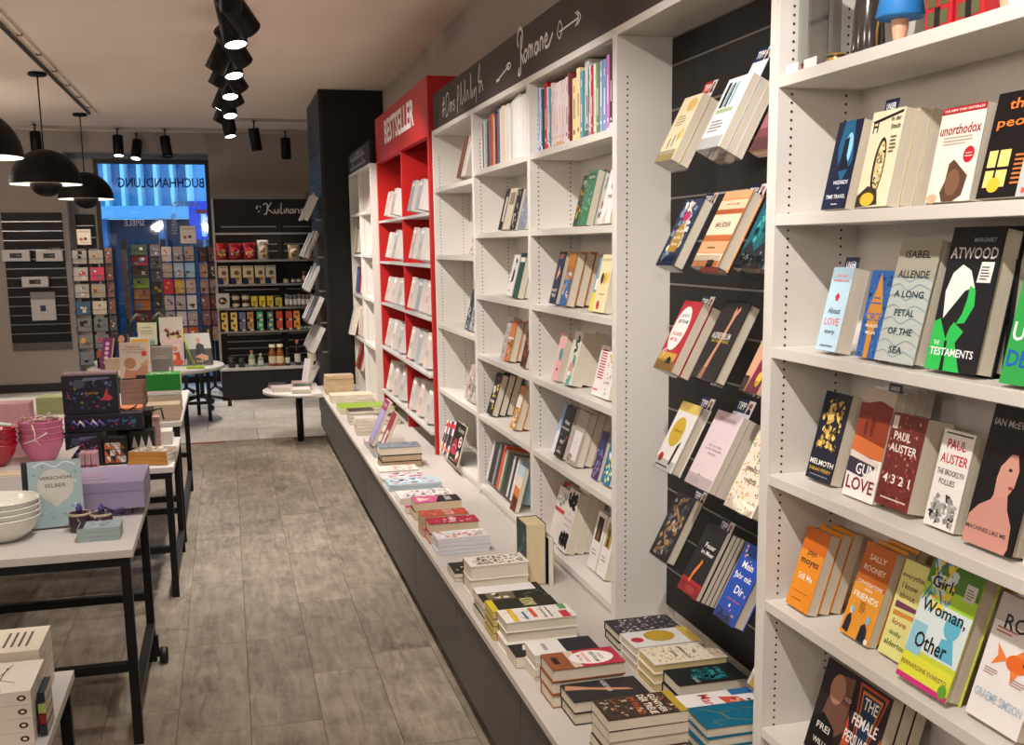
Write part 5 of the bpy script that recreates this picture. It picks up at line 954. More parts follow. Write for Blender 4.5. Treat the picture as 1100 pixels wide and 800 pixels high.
table('farther white-topped table piled with green and cream books', -.297, 6.40, 7.85, .72, 1.8, .28)
LT = 'on the low corner table'
tw = [('l', [(.05, .3 + .12 * i), (.35, .36 + .1 * i), (.8, .34 + .12 * i)], .014, '#26302e') for i in range(3)] + [('l', [(.3, .2), (.5, .5), (.7, .75)], .012, '#26302e'), ('l', [(.2, .6), (.5, .4), (.9, .3)], .012, '#26302e'), ('r', .1, .88, .3, .9, '#8a3a5a'), ('r', .7, .86, .9, .88, '#555')]
TZ = .46
def spinepile(desc, x1, y0, z, n, L, D, t, cover, where, art=None, pages='#cfc5b3', title=None):
    """lying books, spine towards the camera, right end at x1"""
    gr = 'pile of %s books' % desc if n > 1 else None
    for i in range(n):
        k = n - 1 - i; zz = z + .0004 + (i + 1) * (t + .0008)
        # cover up; spine near: book x -> +y ; book z -> -x ... right end is the head
        T = Matrix.Translation((0, 0, 0)) @ basis((0, 1, 0), (0, 0, -1), (-1, 0, 0), (x1, y0, zz))
        lab = '%s book lying %s' % (desc, where) if n == 1 else ('%s %s book %s pile %s' % (ORD[k], desc, 'of the' if k == 0 else 'from the top,', where))
        b_ = book(lab, T, D, L, t, cover, None, pages, False, print_mesh(art, D, L, seed=n) if (art and k == 0) else None, group=gr)
        if title and b_:
            vs, fs = text_geo(title); q = MB(); q.add([(-.0006, t / 2 - y * t * .3, L * .62 - x * .075) for x, y in vs], fs, flat('#8a6a4a'))
            n_ = 16; q.add([(-.0006, t / 2 + .008 * math.sin(2 * PI * j / n_), .022 + .011 * math.cos(2 * PI * j / n_)) for j in range(n_)], [tuple(range(n_))], flat('#5a2a24'))
            q.add([(-.0008, t / 2 + .0035 * math.sin(2 * PI * j / n_), .022 + .005 * math.cos(2 * PI * j / n_)) for j in range(n_)], [tuple(range(n_))], flat('#e2dcd2'))
            obj('spine_print', q, b_)
spinepile('white twig-patterned', -.535, 2.80, TZ, 4, .24, .22, .0355, '#d8d2c8', LT, tw, title='CARROLL')
spinepile('cream typographic', -.55, 3.045, TZ, 6, .24, .20, .0265, '#d2cab8', 'behind the twig-patterned pile', [('r', .2, .15 + .08 * i, .8, .18 + .08 * i, '#5a5650') for i in range(4)] + [('r', .1, .75, .9, .9, '#4a3a34')])
for i, c in enumerate(('#2f3a44', '#8a2a30', '#a8b86a', '#22303a')):
    T = basis((0, 1, 0), (0, 0, -1), (-1, 0, 0), (-.510, 2.84, TZ + .03 * (i + 1) + .0004))
    book('thin %s booklet in the narrow pile beside the twig-patterned books' % ('slate', 'dark red', 'pale green', 'navy')[i], T, .11, .018, .026, c)
T1 = 'on the bowl table'; Z1 = .705
def bowls(label, x, y, z, r, h, n, c_, dz, grp, rough=.25):
    for i in range(n):
        m = mat(c_, rough, .5, 0, 20, .04, 0, .3)
        e = thing('bowl', '%s %s' % (['lowest', 'second', 'third', 'uppermost', 'extra'][i] if n > 1 else 'single', label), 'bowl', (x, y, z + .0006 + i * dz), group=grp)
        pr = [(0, .0), (r * .42, .0), (r * .5, .006), (r * .72, h * .3), (r * .9, h * .62), (r * .99, h * .95), (r, h), (r * .975, h), (r * .94, h * .9), (r * .86, h * .62), (r * .66, h * .3), (r * .42, .01), (0, .01)]
        obj('shell', MB().lathe(pr, m, 40), e)
        obj('beaded_rim', MB().tube([(r * .99 * math.cos(a), r * .99 * math.sin(a), h + .0012 * math.cos(j * PI)) for j in range(97) for a in [j * 2 * PI / 96]], .003, m, 6), e)
bowls('cream glass bowl of the stack on the front table', -.80, 3.985, Z1, .125, .085, 4, '#d8d6cc', .020, 'cream bowls')
slate = [('r', 0, 0, 1, 1, '#8fa2a6'), ('n', 26, .05, ['#a9b8ba', '#6f8488'], 0, 0, 1, 1), ('e', .5, .62, .34, .26, '#b4b1a8'), ('p', [(.3, .45), (.7, .45), (.5, .28)], '#b4b1a8'), ('t', 'VERSCHÖN', .5, .74, .6, .06, '#2c2c2e'), ('t', 'SELBER', .5, .62, .4, .06, '#5a5a5c'), ('l', [(.1, .92), (.3, .97), (.5, .9), (.7, .97), (.9, .92)], .02, '#c4cccc')]
e_ = T_face(0, 0, 0, 0, 0)
def stand_cam(desc, x, y, z, W, H, t, cover, art, lean=R(20), yaw=0, n=1, pages='#cfc5b3', hard=False, spine=None, label=None):
    """cover towards the camera (-y), lower left front corner"""
    s, c = math.sin(lean), math.cos(lean)
    am = print_mesh(art, W, H, seed=int(abs(x * 100)) + 3) if art else None
    for i in range(n):
        T = Matrix.Translation((x, y + i * (t + .001) / c, z + .0008)) @ Matrix.Rotation(yaw, 4, 'Z') @ basis((1, 0, 0), (0, c, -s), (0, s, c), (0, 0, t * s))
        lab = label or (('%s book facing the camera' % desc) if n == 1 else ('%s copy of the %s book facing the camera' % (FR[i], desc)))
        book(lab, T, W, H, t, cover, spine, pages, hard, am if i == 0 else None, group=('%s copies' % desc) if n > 1 else None)
stand_cam('x', -.725, 4.075, Z1, .18, .245, .02, '#8a9da0', slate, R(20), R(8), label='large grey-blue book standing behind the cream bowls, dark-capped spine')
stand_cam('x', -.75, 4.10, Z1, .18, .24, .018, '#25282a', None, R(20), R(8), label='second grey-blue book with dark spine behind the large one')
spinepile('small silver-blue', -.405, 3.86, Z1, 3, .14, .11, .015, '#8fa0a0', 'beside the standing grey-blue book', [('n', 20, .1, ['#a8b8b8', '#6a7e80'], 0, 0, 1, 1), ('r', 0, .86, 1, .98, '#22262a')], pages='#a89880')
lb = tag(bx('gift_case', (-.66, 4.205, Z1 + .03), (-.345, 4.53, Z1 + .135), mat('#8f84a0', .5, .3, 0, 4, .03), None, .002), 'large lilac cardboard case with printed lid, its right end past the table edge', 'box')
q = MB()
for i in range(4): q.box(-.14, -.15 + i * .05, .0528, .0 + .03 * (i % 2), -.145 + i * .05, .0532, mat(['#c24a7a', '#33303a', '#8a3a6a', '#d86a8a'][i], .5))
obj('lid_print', q, lb); obj('lid_seam', MB().box(-.157, -.1637, .015, .157, -.1627, .0165, mat('#857896', .5)), lb)
tag(bx('box_support', (-.64, 4.22, Z1 + .0005), (-.40, 4.51, Z1 + .0295), mat('#4a4358', .6)), 'flat dark violet box under the lilac case', 'box')
for i, (x, y) in enumerate(((-.555, 4.03), (-.478, 4.0))):
    e = thing('candle_glass', ('left', 'right')[i] + ' dark plum candle glass with pale rim before the lilac case', 'candle', (x, y, Z1 + .0006), group='plum candle glasses')
    obj('glass', MB().lathe([(0, 0), (.034, 0), (.037, .004), (.038, .066), (.036, .067), (.033, .06), (0, .055)], mat('#3a2530', .15, .6, 0, 60, .2), 26), e)
    obj('rim', MB().lathe([(.0382, .060), (.0392, .062), (.0392, .067), (.0372, .069), (.036, .067)], mat('#b8a890', .3), 26), e)
    obj('bottle', MB().lathe([(0, .0676), (.011, .0676), (.012, .088), (.007, .093), (.007, .10), (0, .10)], mat('#4a3a7a', .2, .6), 16), e)
e = thing('ribbon_bow', 'glossy violet ribbon bow between books and candle glass', 'ribbon', (-.435, 3.99, Z1 + .07))
obj('loops', MB().tube([(.0, 0, .0), (-.03, 0, .018), (-.045, .0, .006), (-.03, 0, -.004), (0, 0, 0), (.03, 0, .012), (.042, 0, .0), (.028, 0, -.01), (0, 0, 0)], .006, mat('#26204a', .3, .6), 8), e)
for i in range(3): tag(obj('notebook', MB().box(-.012, -.045, 0, .012, .045, .085, mat('#c99aa6', .5)).box(-.0122, -.0452, .02, .0122, -.045, .03, mat('#8a4a5a', .5))), ('left', 'middle', 'right')[i] + ' small pink upright notebook of three before the dark boxes', 'notebook', 'pink notebooks').location = (-.712 + .027 * i, 5.43, .6606)
# white riser with red and pink bowls
e = thing('riser', 'white slanted-sided riser under the red and pink bowls', 'riser', (-.98, 5.02, .66))
obj('body', MB().add([(-.5, -.15, .0005), (.16, -.15, .0005), (.27, -.15, .13), (.27, -.13, .13), (.155, -.13, .09), (-.5, -.13, .09), (-.5, .35, .0005), (.16, .35, .0005), (.27, .35, .13), (.155, .35, .09), (-.5, .35, .09)],
    [(0, 1, 4, 5), (1, 2, 3, 4), (5, 4, 9, 10), (4, 3, 8, 9), (1, 7, 8, 2), (2, 8, 3), (6, 10, 9, 7), (7, 9, 8), (0, 5, 10, 6), (0, 6, 7, 1)], TOP), e)
tag(obj('paper_sheet', MB().box(-.2, -.06, 0, .2, .05, .004, mat('#cdbfa4', .7))), 'cream paper sheet lying before the bowls on the riser', 'paper').location = (-1.04, 4.97, .7506)
bowls('ruby red glass bowl of the left stack', -1.045, 5.17, .75, .098, .10, 4, '#a3142c', .024, 'ruby bowls')
bowls('pink glass bowl of the stack beside the red ones', -.853, 5.22, .75, .095, .11, 4, '#c26a8e', .026, 'pink bowls')
pk = thing('paper_shred_filling', 'rosy crumpled paper and petals filling the top pink bowl', 'filling', (-.853, 5.22, .93))
r_ = random.Random(4); q = MB()
for i in range(120):
    a, rr = r_.uniform(0, 6.28), (.078) * math.sqrt(r_.random()); c_ = Vector((rr * math.cos(a), rr * math.sin(a), r_.uniform(.0, .022)))
    q.add([c_ + Vector([r_.uniform(-.02, .02) for _ in range(2)] + [r_.uniform(0, .012)]) for _ in range(3)], [(0, 1, 2)], mat(r_.choice(['#c9b0b0', '#8a6a7a', '#d8c8c4', '#a8889a', '#b89a6a']), .6))
o = obj('petals', q, pk); o['kind'] = 'stuff'
e = thing('ribbon_bow', 'thin cream ribbon bow on the front of the pink bowls', 'ribbon', (-.86, 5.115, .89))
obj('loops', MB().tube([(-.01, .0, .045), (0, -.012, .01), (0, -.014, -.02), (.035, -.02, .0), (.05, -.01, .01)], .003, mat('#d8c4bc', .4), 6).tube([(-.05, -.01, -.035), (0, -.014, -.02), (.02, -.012, -.045)], .003, mat('#d8c4bc', .4), 6), e)
e = thing('ribbon', 'white ribbon across the red bowls', 'ribbon', (-.98, 5.06, .93)); obj('band', MB().tube([(-.12, 0, .06), (-.04, -.02, .035), (.04, -.01, .02)], .008, mat('#d8d2d0', .5), 6), e)
tag(bx('gift_box', (-1.18, 5.50, .6605), (-.94, 5.62, .985), mat('#b98890', .55), None, .003), 'tall dusty pink box behind the red bowls', 'box')
# dark patterned gift boxes
Z2 = .66
DK = mat('#1d1a26', .4, .4, 0, 20, .15)
def patt(q, W, H, seed, y=-.0006, x0=0, z0=0):
    r = random.Random(seed)
    for i in range(46):
        x, z, s = x0 + r.uniform(.02, W - .02), z0 + r.uniform(.02, H - .02), r.uniform(.004, .012)
        c = r.choice(['#4a4a78', '#6a6a8a', '#3a5a8a', '#8a3a5a', '#7a7a4a', '#5a4a7a', '#2c3a5c', '#3c6a7a'])
        q.add([(x + s * r.uniform(.5, 1) * math.cos(a), y - i * .000008, z + s * r.uniform(.5, 1) * math.sin(a)) for a in (0, 1.2, 2.4, 3.7, 5)], [(0, 1, 2, 3, 4)], flat(c))
def gbox(label, x, y, z, W, D, H, bird=True, seed=1):
    e = thing('gift_box', label, 'box', (x, y, z + .0006))
    obj('body', MB().box(0, 0, 0, W, D, H, DK), e, .002)
    q = MB(); patt(q, W, H, seed)
    if bird:
        q.add([(W * (.66 + a * .26), -.0016, H * (.3 + b * .4)) for a, b in ((0, .1), (.3, .3), (.5, .75), (.62, .9), (.6, .5), (.95, .25), (.7, .05), (.45, .1))], [tuple(range(8))], flat('#b8404c'))
        q.add([(W * .3 + W * .11 * math.cos(t), -.0016, H * .78 + H * .12 * math.sin(t)) for t in [j * PI / 8 for j in range(16)]], [tuple(range(16))], flat('#4c4c5e'))
        q.add([(W * a, -.0017, H * b) for a, b in ((.36, .84), (.86, .9), (.86, .94), (.4, .93))], [(0, 1, 2, 3)], flat('#6a6682'))
        vs, fs = text_geo('NATUR'); q.add([(W * .54 + a * W * .22, -.0018, H * .53 + b * H * .06) for a, b in vs], fs, flat('#a8823a'))
    obj('print', q, e); return e
gbox('large dark bird-patterned gift box on top of the stacked ones', -.805, 5.60, Z2 + .245, .255, .1, .19, True, 3)
gbox('dark gift box with violet bows under the large bird-patterned one', -.80, 5.56, Z2 + .16, .36, .16, .0835, False, 5)
gbox('dark bird-patterned gift box, lowest of its stack', -.795, 5.50, Z2, .165, .2, .158, True, 7)
tag(bx('lid', (-.80, 5.60, Z2 + .4365), (-.55, 5.70, Z2 + .446), mat('#8a7078', .5)), 'mauve lid lying on the large bird-patterned gift box', 'lid')
e = thing('ribbon_bow', 'violet and white ribbon bow on the dark gift boxes', 'ribbon', (-.70, 5.54, Z2 + .20))
rb2 = MB()
for i in range(5): rb2.tube([(-.07 + .03 * i, 0, -.01), (-.055 + .03 * i, -.012, .02), (-.035 + .03 * i, -.004, -.008)], .006, mat(['#5a4a9a', '#c8c4d8', '#4a3a88', '#b8b0cc', '#6a5aa8'][i], .3, .6), 7)
obj('loops', rb2, e)
e = thing('triangle_patterned_box', 'black square box printed with orange and white triangles', 'box', (-.625, 5.50, Z2 + .0006))
obj('body', MB().box(0, 0, 0, .105, .1, .135, BLACKM), e, .002)
q = MB(); r_ = random.Random(2)
for i in range(4):
    for j in range(3):
        x, z = .006 + i * .024, .012 + j * .034
        q.add([(x, -.0007, z), (x + .022, -.0007, z), (x, -.0007, z + .03)], [(0, 1, 2)], flat(r_.choice(['#c8623a', '#d8d0c8', '#8a4a34'])))
        q.add([(x + .023, -.0007, z + .002), (x + .023, -.0007, z + .031), (x + .002, -.0007, z + .031)], [(0, 1, 2)], flat(r_.choice(['#d8d0c8', '#2a2a2c', '#b8b0a8'])))
obj('print', q, e)
e = thing('triangle_patterned_box', 'black box with white triangles behind the folded notebooks', 'box', (-.515, 5.62, Z2 + .0006)); obj('body', MB().box(0, 0, 0, .12, .1, .145, BLACKM), e, .002)
q = MB(); [q.add([(.01 + .035 * i, -.0007, .06), (.04 + .035 * i, -.0007, .06), (.025 + .035 * i, -.0007, .12)], [(0, 1, 2)], flat('#c9c4be')) for i in range(3)]; obj('print', q, e)
e = thing('black_tray', 'black tray with black bow and orange lid above the gift boxes', 'tray', (-.52, 5.72, Z2 + .21))
obj('tray', MB().box(-.07, -.05, 0, .12, .08, .03, BLACKM), e, .003); obj('orange_lid', MB().box(-.06, -.04, .031, .07, .07, .045, mat('#c87a4a', .5)), e, .002)
obj('bow', MB().tube([(-.04, -.05, .05), (0, -.055, .03), (.04, -.05, .05), (.05, -.05, .06)], .004, BLACKM, 6).tube([(.12, 0, .02), (.16, 0, .03), (.17, 0, -.03)], .005, BLACKM, 6), e)
tag(bx('box_stand', (-.58, 5.73, Z2 + .0006), (-.41, 5.79, Z2 + .2095), BLACKM), 'black upright carton under the black tray', 'box')
tag(bx('rosy_carton', (-.405, 5.75, Z2 + .0006), (-.375, 5.82, Z2 + .19), mat('#a8867c', .6, .3, 0, 90, .4)), 'narrow rosy patterned carton beside the black tray', 'box')
for i in range(3): 
    T = Matrix.Translation((-.52, 5.46 + .004 * i, Z2 + .0006)) @ Matrix.Rotation(R(-14 - 2 * i), 4, 'Z') @ basis((0, 1, 0), (0, 0, -1), (-1, 0, 0), (.2, 0, .0225 * (i + 1)))
    book(('lowest', 'middle', 'uppermost')[i] + ' gold-edged notebook with clear wrap before the patterned box', T, .15, .19, .022, '#8a7a64', spine='#b8803c', pages='#d8d0c4', art=[('n', 60, .1, ['#8a7a6a', '#d8cdc0', '#5a5048', '#c8bcae'], 0, 0, 1, 1)] if i == 2 else None, group='gold-edged notebooks')
spinepile('cream pink-marked', -.33, 5.98, Z2, 3, .22, .14, .024, '#c9c2b8', 'on the gift table rear corner', [('r', .3, .3, .5, .7, '#d84a9a')])
spinepile('thin pale', -.31, 5.72, Z2, 2, .17, .16, .008, '#d2cdc6', 'beside the pink-marked books')
# ---- farther table
Z3 = .72
def sp3(*a, **k): spinepile(*a, **k)
for i, (x1, y, z0, n, L, D, t, c, d, pg) in enumerate(((-.303, 6.46, Z3, 3, .185, .17, .030, '#a8937c', 'brown-paged', '#b39e88'), (-.305, 6.72, Z3 + .1165, 2, .19, .17, .0125, '#c9c6c0', 'white', '#cfc8bc'), (-.302, 6.72, Z3 + .144, 6, .195, .17, .0155, '#1f7a2c', 'green-spined', '#cfc5b3'),
                                               (-.50, 6.78, Z3, 8, .15, .17, .0255, '#8a6a5c', 'brown and rose', '#a88f7c'), (-.72, 6.95, Z3, 4, .2, .18, .02, '#b8b0a0', 'cream left', '#cfc5b3'), (-.95, 6.95, Z3, 4, .2, .18, .025, '#9aa070', 'olive left', '#cfc5b3'), (-.303, 6.72, Z3, 4, .19, .17, .028, '#b8a894', 'cream below white', '#bfae98'))):
    FARMODE[0] = i != 2
    spinepile(d, x1, y, z0, n, L, D, t, c, 'on the farther table', [('n', 20, .1, ['#c9c2a0', '#8a5a4a', '#e2ddd0'], 0, 0, 1, 1)] if i in (2, 5) else None, pages=pg)
FARMODE[0] = False
baby = [('t', 'Hebamme', .5, .88, .5, .05, '#8a3a34'), ('t', 'Das grosse Buch', .5, .8, .8, .05, '#7a6a60'), ('t', 'zur Geburt', .5, .73, .5, .05, '#7a6a60'), ('e', .88, .68, .1, .075, '#b8303a'), ('e', .36, .42, .22, .16, '#a8765c'), ('p', [(.1, .0), (1, .0), (1, .44), (.8, .36), (.62, .22), (.4, .2), (.2, .28)], '#b07c62'), ('p', [(.7, .38), (1, .5), (1, .3)], '#c08c70'), ('r', .55, 0, 1, .08, '#2a2220')]
stand_cam('beige baby guide', -.645, 6.80, Z3 + .2122, .158, .215, .025, '#c4b3a4', baby, R(12), 0, 2)
tag(bx('book_riser', (-.48, 7.0, Z3 + .0006), (-.34, 7.12, Z3 + .209), mat('#8a8680', .6)), 'grey block hidden behind the green-spined pile', 'riser')
stand_cam('x', -.482, 7.02, Z3 + .21, .13, .175, .025, '#8f8782', [('r', .05, .94, .95, .97, '#d8d4ce'), ('r', .1, .55, .8, .57, '#b8b2ac'), ('r', .1, .62, .7, .64, '#b8b2ac'), ('r', .06, .04, .94, .5, '#7a726e'), ('e', .85, .14, .05, .1, '#d8d4d0')], R(10), label='plain taupe book facing the camera above the green-spined pile')
# ---- round table in front of the window
rt = thing('round_table', 'round pale table with black legs before the card racks', 'table', (-.71, 11.10, 0))
obj('table_top', MB().lathe([(0, .53), (.63, .53), (.64, .535), (.64, .565), (.63, .57), (0, .57)], TOP, 56), rt)
for (x, y) in ((.477, -.04), (.36, .40), (-.45, -.04), (-.3, .40)): obj('leg', MB().box(x - .018, y - .018, 0, x + .018, y + .018, .529, IRON), rt)
obj('lower_rail', MB().box(-.43, -.055, .17, .458, -.025, .20, IRON), rt); obj('lower_rail', MB().box(-.28, .385, .17, .34, .415, .20, IRON), rt)
ch = thing('swivel_base', 'dark star base with casters under the round table', 'chair', (-.32, 12.05, 0))
sb_ = MB()
for i in range(5):
    a = i * 2 * PI / 5; sb_.tube([(0, 0, .14), (.28 * math.cos(a), .28 * math.sin(a), .075)], .018, BLACKM)
obj('star_base', sb_, ch); obj('column', MB().tube([(0, 0, .1), (0, 0, .48)], .025, BLACKM), ch)
for i in range(5):
    a = i * 2 * PI / 5; o = obj('caster', MB().lathe([(0, -.02), (.03, -.02), (.03, .02), (0, .02)], BLACKM, 14), ch); o.rotation_euler = (0, PI / 2, a); o.location = (.28 * math.cos(a), .28 * math.sin(a), .031)
ZR = .57
cook1 = [('r', 0, .62, 1, 1, '#d8d2c8'), ('n', 24, .12, ['#c89a6a', '#8a4a34', '#e2c8a0', '#6a3a2c'], 0, 0, 1, .62)]
fam = [('r', 0, .8, 1, 1, '#d8b8b8'), ('p', [(.3, .0), (.9, 0), (.8, .5), (.4, .45)], '#b8503a'), ('e', .6, .62, .13, .1, '#c98a6c'), ('e', .5, .3, .16, .12, '#d8a88a'), ('e', .75, .1, .2, .12, '#c8583c')]
man = [('r', 0, 0, 1, .5, '#3a3836'), ('r', 0, .5, 1, 1, '#a8a59c'), ('p', [(.35, .25), (.75, .25), (.7, .62), (.5, .7), (.4, .6)], '#17171a'), ('e', .52, .78, .08, .08, '#b07c60'), ('p', [(.3, .25), (.8, .12), (.85, .25), (.6, .35)], '#b07c60'), ('n', 10, .05, ['#c89a6a'], .1, .0, .9, .2)]
stand_cam('x', -.675, 11.25, ZR + .21, .225, .25, .03, '#d8d2c8', cook1, R(10), label='white cookbook with golden food photo, higher of two on the round table')
stand_cam('x', -.655, 11.02, ZR, .21, .26, .03, '#d8c4c0', fam, R(14), label='pink-topped book with a person in red before the cookbook')
stand_cam('x', -.405, 10.88, ZR, .24, .34, .03, '#6a6864', man, R(30), R(10), label='large book with a seated man in black on the round table')
stand_cam('x', -.88, 11.25, ZR + .19, .18, .22, .03, '#d4d0b4', [('r', .15, .6, .8, .64, '#9a9678'), ('r', .15, .5, .8, .53, '#9a9678'), ('e', .75, .12, .14, .1, '#7ab0b8'), ('r', .2, .76, .7, .8, '#9a9678')], R(10), label='pale green book with blue dot on the round table')
stand_cam('x', -.94, 11.0, ZR, .18, .29, .03, '#d8d4cc', [('r', .06, .06, .94, .92, '#d8a832')], R(12), label='yellow and white framed book behind the baby guide')
stand_cam('x', -1.12, 10.98, ZR, .15, .33, .03, '#2c2a30', [('e', .6, .85, .2, .12, '#b8826a'), ('p', [(.2, 0), (.95, 0), (.9, .5), (.6, .68), (.35, .6)], '#2f3f78')], R(20), R(-8), label='dark book with a person in a blue shirt on the round table')
stand_cam('x', -1.215, 10.9, ZR, .10, .31, .03, '#6a2a5c', [('e', .5, .2 + .15 * i, .2, .06, '#c8a0b8') for i in range(5)], R(22), R(-20), label='violet patterned book at the left of the round table')
tag(bx('book_riser', (-.88, 11.24, ZR + .0006), (-.70, 11.38, ZR + .189), mat('#8a8680', .6)), 'grey riser block under the pale green book', 'riser')
tag(bx('book_riser', (-.67, 11.24, ZR + .0006), (-.45, 11.38, ZR + .209), mat('#8a8680', .6)), 'grey riser block under the white cookbook', 'riser')
e = thing('lime_stand', 'lime green slanting stick stand beside the seated man book', 'stand', (-.42, 10.75, ZR)); LM = mat('#9ab82a', .45)
obj('stick', MB().tube([(-.02, .02, .33), (.075, 0, .02)], .009, LM), e); obj('foot', MB().box(.0, -.08, .0006, .17, .04, .02, LM), e, .004)
e = thing('potted_plant', 'feathery grey-green plant in the bicycle basket behind the cookbooks', 'plant', (-.74, 11.52, ZR)); obj('pot', MB().lathe([(0, .0006), (.07, .0006), (.09, .22), (0, .22)], mat('#3a3a38', .6), 18), e)
r_ = random.Random(8); q = MB(); q2 = mat('#5c6e5a', .7)
for i in range(90):
    a, b, l = r_.uniform(0, 6.28), r_.uniform(.05, .5), r_.uniform(.18, .36)
    p0 = Vector((.03 * math.cos(a), .03 * math.sin(a), .22)); p1 = p0 + Vector((math.cos(a) * l * b, math.sin(a) * l * b, l * .8)); w_ = Vector((-math.sin(a), math.cos(a), 0)) * .008
    q.add([p0, (p0 + p1) / 2 + w_ + Vector((0, 0, .02)), p1, (p0 + p1) / 2 - w_ + Vector((0, 0, .02))], [(0, 1, 2, 3)], q2)
o = obj('leaves', q, e); o['kind'] = 'stuff'
for s_, xx in ((-1, -.955), (1, -.625)):
    e = thing('pram_handle', ('left', 'right')[s_ > 0] + ' curved silver tube handle behind the cookbooks', 'handle', (xx, 11.45, ZR))
    e.scale = (.6, .6, 1.3)
    obj('tube', MB().tube([(-.1, 0, .0006), (-.06, 0, .2), (.0, 0, .33), (.1, 0, .37), (.24, 0, .36)] if s_ < 0 else [(-.2, 0, .34), (-.08, 0, .38), (.03, 0, .33), (.08, 0, .2), (.1, 0, .0006)], .016, ALU, 8), e)
spine_row([(10.85, .08, .11, '#b8a68c', '#7a6a5a', 'thick beige')], -1.16, ZR, 'book on the left rim of the round table')
tag(obj('stacked_trays', MB().lathe([(0, .0006), (.16, .0006), (.17, .05), (.16, .055), (0, .055)], mat('#d8d6d2', .3), 26)), 'white round dish on the left rim of the round table', 'dish').location = (-1.13, 11.25, ZR)
# ================================================================ CARD RACKS
def rack(label, cx, cy, z0, z1, cols, rows, cw, chh, pal, side=True, seed=1, special={}):
    e = thing('card_rack', label, 'card rack', (cx, cy, 0)); r = random.Random(seed)
    W = cols * cw; wr = MB()
    dz = (z1 - z0) / rows
    for j in range(rows):
        zb = z0 + j * dz + .01
        for i in range(cols):
            x = -W / 2 + i * cw
            c = special.get((i, j)) or r.choice(pal)
            wd, hh = cw * .86, min(chh, dz * .93)
            q = MB().box(0, 0, 0, wd, .006, hh, mat(c, .5, .3, 0, 20, .05))
            ca = r.choice([['#c8505a', '#e2dcd6'], ['#3a3a3e', '#c9c4bc'], ['#d8b04a', '#8a5a4a'], ['#6a8ab0', '#e2e2e2'], ['#2c2a2c', '#8a8684']])
            T = Matrix.Translation((x + cw * .07, -.05, zb)) @ Matrix.Rotation(R(-12), 4, 'X')
            o = obj('card', q, e); o.matrix_local = T
            n_ = MB()
            for kk in range(4):
                bx0, bz0 = r.uniform(.1, .6) * wd, r.uniform(.1, .7) * hh; ss = r.uniform(.12, .3) * wd
                n_.add([(bx0, -.0008 - kk * .0002, bz0), (bx0 + ss, -.0008 - kk * .0002, bz0), (bx0 + ss, -.0008 - kk * .0002, bz0 + ss * .8), (bx0, -.0008 - kk * .0002, bz0 + ss)], [(0, 1, 2, 3)], flat(r.choice(ca)))
            link('card_print', n_.mesh(), o)
            wr.box(x + .004, -.062, zb - .006, x + cw - .004, -.056, zb + .0, BLACKM); wr.box(x + .004, -.062, zb + hh * .35, x + cw - .004, -.058, zb + hh * .35 + .004, BLACKM)
            wr.box(x, -.062, zb - .006, x + .004, .03, zb + hh * .38, BLACKM)
    wr.box(-.02, .02, .06, .02, .06, z1, BLACKM); wr.box(-W / 2, .03, z0, -W / 2 + .012, .045, z1, BLACKM); wr.box(W / 2 - .012, .03, z0, W / 2, .045, z1, BLACKM)
    o = obj('wire_frame', wr, e)
    ft = MB()
    for a in (0.6, 2.2, 3.9, 5.5): ft.tube([(0, .04, .08), (.12 * math.cos(a), .04 + .12 * math.sin(a), .02)], .014, BLACKM)
    obj('foot', ft, e); return e
PALE = ['#cfc9c4', '#c2bcb8', '#d8d4d0', '#b8a8a4', '#a89a98', '#c8b8ac']
rack('tall greeting card rack with three columns before the window, right side', -.53, 13.2, .62, 1.74, 3, 6, .125, .17, PALE, seed=3, special={(0, 3): '#c8283c', (1, 3): '#c9a23a', (0, 0): '#c9a832', (1, 0): '#d88a3a', (2, 0): '#c8622a', (1, 4): '#a8c0cc', (2, 4): '#9ac0d8'})
rk2 = rack('card rack side turned away, with dark red cards, at the window right', -.20, 13.25, .62, 1.73, 2, 6, .11, .17, ['#6a4a48', '#8a5a58', '#4a3a3c', '#a88a84'], seed=5)
rk3 = rack('narrow black revolving rack with grey cards left of the window', -1.47, 12.9, .42, 1.73, 2, 7, .17, .15, ['#a8a49e', '#b8b2aa', '#8a8886', '#7a8488', '#c2beb8'], seed=9, special={(1, 5): '#d84a6a', (0, 3): '#4a6a8a', (1, 3): '#d8d0bc', (1, 0): '#a8583a'})
rack('rack turned side on with brown cards left of the window', -1.26, 12.95, .42, 1.73, 1, 7, .09, .18, ['#8a6a5c', '#7a5a50', '#6a6664'], seed=14)
rack('calendar and garden book rack in the middle of the window', -.98, 13.6, .72, 1.76, 1, 8, .21, .13, ['#4a5a34', '#6a5a3a', '#5a4a34', '#7a8a3c', '#b07a5c', '#c8702c', '#8a2c24'], seed=21, special={(0, 7): '#3a4a2c', (0, 4): '#8aa83a', (0, 3): '#b8805c', (0, 2): '#c8782c', (0, 1): '#8a3024', (0, 0): '#b89c7c'})
rack('narrow rack with dark pictures beside the garden book rack', -.80, 13.6, .72, 1.76, 1, 7, .13, .15, ['#5a5a58', '#4a4a3c', '#6a5a50', '#8a8a84'], seed=23)
for (x, lab) in ((-1.13, 'dark leaning side panel left of the garden book rack'), (-.70, 'dark leaning side panel right of the garden book rack')):
    e = thing('rack_panel', lab, 'panel', (x, 13.45, .0)); obj('panel', MB().box(-.03, -.02, .0, .03, .02, 1.82, mat('#3a3638', .5, .3, 0, 8, .3)), e)
    obj('leaflets', MB().box(-.035, -.03, .9, .03, -.021, 1.7, mat('#6a5f5a', .5, .3, 0, 30, .5)), e)
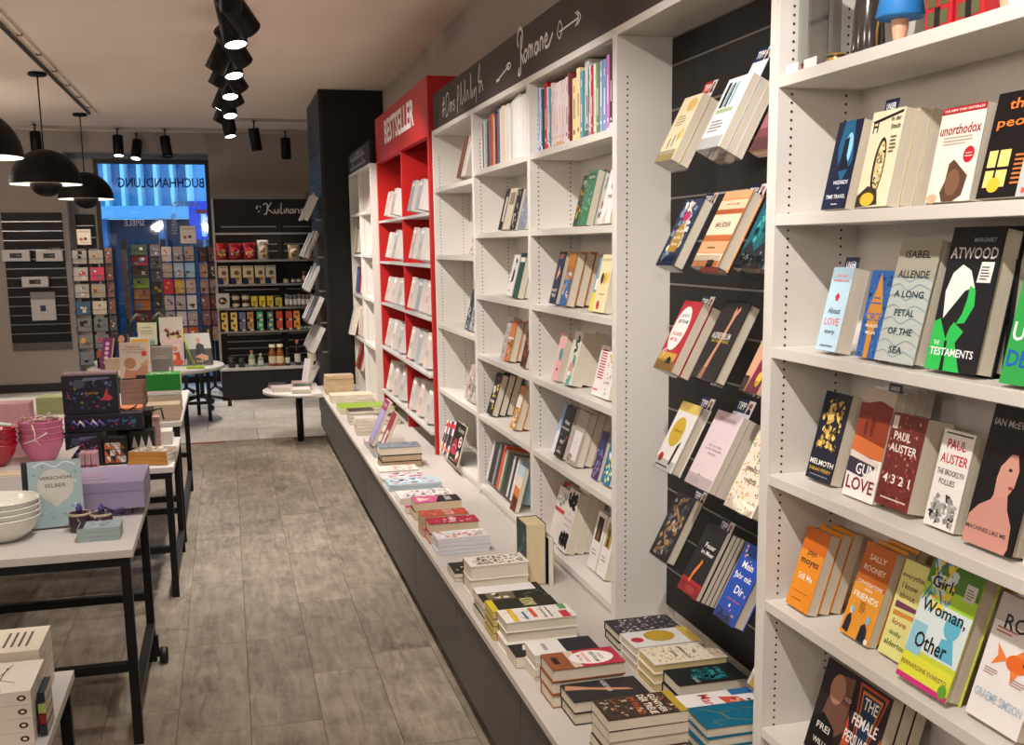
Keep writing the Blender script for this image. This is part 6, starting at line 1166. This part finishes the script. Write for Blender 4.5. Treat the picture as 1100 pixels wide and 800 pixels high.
def signcard(label, x, y, z, W, H):
    e = thing('display_sign', label, 'sign', (x, y, z)); obj('card', MB().box(0, 0, 0, W, .01, H, mat('#d8cfc4', .5)), e)
    link('print', print_mesh([('r', .1, .8, .9, .86, '#a8a09a'), ('e', .3, .35, .12, .1, '#b8604a'), ('e', .6, .38, .12, .1, '#5a5654'), ('r', .2, .12, .8, .16, '#c8a08a'), ('r', 0, .96, 1, 1, '#c9b89a'), ('r', 0, 0, .03, 1, '#c9b89a'), ('r', .97, 0, 1, 1, '#c9b89a')], W, H), e)
    obj('holder_rod', MB().tube([(W / 2, .02, -.06), (W / 2, .02, H * .3)], .006, BLACKM), e)
signcard('white picture sign on top of the right card rack', -.49, 13.18, 1.765, .175, .20)
signcard('white picture sign on top of the left revolving rack', -1.57, 12.9, 1.76, .145, .17)
tag(obj('picture_book', print_mesh([], .1, .1) if False else MB().box(0, 0, 0, .02, .1, .1, BLACKM)), 'small black box at the foot of the round table dish', 'box').location = (-1.25, 11.05, ZR + .0006)
# ================================================================ SLATTED PANELS ON THE FAR LEFT WALL
def slatpanel(label, x0, x1, z0, z1, n, y):
    e = thing('slat_panel', label, 'slat panel', (x0, y, z0)); dz = (z1 - z0) / n
    for i in range(n):
        bx('slat', (0, -.02, i * dz + .005), (x1 - x0, -.001, (i + 1) * dz - .006), SLAT, e, .001)
        if i: bx('groove_rail', (0, -.012, i * dz - .0055), (x1 - x0, -.001, i * dz + .0045), ALU, e)
    return e
sp_ = slatpanel('black slatted wall panel with silver rails at the far left', -2.53, -1.865, .60, 2.155, 14, YW - .002)
bx('kick_board', (0, -.022, -.09), (.665, -.002, .0), mat('#5a5654', .5), sp_)
q = MB(); vs, fs = text_geo('BASIC'); q.add([(.56 + x * .12, -.0212, 1.11 + y * .05) for x, y in vs], fs, flat('#b8b4b0')); obj('lettering', q, sp_)
slatpanel('narrow dark slatted panel in the window reveal', -1.75, -1.53, 1.0, 2.14, 8, YW + .275)
def wbox(label, x, z, W, H, D):
    e = thing('boxed_gadget', label, 'box', (x, YW - .024 - D, z), group='white boxed gadgets'); obj('carton', MB().box(0, 0, 0, W, D, H, mat('#cbc8c6', .4)), e, .002)
    obj('window_print', MB().box(W * .28, -.001, H * .28, W * .72, -.0002, H * .72, BLACKM).box(W * .5, -.0015, H * .4, W * .68, -.001, H * .6, mat('#5a5a5c', .4)), e); obj('hook', MB().tube([(W * .5, .02, H), (W * .5, D, H + .03)], .004, ALU), e)
wbox('white boxed gadget, upper left on the slatted panel', -2.54, 1.58, .30, .13, .10); wbox('white boxed gadget, upper right on the slatted panel', -2.17, 1.575, .29, .13, .10); wbox('white boxed gadget, single one in the middle of the slatted panel', -2.35, 1.275, .29, .12, .10)
e = thing('poster_box', 'large white box with small dark square on the slatted panel', 'box', (-2.28, YW - .06, .87)); obj('body', MB().box(0, 0, 0, .27, .034, .34, mat('#c6c2be', .4)), e, .002)
obj('print', MB().box(.10, -.001, .11, .16, -.0003, .18, mat('#2a2a5a', .4)).box(.0, -.001, .25, .27, -.0003, .34, mat('#8a8684', .5)), e)
# ================================================================ FOOD SHELVES
ku = thing('food_shelf_unit', 'black slatted food shelf unit with chalk lettering', 'shelf unit', (-.105, 12.5, 0)); KB = mat('#141212', .45, .35, 0, 12, .06)
kx = lambda px: -.102 + (px - 234) * .01028
kz = lambda py: 1.311 + (305 - py) * .0104
def kb(n, a, b, m=KB, bev=.0): return bx(n, (a[0] + .105, a[1] - 12.5, a[2]), (b[0] + .105, b[1] - 12.5, b[2]), m, ku, bev)
kb('base_cabinet', (-.115, 12.50, .0), (.46, 12.96, .335), mat('#232022', .4)); kb('base_cabinet', (.463, 12.50, .0), (1.04, 12.96, .335), mat('#232022', .4))
kb('counter_top', (-.13, 12.48, .336), (1.05, 12.965, .362), TOP)
kb('back_board', (-.10, 12.97, .36), (1.05, 12.99, 2.26)); kb('side_strip', (-.125, 12.93, .363), (-.102, 12.99, 2.26), mat('#b8b4b0', .5))
kb('header_board', (-.10, 12.945, 2.0), (1.05, 12.968, 2.258), mat('#1a1617', .6)); kb('centre_post', (.615, 12.94, .37), (.64, 12.968, 1.98))
for zz in (1.94, 1.86, 1.74, 1.66, 1.22, 1.14, .98, .70, .62, .54, .46): kb('groove_rail', (-.03, 12.962, zz), (.59, 12.969, zz + .012), ALU); kb('groove_rail', (.67, 12.962, zz), (1.0, 12.969, zz + .012), ALU)
kb('display_rail', (-.10, 12.6, kz(253)), (1.05, 12.62, kz(253) + .022), ALU)
KS = [kz(280) - .0, kz(306), kz(331.5), kz(357)]
for zz in KS: kb('shelf', (-.10, 12.60, zz - .018), (1.05, 12.96, zz), BLACKM); kb('shelf_lip', (-.10, 12.595, zz - .02), (1.05, 12.5995, zz + .004), ALU)
KUL = [[(.0, .55), (.05, .75), (.02, .5)], [(.05, .3), (.1, .4)], [(.1, .7), (.14, .62)], [(.2, .8), (.32, .85), (.3, .3), (.26, .15), (.22, .2)], [(.44, .95), (.32, .5), (.36, .45), (.5, .2)], [(.52, .5), (.54, .25), (.6, .25), (.62, .5), (.64, .22)], [(.68, .3), (.72, .95), (.7, .25), (.76, .25)], [(.79, .5), (.8, .22)], [(.84, .22), (.86, .5), (.9, .48), (.92, .22)], [(1.04, .45), (.97, .48), (.97, .24), (1.04, .3), (1.05, .5), (1.07, .22)], [(1.1, .22), (1.12, .5), (1.17, .48)], [(1.2, .5), (1.21, .22)], [(1.32, .5), (1.26, .42), (1.32, .3), (1.25, .22)], [(1.42, .48), (1.36, .4), (1.38, .22), (1.44, .26)], [(1.47, .95), (1.46, .22), (1.52, .46), (1.54, .22)]]
q = MB(); d = 0
for s in KUL:
    vs, fs = ribbon(smooth_line([(p[0] * .40, p[1] * .17) for p in s], 5), .012); q.add([(.105 + .37 + v[0], 12.9445 - 12.5 - d, 2.06 + v[1]) for v in vs], fs, flat('#e2dedb')); d += .00005
o = obj('lettering', q, ku); o['label'] = 'handwritten white word Kulinarisch'
r_ = random.Random(5)
def bag(label, px0, px1, zb, H, c, cols, grp):
    x0, x1 = kx(px0), kx(px1); W = x1 - x0 - .006; e = thing('snack_bag', label, 'bag', (x0, 12.66, zb + .001), group=grp)
    vs = []; n = 8; m_ = 6
    for j in range(m_ + 1):
        t = j / m_; th = .05 * math.sin(PI * min(max(t, .06), .94)) ** .6
        for i in range(n):
            a = 2 * PI * i / n; vs.append((W / 2 + W / 2 * math.cos(a) * (1 - .06 * math.sin(PI * t)), th * math.sin(a), t * H))
    fs = [(j * n + i, j * n + (i + 1) % n, (j + 1) * n + (i + 1) % n, (j + 1) * n + i) for j in range(m_) for i in range(n)]
    obj('pouch', MB().add(vs, fs, mat(c, .3, .5), True), e)
    p = print_mesh([('n', 14, .16, cols, 0.1, .1, .9, .75)], W, H, .051); link('print', p, e)
bag('red snack bag, first from the left', 233.5, 247, KS[0], .19, '#b3202e', ['#e2dcd2', '#5a8a3a', '#d8b04a'], 'red snack bags'); bag('red snack bag, second from the left', 247.5, 261.5, KS[0], .185, '#b3202e', ['#e2dcd2', '#3a6a34', '#8a1420'], 'red snack bags'); bag('red snack bag, third from the left', 262.5, 277, KS[0], .19, '#b3202e', ['#e2dcd2', '#d8a84a', '#c8505a'], 'red snack bags')
bag('white and brown biscuit bag right of the red ones', 278, 291, KS[0], .22, '#d8cfc4', ['#b08a52', '#8a6434', '#c9a26a'], None); bag('beige paper bag on the top food shelf', 311, 324.5, KS[0], .16, '#cbb994', ['#b8a47c'], None)
bag('small orange printed bag at the right of the top food shelf', 331, 338, KS[0], .1, '#c8a880', ['#a8562c'], None)
for i, (a, b, c) in enumerate(((235.5, 246, '#d8c0a8'), (248.5, 260, '#d6cca0'), (261.5, 273, '#d8cfa0'), (274.5, 285, '#d8d0a8'), (286, 297, '#c4d0bc'))):
    x0, x1 = kx(a), kx(b); e = thing('pasta_packet', '%s cream packet with navy foot on the second food shelf' % sn[i], 'packet', (x0, 12.64, KS[1] + .001), group='cream packets')
    obj('pack', MB().box(0, 0, 0, x1 - x0, .06, .205, mat(c, .5)), e, .004)
    link('print', print_mesh([('r', 0, 0, .5, .36, '#22345c'), ('e', .55, .62, .24, .13, '#7a5a44'), ('e', .62, .3, .2, .1, '#b8863a'), ('r', .1, .9, .9, .95, '#8a8a88' if i < 4 else '#3a8a6a')], x1 - x0, .205), e)
def jar(label, px, zb, r, h, c, lid='#1c1a1a', band='#d8cfc0', grp=None, y=12.68):
    e = thing('jar', label, 'jar', (kx(px), y, zb + .001), group=grp)
    obj('glass', MB().lathe([(0, 0), (r * .95, 0), (r, .005), (r, h * .78), (r * .85, h * .84), (0, h * .84)], mat(c, .2, .6), 18), e)
    obj('lid', MB().lathe([(r * .88, h * .84), (r * .88, h), (0, h)], mat(lid, .35), 18), e)
    if band: obj('label_band', MB().lathe([(r * 1.01, h * .15), (r * 1.015, h * .16), (r * 1.015, h * .62), (r * 1.01, h * .63)], mat(band, .5), 18), e)
jar('small cream labelled jar on the second food shelf', 308, KS[1], .033, .055, '#c9b88a', '#8a7a4a')
for i, px in enumerate((316, 322)): jar(('left', 'right')[i] + ' small dark jar on the second food shelf', px, KS[1], .028, .07, '#1c1817')
jar('reddish bottle-like jar at the right of the second food shelf', 328, KS[1], .025, .13, '#5a3a30', '#8a5a4a', '#d8b8ac')
e = thing('picture_box', 'white square box with round food picture on the third food shelf', 'box', (kx(231.5), 12.62, KS[2] + .001)); obj('body', MB().box(0, 0, 0, .145, .05, .165, mat('#cfcbc8', .4)), e); link('print', print_mesh([('e', .5, .5, .33, .25, '#4a3028'), ('e', .42, .52, .12, .1, '#d8d0c8'), ('e', .64, .46, .1, .08, '#b8824a')], .145, .165), e)
for i, px in enumerate((252.5, 263)):
    for j in range(2): jar('%s %s cream and brown jar of four on the third food shelf' % (('lower', 'upper')[j], ('left', 'right')[i]), px, KS[2] + j * .0815, .041, .078, '#4a2c22' if j == 0 else '#8a7458', '#2a2624', '#d8ccb8', 'cream and brown jars')
for i, (a, b, c) in enumerate(((269, 275.5, '#d8c23a'), (277.5, 284, '#d8c640'), (286, 292.5, '#d8be34'), (295, 302, '#b8b24a'))):
    e = thing('spice_box', '%s yellow spice box on the third food shelf' % sn[i], 'box', (kx(a), 12.64, KS[2] + .001), group='yellow spice boxes'); obj('body', MB().box(0, 0, 0, kx(b) - kx(a), .06, .125 if i < 3 else .105, mat(c, .5)), e)
    link('print', print_mesh([('r', 0, 0, .5, .14, '#22305a'), ('r', .2, .45, .8, .6, '#8a7a2a'), ('e', .5, .32, .2, .08, '#b85a3a')], kx(b) - kx(a), .12), e)
for i in range(7): jar('%s silver lidded jar in the row on the third food shelf' % sn[i], 307.5 + i * 4.6, KS[2], .022, .13 if i % 3 else .14, '#7a6f6c', '#8a8684', '#d8d4d0', 'silver lidded jars')
for i, (a, c) in enumerate(((236, '#d8bc5a'), (246, '#d8c060'), (255, '#5a6a9a'), (263.5, '#b07a4a'), (274, '#3a9a78'), (285, '#3a6a5a'), (295, '#c23a2c'), (305.5, '#c8402c'), (314, '#d88a34'))):
    for j in range(2):
        e = thing('spice_box', '%s %s box of the coloured pairs, counted from the left' % (sn[i], ('lower', 'upper')[j]), 'box', (kx(a), 12.63, KS[3] + .001 + j * .108), group='coloured spice boxes'); W = .068
        obj('body', MB().box(0, 0, 0, W, .06, .106, mat(c, .5)), e); link('print', print_mesh([('e', .5, .62, .26, .18, '#8a5a34' if i not in (4, 5) else '#c8b86a'), ('r', 0, 0, .45, .25, '#1d2a4a'), ('r', .45, .05, 1, .2, '#d8c06a')], W, .106), e)
for i in range(4): jar('%s small black jar of the low right group' % sn[i], 322 + i * 4.5, KS[3], .02, .05, '#15151a', '#3a4a4c', '#8fa8a8', 'black jars')
def bottle(label, px, r, h, neck, c, cap, band, grp=None, sq=False, hz=.36):
    e = thing('bottle', label, 'bottle', (kx(px), 12.60, .363), group=grp)
    obj('glass', MB().lathe([(0, 0), (r * .94, 0), (r, .006), (r, h * .6), (r * .9, h * .67), (neck, h * .76), (neck, h * .9), (0, h * .9)], mat(c, .12, .7), 4 if sq else 20, smooth=not sq), e)
    obj('cap', MB().lathe([(neck * 1.25, h * .86), (neck * 1.25, h), (0, h)], mat(cap, .4), 16), e)
    obj('label_band', MB().lathe([(r * 1.01, h * .14), (r * 1.02, h * .15), (r * 1.02, h * .45), (r * 1.01, h * .46)], mat(band, .5), 4 if sq else 20, smooth=not sq), e)
jar('left dark tin on the food counter', 244.5, .363, .04, .115, '#1a181a', '#3a3838', '#2c2a2c', y=12.6); jar('right dark tin with arched top on the food counter', 255, .363, .036, .10, '#1f1c1e', '#3c3a3c', '#343234', y=12.6)
bottle('gin bottle with brown twig on the food counter', 266, .037, .19, .014, '#8a9a7c', '#8a5a34', '#c8c8a8'); bottle('small clear gin bottle on the food counter', 275.5, .033, .15, .011, '#8a9488', '#c0b890', '#c8ccc0')
bottle('left amber whisky bottle with cream cap', 288.5, .042, .25, .028, '#8a4a1c', '#d8ccA8'.lower(), '#d8c8a4', 'amber bottles'); bottle('right amber whisky bottle with cream cap', 297, .042, .25, .028, '#8a4a1c', '#d8cca8', '#d8c8a4', 'amber bottles')
bottle('slim dark bottle with pale label', 305, .028, .21, .015, '#1a1c18', '#1c1a1a', '#c8c4a8'); bottle('dark wine bottle with orange cap', 316, .034, .29, .013, '#121410', '#a8582c', '#cfcac0'); bottle('black sparkling wine bottle with cream label', 332, .05, .31, .016, '#10120e', '#7a4a2a', '#d8d0b0')
bottle('half hidden dark bottle at the counter end', 342, .032, .2, .012, '#141512', '#1a1a18', '#c8c4a0')
# ================================================================ BOOK HOLDERS ON THE COLUMN'S AISLE SIDE
FARMODE[0] = True
for k, (zt, nb, ya) in enumerate(((1.95, 4, 10.80), (1.61, 5, 10.88), (1.30, 5, 10.86), (1.005, 6, 10.88), (.735, 5, 10.86), (.41, 2, 10.5))):
    for i in range(nb):
        c = rndr.choice(['#cfccc8', '#b8b8b8', '#8a9098', '#d8d4ce', '#a8a09a', '#c9bfb0', '#55504e'] + (['#8a2c34', '#3a4a6a', '#5a5058'] if k == 3 else []))
        st_ = .17 if k != 3 else .14
        T = T_face(.705 + rndr.uniform(-.006, .006), ya - i * st_, zt, R(26), .03)
        book('x', T, .105, (.25 if k < 5 else .2) + rndr.uniform(-.02, .02), .018 if rndr.random() < .4 else .05, c, pages='#c8c4bc')
    hd = thing('book_holder', '%s clear holder rail on the black column side, from the top' % sn[k], 'book holder', (.705, ya - st_ * nb + .05, zt)); obj('tray', MB().box(-.004, 0, -.006, .118, st_ * nb - .05, -.001, CLEAR), hd); obj('hook', MB().box(.118, .06, -.0055, .172, .09, .01, ALU), hd)
# round end table with magazines between ledge and column
re_ = thing('round_end_table', 'pale round-ended side table at the far end of the ledge', 'table', (.66, 9.6, 0))
obj('table_top', MB().lathe([(0, .44), (.40, .44), (.41, .445), (.41, .468), (.40, .47), (0, .47)], TOP, 40, a0=PI / 2, a1=PI * 1.5).box(-.001, -.40, .44, .08, .40, .47, TOP), re_)
obj('leg', MB().tube([(-.1, 0, 0), (-.1, 0, .44)], .03, BLACKM, 12), re_)
for i, (x, y, c, d) in enumerate(((.33, 9.42, '#b8a8a4', 'pink and grey'), (.31, 9.66, '#2a2c2c', 'black'), (.49, 9.24, '#c8bcb8', 'pale'), (.52, 9.48, '#3c4440', 'dark green'), (.52, 9.72, '#a88a84', 'rosy'))):
    pile('%s flat magazine' % d, x, y, .47, 3, .15, .19, .012, c, [('n', 12, .14, ['#c8505a', '#e2dcd6', '#6a6664'], 0, 0, 1, 1)], 'on the round-ended side table')
stand_cam('x', .60, 9.85, .47, .1, .24, .03, '#c8c4c4', [('n', 12, .14, ['#8a8684', '#e2dcd6'], 0, 0, 1, 1)], R(12), R(-60), label='grey leaflet standing in a clear rack by the column')

o = obj('far_books', FAR)
tag(o, 'many small distant books on the column side, farthest bookcases, far ledge and rear table', 'books', None, 'stuff')
